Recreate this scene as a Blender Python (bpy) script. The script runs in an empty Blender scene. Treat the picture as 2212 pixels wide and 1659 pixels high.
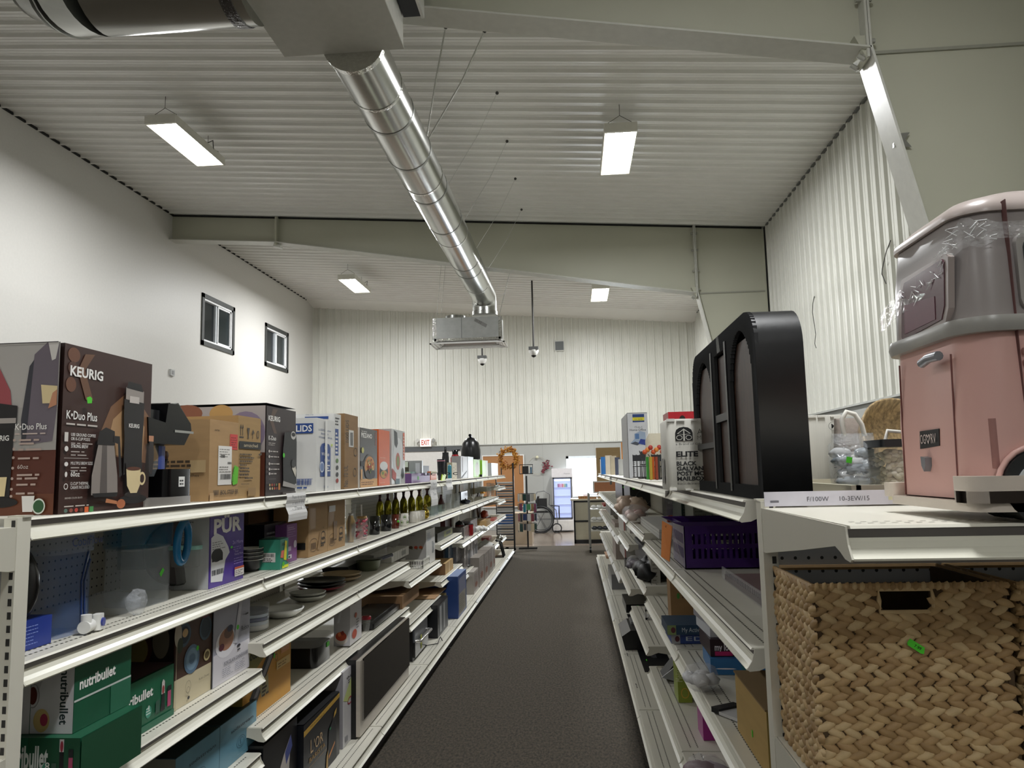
import bpy, math, random
from mathutils import Vector, Matrix
random.seed(7)
SC = bpy.context.scene
COL = SC.collection
PI = math.pi
# ------------------------------------------------------------------ camera
F_PX, CXP, CYP, RHO, VPX, VPY, CZ = 1650.0, 1106.0, 829.5, math.radians(1.3), 1239.0, 1013.0, 1.39
def _un(x, y):
    dx, dy = x-CXP, y-CYP; c, s = math.cos(RHO), math.sin(RHO)
    return dx*c-dy*s, dx*s+dy*c
_u, _v = _un(VPX, VPY)
PITCH = math.atan2(_v, F_PX); YAW = math.atan2(_u, math.hypot(F_PX, _v))
FW = Vector((-math.sin(YAW)*math.cos(PITCH), math.cos(YAW)*math.cos(PITCH), math.sin(PITCH)))
RT = Vector((math.cos(YAW), math.sin(YAW), 0)); UP = RT.cross(FW)
_c, _s = math.cos(RHO), math.sin(RHO)
cx_, cy_ = RT*_c-UP*_s, RT*_s+UP*_c
cam = bpy.data.cameras.new('camera'); cam.sensor_width = 36; cam.lens = F_PX/2212*36; cam.clip_start = .02; cam.clip_end = 100
co = bpy.data.objects.new('camera', cam); COL.objects.link(co)
co.matrix_world = Matrix(((cx_.x, cy_.x, -FW.x, 0), (cx_.y, cy_.y, -FW.y, 0), (cx_.z, cy_.z, -FW.z, CZ), (0, 0, 0, 1)))
SC.camera = co
# ------------------------------------------------------------------ colour management, world
SC.view_settings.view_transform = 'Standard'; SC.view_settings.look = 'None'
SC.view_settings.gamma = 1; SC.view_settings.use_curve_mapping = False
SC.view_settings.exposure = EXPO = 0.5
wd = bpy.data.worlds.new('sky'); SC.world = wd; wd.use_nodes = True
wn = wd.node_tree.nodes; bg = wn['Background']
bg.inputs[0].default_value = (.86, .93, 1, 1); bg.inputs[1].default_value = 3.2
# ------------------------------------------------------------------ lamps of the hall (area lights sit in the hanging fixtures)
def ceil_z(x): return 5.605-.0706*(x+6.3)
LAMPS = [(-4.24, 7.97), (.585, 8.05), (-4.24, 14.65), (.62, 14.83), (-4.24, 1.35), (.6, 1.35), (-4.24, -4.2), (.6, -4.2)]
LAMP_DROP = .30
def area(name, loc, sx, sy, power, col=(.975, .99, 1), rot=(0, 0, 0), spread=PI):
    l = bpy.data.lights.new(name, 'AREA'); l.shape = 'RECTANGLE'; l.size = sx; l.size_y = sy; l.energy = power; l.color = col; l.spread = spread
    o = bpy.data.objects.new(name, l); o.location = loc; o.rotation_euler = rot; COL.objects.link(o); return o
LP = [78, 104, 138, 128, 26, 86, 34, 60]
for (x, y), p in zip(LAMPS, LP):
    area('fixture_light', (x, y, ceil_z(x)-LAMP_DROP-.055), .26, 1.1, p)
# ------------------------------------------------------------------ pixel helpers: read a real position off the photo's geometry
def ray(x, y):
    u, v = _un(x, y); return RT*u-UP*v+FW*F_PX
def onX(x, y, X): d = ray(x, y); t = X/d.x; return Vector((X, d.y*t, d.z*t+CZ))
def onY(x, y, Y): d = ray(x, y); t = Y/d.y; return Vector((d.x*t, Y, d.z*t+CZ))
def onZ(x, y, Z): d = ray(x, y); t = (Z-CZ)/d.z; return Vector((d.x*t, d.y*t, Z))
def proj(X, Y, Z):
    p = Vector((X, Y, Z-CZ)); w = p.dot(FW); u, v = p.dot(RT)/w*F_PX, -p.dot(UP)/w*F_PX
    return CXP+u*_c+v*_s, CYP-u*_s+v*_c
def yX(x, X, z):                     # depth at which the plane X, height z meets pixel column x
    y = 1000.
    for _ in range(8):
        Y = onX(x, y, X).y; y = proj(X, Y, z)[1]
    return Y
# ------------------------------------------------------------------ materials
_M = {}
def lin(h):
    h = h.lstrip('#'); r = [int(h[i:i+2], 16)/255 for i in (0, 2, 4)]
    return tuple((c/12.92 if c <= .04045 else ((c+.055)/1.055)**2.4) for c in r)
def M(hexc, rough=.5, metal=0., var=.06, scale=18., bump=0., kind='', **kw):
    key = (hexc, rough, metal, var, scale, bump, kind, tuple(sorted(kw.items())))
    if key in _M: return _M[key]
    m = bpy.data.materials.new('mat_%s_%s' % (kind or 'plain', hexc)); m.use_nodes = True
    nt = m.node_tree; N = nt.nodes; L = nt.links; b = N['Principled BSDF']
    c = lin(hexc); b.inputs['Base Color'].default_value = (*c, 1)
    b.inputs['Roughness'].default_value = rough; b.inputs['Metallic'].default_value = metal
    m.diffuse_color = (*c, 1)
    tc = N.new('ShaderNodeTexCoord')
    if var > 0 or bump > 0:
        nz = N.new('ShaderNodeTexNoise'); nz.inputs['Scale'].default_value = scale; nz.inputs['Detail'].default_value = 3
        mp = N.new('ShaderNodeMapping'); mp.inputs['Scale'].default_value = kw.get('stretch', (1, 1, 1))
        L.new(tc.outputs['Object'], mp.inputs[0]); L.new(mp.outputs[0], nz.inputs['Vector'])
        if var > 0:
            mr = N.new('ShaderNodeMapRange'); mr.inputs[3].default_value = 1-var*1.6; mr.inputs[4].default_value = 1+var*1.6
            L.new(nz.outputs[0], mr.inputs[0])
            mx = N.new('ShaderNodeMix'); mx.data_type = 'RGBA'; mx.blend_type = 'MULTIPLY'; mx.inputs[0].default_value = 1
            mx.inputs[6].default_value = (*c, 1); L.new(mr.outputs[0], mx.inputs[7]); L.new(mx.outputs[2], b.inputs['Base Color'])
        if bump > 0:
            bp = N.new('ShaderNodeBump'); bp.inputs['Strength'].default_value = bump; bp.inputs['Distance'].default_value = kw.get('bd', .01)
            L.new(nz.outputs[0], bp.inputs['Height']); L.new(bp.outputs[0], b.inputs['Normal'])
    if 'emit' in kw:
        b.inputs['Emission Color'].default_value = (*lin(kw.get('ecol', hexc)), 1); b.inputs['Emission Strength'].default_value = kw['emit']
    if 'alpha' in kw: b.inputs['Alpha'].default_value = kw['alpha']
    if 'trans' in kw: b.inputs['Transmission Weight'].default_value = kw['trans']; b.inputs['IOR'].default_value = kw.get('ior', 1.1)
    if 'coat' in kw: b.inputs['Coat Weight'].default_value = kw['coat']; b.inputs['Coat Roughness'].default_value = .12
    if 'spec' in kw: b.inputs['Specular IOR Level'].default_value = kw['spec']
    if kind == 'peg':                # 1 inch pegboard holes
        sp = N.new('ShaderNodeSeparateXYZ'); L.new(tc.outputs['Object'], sp.inputs[0])
        acc = None
        for ax in kw.get('axes', (1, 2)):
            a = N.new('ShaderNodeMath'); a.operation = 'MULTIPLY'; a.inputs[1].default_value = 1/.0254; L.new(sp.outputs[ax], a.inputs[0])
            f = N.new('ShaderNodeMath'); f.operation = 'FRACT'; L.new(a.outputs[0], f.inputs[0])
            s = N.new('ShaderNodeMath'); s.operation = 'SUBTRACT'; s.inputs[1].default_value = .5; L.new(f.outputs[0], s.inputs[0])
            q = N.new('ShaderNodeMath'); q.operation = 'MULTIPLY'; L.new(s.outputs[0], q.inputs[0]); L.new(s.outputs[0], q.inputs[1])
            if acc is None: acc = q
            else:
                ad = N.new('ShaderNodeMath'); ad.operation = 'ADD'; L.new(acc.outputs[0], ad.inputs[0]); L.new(q.outputs[0], ad.inputs[1]); acc = ad
        lt = N.new('ShaderNodeMath'); lt.operation = 'LESS_THAN'; lt.inputs[1].default_value = .016; L.new(acc.outputs[0], lt.inputs[0])
        mx = N.new('ShaderNodeMix'); mx.data_type = 'RGBA'; mx.inputs[6].default_value = (*c, 1); mx.inputs[7].default_value = (.012, .012, .012, 1)
        L.new(lt.outputs[0], mx.inputs[0]); L.new(mx.outputs[2], b.inputs['Base Color'])
    if kind == 'carpet':
        n1 = N.new('ShaderNodeTexNoise'); n1.inputs['Scale'].default_value = 85; n1.inputs['Detail'].default_value = 5; n1.inputs['Roughness'].default_value = .75
        mp = N.new('ShaderNodeMapping'); mp.inputs['Scale'].default_value = (1, .45, 1); L.new(tc.outputs['Object'], mp.inputs[0]); L.new(mp.outputs[0], n1.inputs['Vector'])
        cr = N.new('ShaderNodeValToRGB'); e = cr.color_ramp.elements
        e[0].position = .36; e[0].color = (*lin('26221c'), 1); e[1].position = .66; e[1].color = (*lin('5c5345'), 1)
        L.new(n1.outputs[0], cr.inputs[0]); L.new(cr.outputs[0], b.inputs['Base Color'])
        bp = N.new('ShaderNodeBump'); bp.inputs['Strength'].default_value = .8; bp.inputs['Distance'].default_value = .01
        L.new(n1.outputs[0], bp.inputs['Height']); L.new(bp.outputs[0], b.inputs['Normal'])
    if kind == 'wood':
        wv = N.new('ShaderNodeTexNoise'); wv.inputs['Scale'].default_value = 9; wv.inputs['Detail'].default_value = 6
        mp = N.new('ShaderNodeMapping'); mp.inputs['Scale'].default_value = kw.get('grain', (12, 12, 1)); L.new(tc.outputs['Object'], mp.inputs[0]); L.new(mp.outputs[0], wv.inputs['Vector'])
        cr = N.new('ShaderNodeValToRGB'); e = cr.color_ramp.elements
        e[0].position = .35; e[0].color = (*[v*.55 for v in c], 1); e[1].position = .7; e[1].color = (*[min(1, v*1.35) for v in c], 1)
        L.new(wv.outputs[0], cr.inputs[0]); L.new(cr.outputs[0], b.inputs['Base Color'])
    if kind == 'brush':              # brushed sheet metal
        b.inputs['Anisotropic'].default_value = .3
    if kind == 'film':               # clear plastic film: mostly see-through, glossy
        b.inputs['Alpha'].default_value = kw.get('a', .22)
    _M[key] = m
    return m
CARD = lambda h='a98860', **k: M(h, .75, 0, .07, 9, .0, stretch=(1, 1, 6), **k)
# ------------------------------------------------------------------ text as mesh
_T = {}
def text_geo(s, bold=0., thin=0):
    k = (s, bold)
    if k in _T: return _T[k]
    c = bpy.data.curves.new('lettering', 'FONT'); c.body = s; c.size = 1; c.offset = bold; c.resolution_u = 2; c.fill_mode = 'FRONT'
    o = bpy.data.objects.new('lettering', c); me = bpy.data.meshes.new_from_object(o)
    vs = [(v.co.x, v.co.y) for v in me.vertices]; fs = [tuple(p.vertices) for p in me.polygons]
    bpy.data.objects.remove(o); bpy.data.curves.remove(c); bpy.data.meshes.remove(me)
    x0 = min(v[0] for v in vs) if vs else 0; x1 = max(v[0] for v in vs) if vs else 1
    vs = [((x-x0)/.7, y/.7) for x, y in vs]           # cap height = 1
    _T[k] = (vs, fs, (x1-x0)/.7); return _T[k]
# ------------------------------------------------------------------ geometry collector
class G:
    def __init__(s): s.v = []; s.f = []; s.mi = []; s.sm = []; s.mats = []; s.x = None
    def m(s, mat):
        if mat not in s.mats: s.mats.append(mat)
        return s.mats.index(mat)
    def add(s, vs, fs, mat, smooth=False):
        b = len(s.v); i = s.m(mat)
        if s.x is not None: vs = [tuple(s.x @ Vector(v)) for v in vs]
        s.v += [tuple(v) for v in vs]
        for f in fs: s.f.append(tuple(b+k for k in f)); s.mi.append(i); s.sm.append(smooth)
        return s
    def box(s, x0, x1, y0, y1, z0, z1, mat):
        v = [(x0, y0, z0), (x1, y0, z0), (x1, y1, z0), (x0, y1, z0), (x0, y0, z1), (x1, y0, z1), (x1, y1, z1), (x0, y1, z1)]
        return s.add(v, [(0, 3, 2, 1), (4, 5, 6, 7), (0, 1, 5, 4), (1, 2, 6, 5), (2, 3, 7, 6), (3, 0, 4, 7)], mat)
    def rbox(s, x0, x1, y0, y1, z0, z1, mat, r=.01, n=3, axis='z', smooth=True, topr=None):
        # box with rounded edges along one axis
        d = {'z': (x0, x1, y0, y1, z0, z1), 'y': (x0, x1, z0, z1, y0, y1), 'x': (y0, y1, z0, z1, x0, x1)}[axis]
        a0, a1, b0, b1, c0, c1 = d; pts = []
        for (ca, cb, st) in ((a1-r, b1-r, 0), (a0+r, b1-r, 1), (a0+r, b0+r, 2), (a1-r, b0+r, 3)):
            for k in range(n+1):
                t = (st+k/n)*PI/2; pts.append((ca+r*math.cos(t), cb+r*math.sin(t)))
        return s.prism(pts, axis, c0, c1, mat, smooth)
    def prism(s, pts, axis, c0, c1, mat, smooth=False, cap=True):
        def P(a, b, c): return {'z': (a, b, c), 'y': (a, c, b), 'x': (c, a, b)}[axis]
        n = len(pts); v = [P(a, b, c0) for a, b in pts]+[P(a, b, c1) for a, b in pts]
        area2 = sum(pts[i][0]*pts[(i+1) % n][1]-pts[(i+1) % n][0]*pts[i][1] for i in range(n))
        flip = (area2 < 0) ^ (axis == 'y') ^ (c1 < c0)
        fs = [(i, (i+1) % n, n+(i+1) % n, n+i) for i in range(n)]
        if flip: fs = [f[::-1] for f in fs]
        s.add(v, fs, mat, smooth)
        if cap:
            c = [tuple(range(n))[::-1], tuple(range(n, 2*n))]
            if flip: c = [q[::-1] for q in c]
            s.add(v, c, mat)
        return s
    def lathe(s, prof, cx, cy, z0, mat, n=20, smooth=True, cap=True, sy=1., a0=0, a1=2*PI):
        v = []; full = abs(a1-a0-2*PI) < 1e-6; m = n if full else n+1
        for r, z in prof:
            for k in range(m):
                t = a0+(a1-a0)*k/n; v.append((cx+r*math.cos(t), cy+sy*r*math.sin(t), z0+z))
        fs = []
        for i in range(len(prof)-1):
            for k in range(n):
                k2 = (k+1) % m if full else k+1
                fs.append((i*m+k, i*m+k2, (i+1)*m+k2, (i+1)*m+k))
        s.add(v, fs, mat, smooth)
        if cap and full:
            s.add(v, [tuple(range(m))[::-1]] if prof[0][0] > 1e-5 else [], mat)
            if prof[-1][0] > 1e-5: s.add(v[-m:], [tuple(range(m))], mat)
        return s
    def tube(s, pts, r, mat, n=8, cap=True, smooth=True, closed=False):
        P = [Vector(p) for p in pts]; rr = r if isinstance(r, (list, tuple)) else [r]*len(P); v = []
        up = None; N = len(P)
        for i, p in enumerate(P):
            if closed: t = (P[(i+1) % N]-P[i-1])
            else: t = (P[min(i+1, N-1)]-P[max(i-1, 0)])
            t.normalize()
            if up is None: up = Vector((0, 0, 1)) if abs(t.z) < .9 else Vector((1, 0, 0))
            a = t.cross(up); a.normalize(); up = a.cross(t); up.normalize()
            for k in range(n):
                q = 2*PI*k/n; v.append(tuple(p+rr[i]*(a*math.cos(q)+up*math.sin(q))))
        fs = []
        for i in range(N if closed else N-1):
            j = (i+1) % N
            for k in range(n): k2 = (k+1) % n; fs.append((i*n+k2, i*n+k, j*n+k, j*n+k2))
        s.add(v, fs, mat, smooth)
        if cap and not closed: s.add(v, [tuple(range(n)), tuple(range((N-1)*n, N*n))[::-1]], mat)
        return s
    def cyl(s, p0, p1, r, mat, n=12, r1=None): return s.tube([p0, p1], [r, r if r1 is None else r1], mat, n)
    def ball(s, c, r, mat, n=12, m=8, sz=None, jit=0.):
        sx, sy, szz = sz or (1, 1, 1); v = []; rnd = random.Random(int(abs(c[0]*911+c[1]*131+c[2]*37)*1000))
        for i in range(m+1):
            t = PI*i/m
            for k in range(n):
                q = 2*PI*k/n; j = 1+jit*(rnd.random()-.5)*(0 if i in (0, m) else 1)
                v.append((c[0]+sx*r*j*math.sin(t)*math.cos(q), c[1]+sy*r*j*math.sin(t)*math.sin(q), c[2]-szz*r*j*math.cos(t)))
        fs = [(i*n+k, i*n+(k+1) % n, (i+1)*n+(k+1) % n, (i+1)*n+k) for i in range(m) for k in range(n)]
        return s.add(v, fs, mat, True)
    def on(s, fr, pts, fs, mat, lift):       # pts (u,v) metres in frame
        o, u, v, n = fr[:4]
        return s.add([o+u*a+v*b+n*lift for a, b in pts], fs, mat)
    def decals(s, frames, D):
        for i, d in enumerate(D):
            fr = frames[d[0]]; W, H = fr[4], fr[5]; k = d[1]; lf = .0006+.00025*i
            if k == 'r':
                _, _, a, b, c, e, col = d[:7]; s.on(fr, [(a*W, b*H), (c*W, b*H), (c*W, e*H), (a*W, e*H)], [(0, 1, 2, 3)], mk(col), lf)
            elif k == 'e':
                _, _, a, b, ra, rb, col = d[:7]; n = 20
                s.on(fr, [(a*W+ra*W*math.cos(2*PI*q/n), b*H+rb*H*math.sin(2*PI*q/n)) for q in range(n)], [tuple(range(n))], mk(col), lf)
            elif k == 'o':                   # ring
                _, _, a, b, ra, rb, th, col = d[:8]; n = 24; pts = []
                for q in range(n):
                    c_, s_ = math.cos(2*PI*q/n), math.sin(2*PI*q/n); pts += [(a*W+ra*W*c_, b*H+rb*H*s_), (a*W+(ra*W-th)*c_, b*H+(rb*H-th)*s_)]
                s.on(fr, pts, [(2*q, (2*q+2) % (2*n), (2*q+3) % (2*n), 2*q+1) for q in range(n)], mk(col), lf)
            elif k == 'p':
                pts = [(a*W, b*H) for a, b in d[2]]; s.on(fr, pts, [tuple(range(len(pts)))], mk(d[3]), lf)
            elif k == 't':
                _, _, txt, a, b, h, col = d[:7]; o = d[7] if len(d) > 7 else {}
                vs, fs, w = text_geo(txt, o.get('b', 0.)); hh = h*H; sx = hh
                if 'w' in o: sx = o['w']*W/w
                if 'W' in o: sx = o['W']*H/w
                r = math.radians(o.get('r', 0)); cr, sr = math.cos(r), math.sin(r); fl = o.get('fx', 1)
                pts = [(a*W+(x*sx*cr-y*hh*sr)*fl, b*H+x*sx*sr+y*hh*cr) for x, y in vs]
                s.on(fr, pts, fs if fl > 0 else [f[::-1] for f in fs], mk(col), lf)
            elif k == 'l':                   # lines of small print: l, u0, vtop, width, n, pitch, height, colour
                _, _, a, b, w, n, pi_, h, col = d[:9]; rnd = random.Random(int(a*97+b*31+n)); y = b
                for q in range(n):
                    x = a; end = a+w*(rnd.uniform(.6, 1)); pts = []; f = []
                    while x < end:
                        ww = min(rnd.uniform(.03, .11), end-x+.02); j = len(pts)
                        pts += [(x*W, (y-h)*H), ((x+ww)*W, (y-h)*H), ((x+ww)*W, y*H), (x*W, y*H)]; f.append((j, j+1, j+2, j+3)); x += ww+.018
                    s.on(fr, pts, f, mk(col), lf); y -= pi_
            elif k == 'b':                   # bar code: b,u0,v0,u1,v1,col
                _, _, a, b, c, e, col = d[:7]; rnd = random.Random(int(a*997)); x = a; pts = []; f = []
                while x < c:
                    ww = (c-a)*rnd.choice((.015, .03, .045)); j = len(pts)
                    pts += [(x*W, b*H), ((x+ww)*W, b*H), ((x+ww)*W, e*H), (x*W, e*H)]; f.append((j, j+1, j+2, j+3)); x += ww+(c-a)*rnd.choice((.02, .035))
                s.on(fr, pts, f, mk(col), lf)
        return s
    def build(s, name, parent=None, label=None, cat=None, group=None, kind=None, loc=None, rz=None, bevel=0.):
        me = bpy.data.meshes.new(name); me.from_pydata(s.v, [], s.f)
        for mt in s.mats: me.materials.append(mt)
        me.polygons.foreach_set('material_index', s.mi); me.polygons.foreach_set('use_smooth', s.sm); me.update()
        o = bpy.data.objects.new(name, me); COL.objects.link(o)
        if parent is not None: o.parent = parent
        if loc is not None: o.location = loc
        if rz is not None: o.rotation_euler = (0, 0, rz)
        if bevel:
            md = o.modifiers.new('edge', 'BEVEL'); md.width = bevel; md.segments = 2; md.limit_method = 'ANGLE'; md.angle_limit = 1.0
        return tag(o, label, cat, group, kind)
def mk(c): return c if not isinstance(c, str) else M(c, .5, 0, .0)
def tag(o, label=None, cat=None, group=None, kind=None):
    for k, v in (('label', label), ('category', cat), ('group', group), ('kind', kind)):
        if v: o[k] = v
    return o
def thing(name, label, cat, loc=(0, 0, 0), rz=0., group=None):
    o = bpy.data.objects.new(name, None); o.empty_display_size = .05; COL.objects.link(o); o.location = loc; o.rotation_euler = (0, 0, rz)
    return tag(o, label, cat, group)
def dup(root, loc=None, rz=None, label=None, group=None, parent=None):
    r = root.copy(); COL.objects.link(r)
    if parent is not None: r.parent = parent
    if loc is not None: r.location = loc
    if rz is not None: r.rotation_euler = (0, 0, rz)
    if label: r['label'] = label
    if group: r['group'] = group
    for ch in list(root.children):
        dup(ch, parent=r)
    return r
def frames(w, d, h):
    V = Vector; X, Y, Z = V((1, 0, 0)), V((0, 1, 0)), V((0, 0, 1))
    return {'F': (V((-w/2, -d/2, 0)), X, Z, -Y, w, h), 'L': (V((-w/2, d/2, 0)), -Y, Z, -X, d, h), 'R': (V((w/2, -d/2, 0)), Y, Z, X, d, h),
            'T': (V((-w/2, -d/2, h)), X, Y, Z, w, d), 'B': (V((w/2, d/2, 0)), -X, Z, Y, w, h)}
def carton(name, w, d, h, mat, label, cat, loc, rz, D=(), group=None, parent=None, soft=.0):
    g = G()
    g.box(-w/2, w/2, -d/2, d/2, 0, h, mk(mat))
    g.decals(frames(w, d, h), D)
    return g.build(name, parent, label, cat, group, None, loc, rz)
# ================================================================== the hall
XL, XR_, YB, YF = -6.3, 2.98, -6.2, 18.14
B1, B2 = 4.76, 11.45
SHEET = M('eae9e4', .34, 0, .03, 3); SHEETW = M('dcdcd4', .40, 0, .03, 3); PLASTER = M('d2d0cb', .48, 0, .03, 30, .12, bd=.004)
GREYP = M('a9aaa6', .6, 0, .03, 2); DARKTRIM = M('3f413f', .6); CREAM = M('bcbcab', .5, 0, .03, 2); BLACKGAP = M('1c1c1a', .8)
def rib(t0, t1, pitch=.2, ph=0.):     # profile of pressed sheet: (t, relief)
    pts = []; k = math.floor((t0-ph)/pitch)
    while ph+k*pitch < t1:
        b = ph+k*pitch
        for a, d in ((0, 0), (.010, .030), (.040, .030), (.052, 0), (.092, 0), (.096, .005), (.110, .005), (.114, 0), (.146, 0), (.150, .005), (.160, .005), (.164, 0)):
            if t0 <= b+a <= t1: pts.append((b+a, d))
        k += 1
    return [(t0, 0)]+pts+[(t1, 0)]
# floor: carpet then polished brown floor at the far end
g = G(); g.box(XL-.1, XR_+.1, YB, 14.25, -.1, 0, M('5f574c', .95, 0, 0, kind='carpet')); g.build('floor_carpet', kind='structure')
g = G(); g.box(XL-.1, XR_+.1, 14.25, YF+.3, -.1, -.002, M('85776a', .16, 0, .12, 2.2, stretch=(1, 3, 1))); g.build('floor_polished', kind='structure')
# ceiling of pressed steel sheet running across
g = G(); pr = rib(YB, 17.62, .2, .085); v = []; fs = []
xs = [XL, XR_]
for t, d in pr:
    for x in xs: v.append((x, t, ceil_z(x)-d))
for i in range(len(pr)-1): fs.append((2*i, 2*i+1, 2*i+3, 2*i+2))
g.add(v, fs, SHEET)
g.add([(XL, 17.62, ceil_z(XL)), (XR_, 17.62, ceil_z(XR_)), (XR_, YF, 4.77), (XL, YF, 5.49)], [(0, 1, 2, 3)], SHEET)
g.add([(XL-.1, YB, 6.1), (XR_+.1, YB, 6.1), (XR_+.1, YF+.2, 6.1), (XL-.1, YF+.2, 6.1)], [(3, 2, 1, 0)], SHEET)
g.build('ceiling', kind='structure')
# left wall: smooth plaster, openings for two windows
WIN = [(12.46, 13.73, 3.655, 4.56), (15.18, 16.47, 3.66, 4.56)]
def wall_holes(x0, x1, a0, a1, zt, holes, mat, name, axis):    # vertical wall slab with rectangular holes, a = along
    g = G(); hs = sorted(holes); cur = a0
    def put(p, q, z0, z1):
        if q-p < 1e-4 or z1-z0 < 1e-4: return
        if axis == 'y': g.box(x0, x1, p, q, z0, z1, mat)
        else: g.box(p, q, x0, x1, z0, z1, mat)
    for (p, q, z0, z1) in hs:
        put(cur, p, 0, zt); put(p, q, 0, z0); put(p, q, z1, zt); cur = q
    put(cur, a1, 0, zt)
    return g.build(name, kind='structure')
wall_holes(XL-.15, XL, YB, YF, 6.0, WIN, PLASTER, 'wall_left', 'y')
g = G(); g.box(XL, XL+.02, YB, 17.62, 5.575, 5.60, BLACKGAP); g.box(XL, XR_, YF-.03, YF-.012, 0, .0001, BLACKGAP)
g.build('trim_1', kind='structure')
# next room seen through the high windows
g = G(); g.box(-8.4, -8.3, 10, 18, 2, 6, M('5c6264', .7)); g.box(-8.3, XL-.15, 9.9, 10, 2, 6, M('5c6264', .7)); g.box(-8.3, XL-.15, 18, 18.1, 2, 6, M('5c6264', .7))
g.box(-8.3, XL-.15, 10, 18, 6.0, 6.05, M('4c5153', .7)); g.box(-8.3, XL-.15, 10, 18, 1.95, 2, M('4c5153', .7)); g.build('wall_next_room', kind='structure')
def slider(name, y0, y1, z0, z1, X):
    root = thing(name, None, None); root['kind'] = 'structure'
    fr = M('f0f1f2', .35); t = .075
    g = G(); T = DARKTRIM
    g.box(X-.01, X+.022, y0, y1, z1-t, z1, T); g.box(X-.01, X+.022, y0, y1, z0, z0+t, T); g.box(X-.01, X+.022, y0, y0+t, z0, z1, T); g.box(X-.01, X+.022, y1-t, y1, z0, z1, T)
    g.build('window_trim', root)
    a, b, c, d = y0+t, y1-t, z0+t, z1-t; w = .035; g = G()
    for q in ((a, b, c, c+w), (a, b, d-w, d), (a, a+w, c, d), (b-w, b, c, d)): g.box(X-.09, X+.005, *q, fr)
    mid = (a+b)/2-.03
    g.box(X-.07, X-.02, mid-.03, mid+.03, c, d, M('c3c8cc', .4)); g.box(X-.045, X-.005, mid+.03, mid+.06, c, d, fr)
    for q in ((mid+.03, b-w, c+w, c+w+.03), (mid+.03, b-w, d-w-.03, d-w), (b-w-.03, b-w, c, d)): g.box(X-.045, X-.01, *q, fr)
    g.build('window_frame', root)
    g = G(); g.box(X-.062, X-.058, a, mid, c, d, M('5e686e', .05, 0, 0, trans=.9, ior=1.45)); g.box(X-.035, X-.031, mid, b, c, d, M('56666c', .05, 0, 0, trans=.85, ior=1.45)); g.build('window_pane', root)
slider('window_1', *WIN[0], XL); slider('window_2', *WIN[1], XL)
area('next_room_light', (-7.4, 14, 5.9), 1.5, 6, 26)
# a lit window of the next room, seen through window_2
g = G(); p0 = onX(581, 762, -8.28); p1 = onX(594.5, 800, -8.28)
g.box(-8.29, -8.27, p0.y, 18, 3.4, p0.z, M('ffffff', .5, 0, 0, emit=2.5)); g.box(-8.29, -8.26, p0.y-.1, 18, p0.z, p0.z+.09, M('b08d7c', .5)); g.build('window_5', kind='structure')
# right wall: pressed sheet standing on a flat grey dado
g = G(); pr = rib(YB, YF, .2, .06)
v = []; fs = []
for t, d in pr:
    for z in (2.0, 5.0): v.append((XR_-d, t, z))
for i in range(len(pr)-1): fs.append((2*i, 2*i+2, 2*i+3, 2*i+1))
g.add(v, fs, SHEETW); g.box(XR_+.005, XR_+.15, YB, YF, 0, 5.2, GREYP); g.box(XR_-.028, XR_+.01, YB, YF, 1.98, 2.0, M('b5b6b1', .5))
g.build('wall_right', kind='structure')
g = G(); g.box(XR_-.03, XR_-.002, YB, YF, 4.915, 4.935, M('6a6b68', .6)); g.build('trim_2', kind='structure')
# far wall: pressed sheet above, flat panels with window and door below
g = G(); pr = rib(XL, XR_, .193, .03); v = []; fs = []
for t, d in pr:
    for z in (2.02, 5.6): v.append((t, YF-d, z))
for i in range(len(pr)-1): fs.append((2*i, 2*i+2, 2*i+3, 2*i+1))
g.add(v, fs, SHEETW); g.box(XL, XR_, YF+.005, YF+.15, 2.02, 6, GREYP); g.box(XL, XR_, YF-.028, YF+.01, 2.0, 2.02, M('b5b6b1', .5))
for q in (-1.95, -.72, .5, 1.7): g.box(q, q+.004, YF-.0005, YF+.002, 0, 2.0, M('83847f', .6))
g.build('wall_far', kind='structure')
FW_ = (-.17, .95, .74, 1.69)
wall_holes(YF, YF+.15, XL, XR_, 2.02, [FW_], GREYP, 'wall_far_lower', 'x')
root = thing('window_3', None, None); root['kind'] = 'structure'; g = G(); w = .055
a, b, c, d = FW_
for q in ((a, b, c, c+w), (a, b, d-w, d), (a, a+w, c, d), (b-w, b, c, d)): g.box(q[0], q[1], YF-.02, YF+.12, q[2], q[3], M('e4ecf2', .35))
g.build('window_frame', root); g = G(); g.box(a, b, YF+.08, YF+.084, c, d, M('ffffff', .02, 0, 0, trans=1., ior=1.01)); g.build('window_pane', root)
area('daylight', ((a+b)/2, YF-.05, (c+d)/2), b-a-.1, d-c-.1, 26, (.88, .95, 1), (-PI/2, 0, 0))
# door in the far wall with dark frame
root = thing('door_1', None, None); root['kind'] = 'structure'
g = G(); dx0, dx1 = -4.35, -2.24
g.box(dx0, dx1, YF-.05, YF-.001, 1.885, 1.985, M('55585a', .5)); g.box(dx0, dx0+.09, YF-.05, YF-.001, 0, 1.9, M('55585a', .5)); g.box(dx1-.085, dx1, YF-.05, YF-.001, 0, 1.9, M('55585a', .5)); g.build('door_frame', root)
g = G(); g.box(dx0+.09, dx1-.085, YF-.03, YF-.001, 0, 1.89, M('d8d6d2', .5)); g.build('door_leaf', root)
# back wall behind the camera
g = G(); g.box(XL, XR_, YB-.15, YB, 0, 6, PLASTER); g.build('wall_back', kind='structure')
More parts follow.
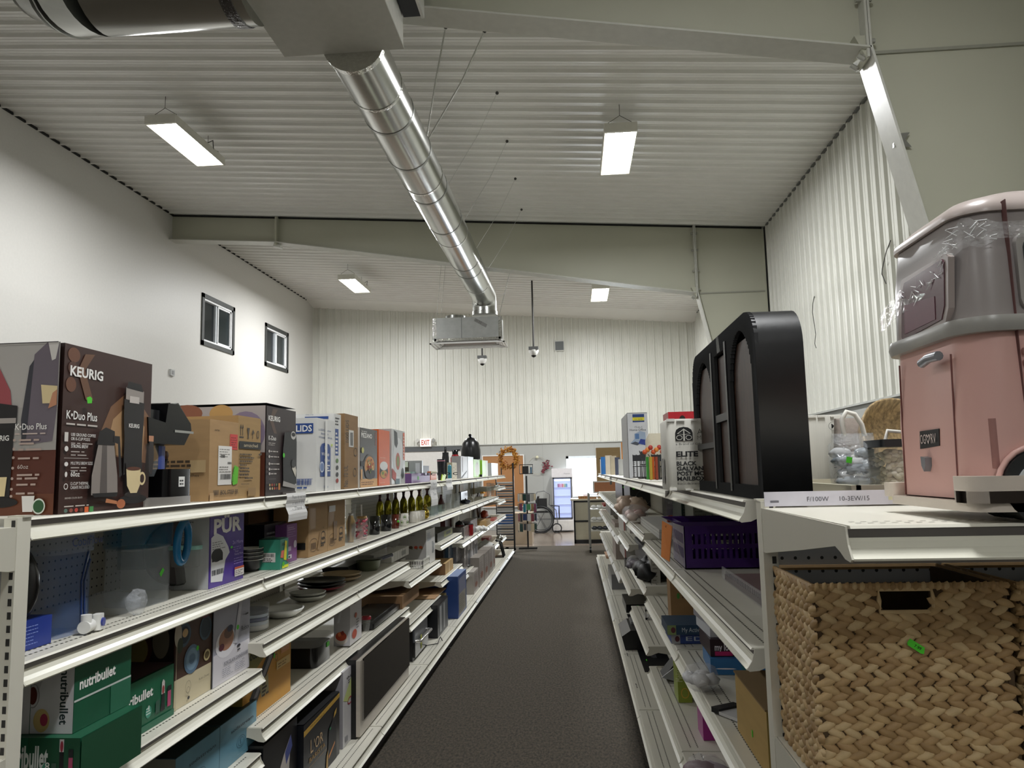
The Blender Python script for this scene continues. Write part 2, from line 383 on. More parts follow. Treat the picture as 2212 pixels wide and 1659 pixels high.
# ------------------------------------------------------------------ tapered steel frames
def steel_frame(name, Y):
    root = thing(name, None, None); root['kind'] = 'structure'
    top = lambda x: ceil_z(x)-.024
    web = [(XL, 5.17), (-4.56, 5.05), (1.93, 3.965), (2.76, 0), (XR_-.03, 0), (XR_-.03, top(XR_-.03)), (XL, top(XL))]
    g = G(); g.prism(web, 'y', Y-.006, Y+.006, CREAM); g.build('web', root)
    fl = [(XL, 5.17), (-4.56, 5.05), (1.93, 3.965)]; g = G()
    for i in range(2):
        (xa, za), (xb, zb) = fl[i], fl[i+1]; g.prism([(xa, za-.012), (xb, zb-.012), (xb, zb), (xa, za)], 'y', Y-.11, Y+.11, M('c4c4bb', .42))
    g.build('bottom_flange', root)
    g = G(); g.prism([(1.92, 3.97), (2.76, 0), (2.775, 0), (1.935, 3.97)], 'y', Y-.11, Y+.11, M('cfcfc8', .32)); g.prism([(XR_-.045, 0), (XR_-.03, 0), (XR_-.03, 4.9), (XR_-.045, 4.9)], 'y', Y-.11, Y+.11, CREAM); g.build('column_flange', root)
    g = G(); g.box(1.905, 1.92, Y-.10, Y+.10, 3.9, top(1.93), M('c4c4bb', .42)); g.box(1.924, 1.938, Y-.10, Y+.10, 3.96, top(1.93), M('c4c4bb', .42))
    g.box(-4.575, -4.545, Y-.1, Y+.1, 5.0, top(-4.56), CREAM)
    g.prism([(1.84, 4.05), (1.91, 3.89), (1.925, 3.90), (1.915, 4.05)], 'y', Y-.08, Y+.08, CREAM)
    g.prism([(-4.60, 5.045), (-4.50, 5.0), (-4.50, 4.96), (-4.62, 4.99)], 'y', Y-.05, Y+.05, M('d5d5cf', .4))
    g.build('splice_plate', root)
    g = G()
    for z in (4.02, 4.3, 4.62, 4.88):
        for x0, x1 in ((1.87, 1.905), (1.938, 1.97)):
            for dy in (-.06, .06): g.cyl((x0, Y+dy, z), (x1, Y+dy, z), .016, M('a5a59c', .4), 6)
    for dy in (-.06, .06): g.cyl((1.86, Y+dy, 3.93), (1.90, Y+dy, 3.90), .016, M('a5a59c', .4), 6)
    g.build('bolts', root)
    g = G(); g.box(1.94, XR_-.045, Y-.02, Y+.02, 3.955, 3.975, M('9c9c90', .5)); g.build('stiffener', root)
    g = G(); g.box(XL+.01, XR_-.03, Y-.10, Y+.10, 0, .001, BLACKGAP)
    # dark joint between frame and ceiling sheet
    g = G(); g.prism([(XL, top(XL)-.012), (XR_-.05, top(XR_-.05)-.012), (XR_-.05, top(XR_-.05)+.01), (XL, top(XL)+.01)], 'y', Y-.03, Y+.03, BLACKGAP); g.box(XR_-.045, XR_-.03, Y-.125, Y-.105, 0, 4.9, BLACKGAP); g.build('seam', root)
    return root
steel_frame('beam_1', B1); steel_frame('beam_2', B2); steel_frame('beam_3', -1.93)
# clip left on the first frame, loose wires on right wall
g = G(); p = onY(1947, 303, B1-.02)
g.add([(p.x-.05, B1-.03, p.z+.04), (p.x+.05, B1-.03, p.z+.045), (p.x+.02, B1-.03, p.z), (p.x+.055, B1-.03, p.z-.05), (p.x-.05, B1-.03, p.z-.045)], [(0, 1, 2, 3, 4)], M('8a8a84', .4, .5)); g.add([(p.x-.05, B1-.008, p.z+.04), (p.x-.05, B1-.03, p.z+.04), (p.x-.05, B1-.03, p.z-.045), (p.x-.05, B1-.008, p.z-.045)], [(0, 1, 2, 3)], M('8a8a84', .4, .5))
g.build('metal_clip', None, 'small grey metal clip fixed on the web of the near steel frame', 'clip')
def wirepx(name, pts, X, label, r=.004):
    g = G(); g.tube([tuple(onX(x, y, X)) for x, y in pts], r, M('26241f', .6), 5); g.build(name, None, label, 'wire')
wirepx('loose_wire', [(1759, 640), (1756, 655), (1755, 675), (1759, 700), (1762, 722), (1760, 742), (1763, 752)], XR_-.035, 'thin dark wire hanging down the ribbed wall behind the black cabinet')
wirepx('loose_wire', [(1924, 519), (1914, 545), (1906, 580), (1905, 592), (1914, 613)], XR_-.035, 'thin dark curled wire on the ribbed wall beside the pink camper roof')
# ------------------------------------------------------------------ hanging strip lights
def fixture():
    t = thing('strip_light', 'x', 'light', (0, 0, 0))
    W, L = .335, 1.17; g = G(); wh = M('d8d6cc', .5)
    g.box(-W/2, W/2, -L/2, L/2, -.004, .05, wh)
    for s in (-1, 1): g.box(-W/2 if s < 0 else W/2-.006, -W/2+.006 if s < 0 else W/2, -L/2, L/2, -.045, 0, wh); g.box(-W/2, W/2, s*L/2-(.0 if s < 0 else .03), s*L/2+(.03 if s < 0 else 0), -.045, 0, wh)
    for k in (-1, 0, 1): g.prism([(k*.08-.02, -.004), (k*.08+.02, -.004), (k*.08, -.03)], 'y', -L/2+.03, L/2-.03, M('e8e8e4', .25))
    g.build('housing', t)
    for k in range(4):
        g = G(); x = (k-1.5)*.08; g.cyl((x, -L/2+.035, -.022), (x, L/2-.035, -.022), .0125, M('ffffff', .5, 0, 0, emit=9, ecol='fffaf0'), 8); g.build('tube', t)
    for s in (-1, 1):
        g = G(); y = s*(L/2-.1)
        g.tube([(-.13, y, .05), (-.13, y, .09), (0, y, .17), (0, y, .30)], .003, M('55534d', .5, .6), 5); g.tube([(.13, y, .05), (.13, y, .09), (0, y, .17)], .003, M('55534d', .5, .6), 5)
        g.build('hanger', t)
    g = G(); g.tube([(.13, .15, .04), (.2, .2, .10), (.16, .3, .03)], .006, M('3a3935', .5), 6); g.build('cord', t)
    return t
FL = ['white strip light hanging nearest to the left wall before the second beam', 'white strip light hanging to the right of the silver duct before the second beam',
      'white strip light hanging beyond the second beam nearer the left wall windows', 'small bright strip light hanging just under the second beam right of the ceiling duct']
f0 = fixture()
for i, (x, y) in enumerate(LAMPS):
    if i > 3: continue
    o = f0 if i == 0 else dup(f0)
    o.location = (x, y, ceil_z(x)-LAMP_DROP); o['label'] = FL[i]; o['group'] = 'strip lights under the ceiling'
for i, (x, y) in enumerate(LAMPS):
    if i > 3: o = dup(f0); o.location = (x, y, ceil_z(x)-LAMP_DROP); o['label'] = 'white strip light hanging over the shop floor behind the viewpoint'
# ------------------------------------------------------------------ ventilation
GALV = M('b9bab6', .22, 1., .05, 6, .02, 'brush', bd=.01, stretch=(1, 8, 1)); GALVD = M('9fa09c', .3, 1., .06, 8); FOIL = M('d8d8d4', .12, 1., .1, 40, .5, bd=.01)
DX, DZ, DR = -1.36, 4.22, .198
t = thing('spiral_duct', 'long round silver duct hung along the ceiling toward the far diffuser', 'duct', (DX, 4.6, DZ))
def ring_path(r): return [(r*math.cos(2*PI*k/28), r*math.sin(2*PI*k/28)) for k in range(28)]
g = G(); g.tube([(0, .055, 0), (0, 7.35, 0)], DR, GALV, 32); g.build('pipe', t)
for i, y in enumerate((.62, 1.02, 1.75, 2.35, 2.62, 3.6, 4.1, 5.2, 5.6, 6.5)):
    g = G(); g.tube([(0, y, 0), (0, y+.035, 0)], DR+.004, GALVD if i % 3 else FOIL, 32); g.build('joint_band', t)
g = G(); path = []
for k in range(7):
    a = k/6*PI/2; path.append((0, 7.35+.2*math.sin(a), -.2*(1-math.cos(a))))
g.tube(path+[(0, 7.55, -.30)], DR, GALV, 32); g.build('elbow', t)
g = G(); g.lathe([(DR+.01, 0), (DR+.01, .06)], 0, 7.55, -.32, GALVD, 28); g.build('collar', t)
g = G(); g.tube([(0, .052, 0), (0, .10, 0)], DR+.012, FOIL, 32); g.build('tape_band', t)
# diffuser box
t = thing('ceiling_diffuser', 'silver foil-taped box with slotted air diffuser at the duct end', 'air diffuser', (-1.62, 12.14, 3.42))
g = G(); g.box(-.535, .535, -.22, .22, .04, .42, M('b4b6b4', .35, .8, .1, 12)); g.build('plenum_box', t)
g = G()
for x in (-.53, .53): g.box(x-.03, x+.03, -.226, -.218, .05, .42, FOIL)
g.box(-.535, .535, -.226, -.218, .04, .085, FOIL); g.box(-.10, -.085, -.2225, -.2195, .05, .42, M('8d8f8d', .4, .7))
g.decals({'F': (Vector((-.535, -.22, .04)), Vector((1, 0, 0)), Vector((0, 0, 1)), Vector((0, -1, 0)), 1.07, .38)}, [('F', 'p', [(.6, .82), (.62, .95), (.8, .66), (.78, .52)], M('8f8f8c', .35, .7)), ('F', 't', '0132', .62, .82, .1, '5b5b58', {'r': -28})])
g.build('tape', t)
g = G(); g.lathe([(.16, 0), (.16, .06)], -.22, 0, .42, GALVD, 24); g.build('collar', t)
for i in range(4):
    g = G(); a = .60-.045*i; b = .29-.045*i; z = .0+.012*i; wm = M('dedddb' if i % 2 == 0 else '55555a', .4)
    for q in ((-a, a, -b, -b+.03), (-a, a, b-.03, b), (-a, -a+.03, -b, b), (a-.03, a, -b, b)): g.box(q[0], q[1], q[2], q[3], z-.01, z+.005, M('dedddb', .35))
    g.build('louvre_ring', t)
g = G(); g.box(-.42, .42, -.12, .12, .03, .04, M('8b7f7b', .5)); g.box(-.52, .52, -.21, .21, .041, .045, M('2b2b2b', .7)); g.build('grille', t)
# wires from the ceiling to the duct
WL = ['steel hanger wire nearest the white air box beside the silver duct', 'steel hanger wire second from the white air box along the duct', 'thin hanger wire at the middle of the duct before the strip light',
      'thin hanger wire two wires before the second beam', 'thin hanger wire just before the second beam', 'thin hanger wire right at the second beam']
for i, (px, y0, br) in enumerate(((-.98, 6.14, .007), (-.65, 6.2, .008), (-.65, 7.3, .0025), (-.65, 8.45, .003), (-.64, 9.6, .0025), (-.64, 10.8, .003))):
    t = thing('hanger_wire', WL[i], 'wire', (px, y0, ceil_z(px)), 0, 'wires holding the duct')
    g = G(); g.tube([(0, 0, -.03), ((DX-px)*.35+.03, .1, -.42), (DX+DR*.8-px, .25, DZ+.12-ceil_z(px))], br, M('c9c9c6', .3, .8), 6); g.build('wire', t)
    g = G(); g.ball((0, 0, -.03), .018, M('3b3a36', .5), 8, 6); g.build('eye_bolt', t)
for i, (dx, dy) in enumerate(((-.5, -.18), (.45, .18), (-.5, .18), (.5, -.1))):
    t = thing('hanger_wire', ['thin wire down to the near left corner of the diffuser box', 'thin wire down to the far right corner of the diffuser box', 'thin wire down to the far left corner of the diffuser box', 'thin wire down to the near right corner of the diffuser box'][i], 'wire', (-1.62+dx, 12.14+dy, 3.84), 0, 'wires holding the diffuser')
    g = G(); g.tube([(0, 0, 0), ((.12 if dx < 0 else .35), .1, ceil_z(-1.62+dx)-3.86)], .0025, M('8d8d88', .4, .7), 5); g.build('wire', t)
# white air box and big elbow duct
t = thing('air_handler_box', 'white square air box under the ceiling where both ducts meet', 'air box', (-1.42, 4.17, 4.15))
PW = M('c3c2ba', .5, 0, .02, 2)
g = G(); g.box(-.39, .39, -.5, .47, .0, .75, PW); g.build('casing', t)
g = G(); g.box(-.402, .402, -.51, .482, -.006, .006, M('b2b1a8', .5)); g.box(.392, .398, -.5, .47, 0, .75, M('dcdbd4', .5)); g.build('bottom_edge', t)
g = G(); g.box(.405, .52, .0, .46, .20, .75, M('101318', .6)); g.box(.52, .54, -.1, .47, .19, .75, M('cfcec8', .5)); g.build('side_duct_opening', t)
t = thing('elbow_duct', 'wide round silver elbow duct joining the white air box from its side', 'duct', (-1.812, 4.10, 4.37))
g = G(); path = [(0, 0, 0), (-.9, 0, 0)]
R = .5
g.tube([(.0, 0, 0), (-.95, 0, 0)], .30, GALV, 32); g.build('pipe', t)
last = None
for i in range(4):
    a0, a1 = i*PI/8, (i+1)*PI/8
    P = lambda a: (-.95-R*math.sin(a), 0.15*math.sin(a), R*(1-math.cos(a)))
    g = G(); g.tube([P(a0), P(a1)], .30+.001*i, GALV, 32); g.build('elbow_section', t)
    g = G(); q0 = Vector(P(a1)); q1 = Vector(P(a1-.03)); g.tube([tuple(q0), tuple(q1)], .306, GALVD, 32); g.build('seam_band', t)
g = G(); g.tube([(-.13, 0, 0), (-.06, 0, 0)], .307, M('77777a', .2, 1, .3, 30, .6, bd=.02), 32); g.build('tape_band', t)
# ------------------------------------------------------------------ pendant cameras, vent, exit sign, thermostat
for i, (xp, yt, yb) in enumerate(((1153, 605, 768), (1042, 690, 786))):
    Y = 15.1 if i == 0 else 16.2; b = onY(xp, yb, Y); zc = ceil_z(b.x)-.02
    t = thing('pendant_camera', ['black-stemmed dome camera hanging clear in front of the far ribbed wall', 'dome camera hanging below the silver diffuser box'][i], 'security camera', tuple(b))
    g = G(); g.cyl((0, 0, .17), (0, 0, zc-b.z), .018, M('2c2a28', .5), 8); g.build('stem', t)
    g = G(); g.box(-.095, .095, -.095, .095, .11, .17, M('565757', .5)); g.lathe([(.10, .11), (.10, .08), (.07, .02), (.05, 0)][::-1], 0, 0, 0, M('dfdfdc', .3), 16); g.build('housing', t)
    g = G(); g.ball((0, 0, .015), .055, M('0c0c0c', .1), 12, 8); g.build('lens_dome', t)
p0 = onY(1198, 738, YF-.03); p1 = onY(1219, 758, YF-.03)
t = thing('wall_vent', 'small square grey vent high on the far ribbed wall', 'vent', ((p0.x+p1.x)/2, YF-.03, p1.z))
g = G(); w = .12
g.box(-w, w, -.02, 0, 0, .25, M('d2d2cc', .5)); g.build('frame', t); g = G(); g.box(-w+.02, w-.02, -.024, -.018, .02, .23, M('6d7172', .7))
g.build('grille', t)
t = thing('exit_sign', 'white exit sign with red letters above the far door', 'exit sign', (-3.5, YF-.05, 2.0)); w = .13
g = G(); g.box(-w, w, -.06, 0, 0, .19, M('f4e9e2', .4, 0, 0, emit=.35)); g.decals({'F': (Vector((-w, -.06, 0)), Vector((1, 0, 0)), Vector((0, 0, 1)), Vector((0, -1, 0)), 2*w, .19)}, [('F', 't', 'EXIT', .13, .2, .62, M('a51f16', .5, 0, 0, emit=.3), {'w': .74, 'b': .02})]); g.build('panel', t)
for s in (-1, 1):
    g = G(); g.prism([(s*.19-.05, .15), (s*.19, .10), (s*.19+.05, .15), (s*.19, .2)], 'y', -.06, -.02, M('9b9b98' if s > 0 else 'c9c8c3', .4)); g.box(s*.16-.03, s*.16+.03, -.03, 0, .05, .12, M('aaa9a4', .4)); g.build('lamp_head', t)
p = onX(370, 805, XL)
g = G(); g.box(0, .03, -.06, .06, -.05, .05, M('b8b9b8', .5)); g.box(.03, .034, -.03, .03, -.03, .03, M('8f9091', .5)); g.build('wall_sensor', None, 'small grey sensor box on the plaster wall left of the windows', 'sensor', loc=(XL, p.y, p.z))
# ================================================================== shelving
ENAM = M('d9d6c9', .38, 0, .03, 6); ENAMD = M('c8c5b8', .45, 0, .03, 6); RAIL = M('dcdacb', .3, 0, .02, 5); CHAN = M('5f5b59', .6)
PEG = M('bdbbb2', .5, 0, 0, kind='peg'); KICK = M('23211f', .55)
ZB = .13
def shelf_mesh(L, depth):
    g = G(); y0, y1 = .006, L-.006
    prof = [(.012, 0), (depth, 0), (depth+.003, -.004), (depth-.012, -.006), (depth-.012, -.03), (.012, -.03)]
    g.prism(prof, 'y', y0, y1, ENAM)
    dk = M('4b4841', .7)
    for r, st, ln in ((depth-.035, .0165, .008), (depth-.062, .0165, .008)):
        n = int((y1-y0-.04)/st); v = []; f = []
        for k in range(n):
            y = y0+.02+k*st; b = len(v); v += [(r-.0022, y, .0008), (r+.0022, y, .0008), (r+.0022, y+ln, .0008), (r-.0022, y+ln, .0008)]; f.append((b, b+1, b+2, b+3))
        g.add(v, f, dk)
    return g
def rail_mesh(L, depth, lab=None):
    g = G(); y0, y1 = .004, L-.004; d = depth
    g.prism([(d-.004, -.0045), (d+.001, -.0045), (d-.005, -.0165), (d-.010, -.0165)], 'y', y0, y1, CHAN)
    pr = [(d-.0055, -.0160), (d-.0045, -.022), (d-.0005, -.030), (d+.006, -.037), (d+.015, -.043), (d+.0135, -.046), (d+.003, -.041), (d-.006, -.033), (d-.011, -.0160)]
    g.prism(pr, 'y', y0, y1, RAIL)
    if lab:
        for a, b in lab: g.add([(d-.0042, a, -.0165), (d-.0042, b, -.0165), (d+.0125, b, -.0405), (d+.0125, a, -.0405)], [(0, 1, 2, 3)], M('f4f5f2', .35, 0, 0))
    return g
def bracket_mesh(depth):
    g = G(); pr = [(.0, .0), (depth-.004, -.001), (depth-.002, -.012), (depth+.002, -.026), (depth+.014, -.044), (depth+.008, -.048), (depth-.012, -.046), (depth-.03, -.038), (depth-.05, -.032), (depth*.55, -.055), (.03, -.085), (0, -.085)]
    g.prism(pr, 'y', 0, .003, ENAMD); return g
_sh = {}
def unit(label, loc, rz, L, shelves, depth=.41, bdepth=.53, back=True, last=False, first=False, labs=False, sd=1.31, cat='shelving unit', group=None, kickin=.0):
    t = thing('gondola_shelving', label, cat, loc, rz, group)
    def up(y):
        g = G(); g.box(-.025, .014, y+.001 if y < .1 else y-.029, y+.029 if y < .1 else y-.001, 0, 1.31, ENAM)
        v = []; f = []
        for k in range(49):
            z = .08+k*.0254
            yc = y+.015 if y < .1 else y-.015; b = len(v); v += [(.0145, yc-.004, z), (.0145, yc+.004, z), (.0145, yc+.004, z+.014), (.0145, yc-.004, z+.014)]; f.append((b, b+1, b+2, b+3))
        g.add(v, f, M('2a2927', .7)); g.build('upright', t)
    up(0)
    if last: up(L)
    if back:
        g = G(); g.box(-.004, .004, .014, L-.014, ZB, 1.30, PEG); g.build('back_panel', t)
    else:
        g = G(); g.box(-.01, .01, .014, L-.014, 1.22, 1.30, ENAMD); g.build('crossbar', t); g = G(); g.box(-.01, .01, .014, L-.014, ZB, .20, ENAMD); g.build('crossbar', t)
    g = shelf_mesh(L, bdepth); b = g.build('base_deck', t, loc=(0, 0, ZB))
    rail_mesh(L, bdepth, [(.1, L-.1)] if labs else None).build('price_rail', b)
    g = G(); g.box(bdepth-.03-kickin, bdepth-.025-kickin, 0, L, 0, ZB-.03, KICK); g.box(0, bdepth-.03, 0, .004, 0, ZB-.03, KICK); g.box(0, bdepth-.03, L-.004, L, 0, ZB-.03, KICK); g.build('kick_plate', t)
    for i, z in enumerate(shelves):
        key = (round(L, 3), depth, bool(labs) and i > 0)
        if key not in _sh:
            s = shelf_mesh(L, depth).build('shelf', t); r = rail_mesh(L, depth, [(.03, L*.45), (L*.5, L-.05)] if key[2] else None).build('price_rail', s)
            b1 = bracket_mesh(depth).build('bracket', s, loc=(0, .001, 0)); b2 = b1.copy(); COL.objects.link(b2); b2.parent = s; b2.location = (0, L-.004, 0)
            _sh[key] = s
        else: s = dup(_sh[key], parent=t)
        s.location = (0, 0, z)
        if not back and i: gg = G(); gg.box(-.45, -.03, .006, L-.006, z-.03, z, ENAM); gg.build('rear_shelf', t)
    return t
YL = [1.50, 2.72, 3.93, 5.15, 6.37, 7.60, 8.82, 10.04, 11.27, 12.49]
SL = [[1.315, 1.027, .715, .43], [1.315, 1.027, .798, .51], [1.315, 1.027, .798, .503], [1.315, 1.027, .67, .385], [1.315, 1.025, .79, .49],
      [1.315, 1.02, .685, .36], [1.315, 1.02, .685, .36], [1.315, 1.02, .685, .36], [1.315, 1.14, .93, .685, .35]]
NM = ['nearest the camera with coffee makers', 'with stacked dinner plates, second from the camera end', 'with black mugs and the microwave, third from the camera end',
      'with the tall white carton, fourth from the camera end', 'with the blue carton below, fifth from the camera end', 'with clear glass jars, sixth from the camera end',
      'with the red pot, seventh from the camera end', 'with the black desk lamp, next to last in its run', 'at the far end of its run by the display racks']
for i in range(9):
    unit('white left gondola section '+NM[i], (-1.53, YL[i], 0), 0, YL[i+1]-YL[i], SL[i], back=i not in (2, 4), last=i == 8, labs=i >= 5, group='gondola sections along the left of the aisle')
YR = [1.70, 2.97, 4.20, 5.42, 6.64, 7.86, 9.08, 10.30, 11.52]
SR = [[1.315, 1.005, .714, .353], [1.315, 1.005, .714, .353], [1.315, 1.04, .76, .45], [1.315, 1.05, .86, .56], [1.315, 1.05, .79, .47], [1.315, 1.05, .79, .47], [1.315, 1.05, .79, .47], [1.315, 1.05, .79, .47]]
NR = ['nearest the camera under the black wall cabinet', 'under the white mailbox box, second from the camera end', 'with the cream pillow on top, third from the camera end', 'with the printer box, fourth from the camera end',
      'with the black speakers, fifth from the camera end', 'sixth from the camera end', 'next to last before the window', 'at the far end beside the wheeled cart']
XRF = .365
for i in range(8):
    L = YR[i+1]-YR[i]
    unit('white right gondola section '+NR[i], (XRF+.41, YR[i+1], 0), PI, L, SR[i], back=True, last=i == 0, labs=i >= 4, group='gondola sections along the right of the aisle', bdepth=.47)
# back side decks of the right run (carry the bags and pillows seen over the top)
t = thing('gondola_shelving', 'white gondola top deck behind the black cabinet carrying bags and pillows', 'shelving unit', (XRF+.435, YR[0], 0), 0)
L = YR[3]-YR[0]; s = shelf_mesh(L, .45).build('shelf', t, loc=(0, 0, 1.315)); rail_mesh(L, .45).build('price_rail', s)
shelf_mesh(L, .53).build('base_deck', t, loc=(0, 0, ZB)); g = G(); g.box(.5, .505, 0, L, 0, ZB-.03, KICK); g.build('kick_plate', t)
# ------------------------------------------------------------------ end caps facing the camera
def endcap(label, x0, w, y, shelves, depth):
    # local x outward (towards camera, -Y), local y along X
    t = thing('end_cap_shelving', label, 'shelving unit', (x0, y, 0), -PI/2)
    for yy in (.014, w-.014):
        g = G(); g.box(-.025, .014, yy-.014, yy+.014, 0, 1.318, ENAM); v = []; f = []
        for k in range(49):
            z = .08+k*.0254; b = len(v); v += [(.0145, yy+.002, z), (.0145, yy+.010, z), (.0145, yy+.010, z+.014), (.0145, yy+.002, z+.014)]; f.append((b, b+1, b+2, b+3))
        g.add(v, f, M('2a2927', .7)); g.box(-.025, .0, yy-.018, yy+.018, 1.318, 1.322, ENAMD); g.build('upright', t)
    g = G(); g.box(-.008, .002, .028, w-.028, ZB, 1.30, M('a6a7a8', .45, 0, 0, kind='peg', spec=.4)); g.build('back_panel', t)
    b = shelf_mesh(w, depth+.05).build('base_deck', t, loc=(0, 0, ZB)); rail_mesh(w, depth+.05).build('price_rail', b)
    g = G(); g.box(depth, depth+.005, 0, w, 0, ZB-.03, KICK); g.build('kick_plate', t)
    for z in shelves:
        s = shelf_mesh(w, depth).build('shelf', t, loc=(0, 0, z)); rail_mesh(w, depth).build('price_rail', s)
        for yy in (.001, w-.004): bracket_mesh(depth).build('bracket', s, loc=(0, yy, 0))
    return t
endcap('white end cap shelf unit holding the pink camper and woven basket', .365, .94, 1.57, [1.305, .875], .485)
endcap('white end cap shelf unit at the near end of the left run', -2.05, .945, 1.47, [1.300, .86], .40)
# paper strip in the back edge channel of the end cap top
g = G(); g.box(0, .9, -.001, .001, 0, .028, M('d6d6e2', .5, 0, .05, 30)); g.decals({'F': (Vector((0, -.001, 0)), Vector((1, 0, 0)), Vector((0, 0, 1)), Vector((0, -1, 0)), .9, .028)}, [('F', 't', 'F/100W     10-3EW/15', .09, .3, .32, '55555c'), ('F', 'r', .012, .25, .03, .4, '777780'), ('F', 'r', .26, .3, .29, .7, 'd6d3b0')])
g.build('label_strip', None, 'white printed label strip along the back edge of the end cap top shelf', 'label strip', loc=(.37, 1.545, 1.3085))
# ================================================================== placing goods
GS = '4fd02c'
def LB(name, xa, xb, yt, z, mat, label, cat, D=(), X=-1.16, d=.25, group=None, rz=0., hmax=9.):
    Y0 = yX(xa, X, z); Y1 = yX(xb, X, z); h = onX(xa, yt, X)
    h = CZ+(h.z-CZ)*(Y0/h.y)-z; h = min(h, hmax)
    o = carton(name, Y1-Y0, d, h, mat, label, cat, (X-d/2, (Y0+Y1)/2, z), PI/2+rz, D, group); return o
def RB(name, xa, xb, yt, z, mat, label, cat, D=(), X=.40, d=.25, group=None, rz=0.):
    Y0 = yX(xa, X, z); Y1 = yX(xb, X, z); h = onX(xa, yt, X); h = CZ+(h.z-CZ)*(Y0/h.y)-z
    return carton(name, Y1-Y0, d, h, mat, label, cat, (X+d/2, (Y0+Y1)/2, z), -PI/2+rz, D, group)
def remap(D, face, a, b):
    out = []
    for d in D:
        d = list(d)
        if d[0] == face:
            k = d[1]; f = lambda u: a+(b-a)*u
            if k in ('r', 'b'): d[2] = f(d[2]); d[4] = f(d[4])
            elif k in ('e', 'o'): d[2] = f(d[2]); d[4] *= (b-a)
            elif k == 'p': d[2] = [(f(u), v) for u, v in d[2]]
            elif k == 't':
                d[3] = f(d[3])
                if len(d) > 7 and 'w' in d[7]: d[7] = dict(d[7], w=d[7]['w']*(b-a))
            elif k == 'l': d[2] = f(d[2]); d[4] *= (b-a)
        out.append(tuple(d))
    return out
def LT(name, x, X, z, label, cat, rz=PI/2, group=None): return thing(name, label, cat, (X, yX(x, X, z), z), rz, group)
TOP = 1.3155
# ---- top shelf, left run ------------------------------------------------------------
cream = 'e3cfa0'; W1 = 'f2f0ec'
KF = [('F', 'p', [(0, .0), (1, .0), (1, 1), (0, 1)], '3a211b'), ('F', 'p', [(.38, .36), (.95, .30), (.98, .62), (.74, .80), (.50, .66), (.40, .5)], '7d5a40'), ('F', 'p', [(.45, .36), (.9, .32), (.92, .55), (.72, .7), (.53, .58)], 'b08c66'),
      ('F', 'e', .09, .94, .06, .045, '6b4430'), ('F', 'e', .07, .76, .05, .045, '6b4430'), ('F', 'e', .08, .86, .045, .04, '54352a'), ('F', 'p', [(.2, .96), (.30, .97), (.2, .86), (.30, .68), (.22, .68), (.13, .85)], '6b4a35'),
      ('F', 't', 'KEURIG', .055, .815, .058, W1, {'b': .03, 'w': .34}), ('F', 't', 'K•Duo Plus', .035, .555, .05, W1, {'b': .012, 'w': .31}), ('F', 'l', .035, .53, .31, 1, .02, .010, 'c9c2bb'),
      ('F', 't', 'USE GROUND COFFEE', .085, .455, .018, W1, {'b': .01, 'w': .25}), ('F', 't', 'OR K-CUP PODS', .085, .43, .018, W1, {'b': .01, 'w': .19}), ('F', 'l', .085, .415, .2, 1, .02, .006, 'b8b0aa'),
      ('F', 'r', .02, .42, .055, .475, 'd8d2cc'), ('F', 't', 'STRONG BREW', .085, .385, .02, W1, {'b': .01, 'w': .17}), ('F', 'l', .085, .365, .17, 2, .02, .006, 'b8b0aa'), ('F', 'e', .04, .378, .018, .016, 'e8e4e0'), ('F', 'r', .02, .322, .26, .325, 'b8b0aa'),
      ('F', 't', 'MULTIPLE BREW SIZES', .085, .285, .018, W1, {'w': .22}), ('F', 'l', .085, .27, .2, 2, .018, .006, 'b8b0aa'), ('F', 'e', .04, .288, .018, .013, 'e8e4e0'), ('F', 't', '60oz', .085, .215, .03, W1, {'b': .01}), ('F', 'e', .04, .228, .012, .016, 'e8e4e0'),
      ('F', 't', '12-CUP THERMAL', .085, .165, .018, W1, {'w': .18}), ('F', 't', 'CARAFE INCLUDED', .085, .142, .018, W1, {'w': .19}), ('F', 'o', .04, .158, .02, .018, .002, 'e8e4e0'), ('F', 't', 'BREWER COLOR: BLACK', .035, .085, .01, 'cfc8c0', {'w': .17}), ('F', 'l', .03, .045, .26, 1, .01, .006, 'cfc8c0')]
for i, c in enumerate(('4f6b61', '8c4a3c', 'b23b2e', '5a3326')): KF += [('F', 'e', .045+.05*i, .018+.0, .017, .012, c)]
KF += [('F', 'r', .225, .0, .265, .033, 'd2622c'), ('F', 'r', .275, .0, .315, .033, '3d8a45')]
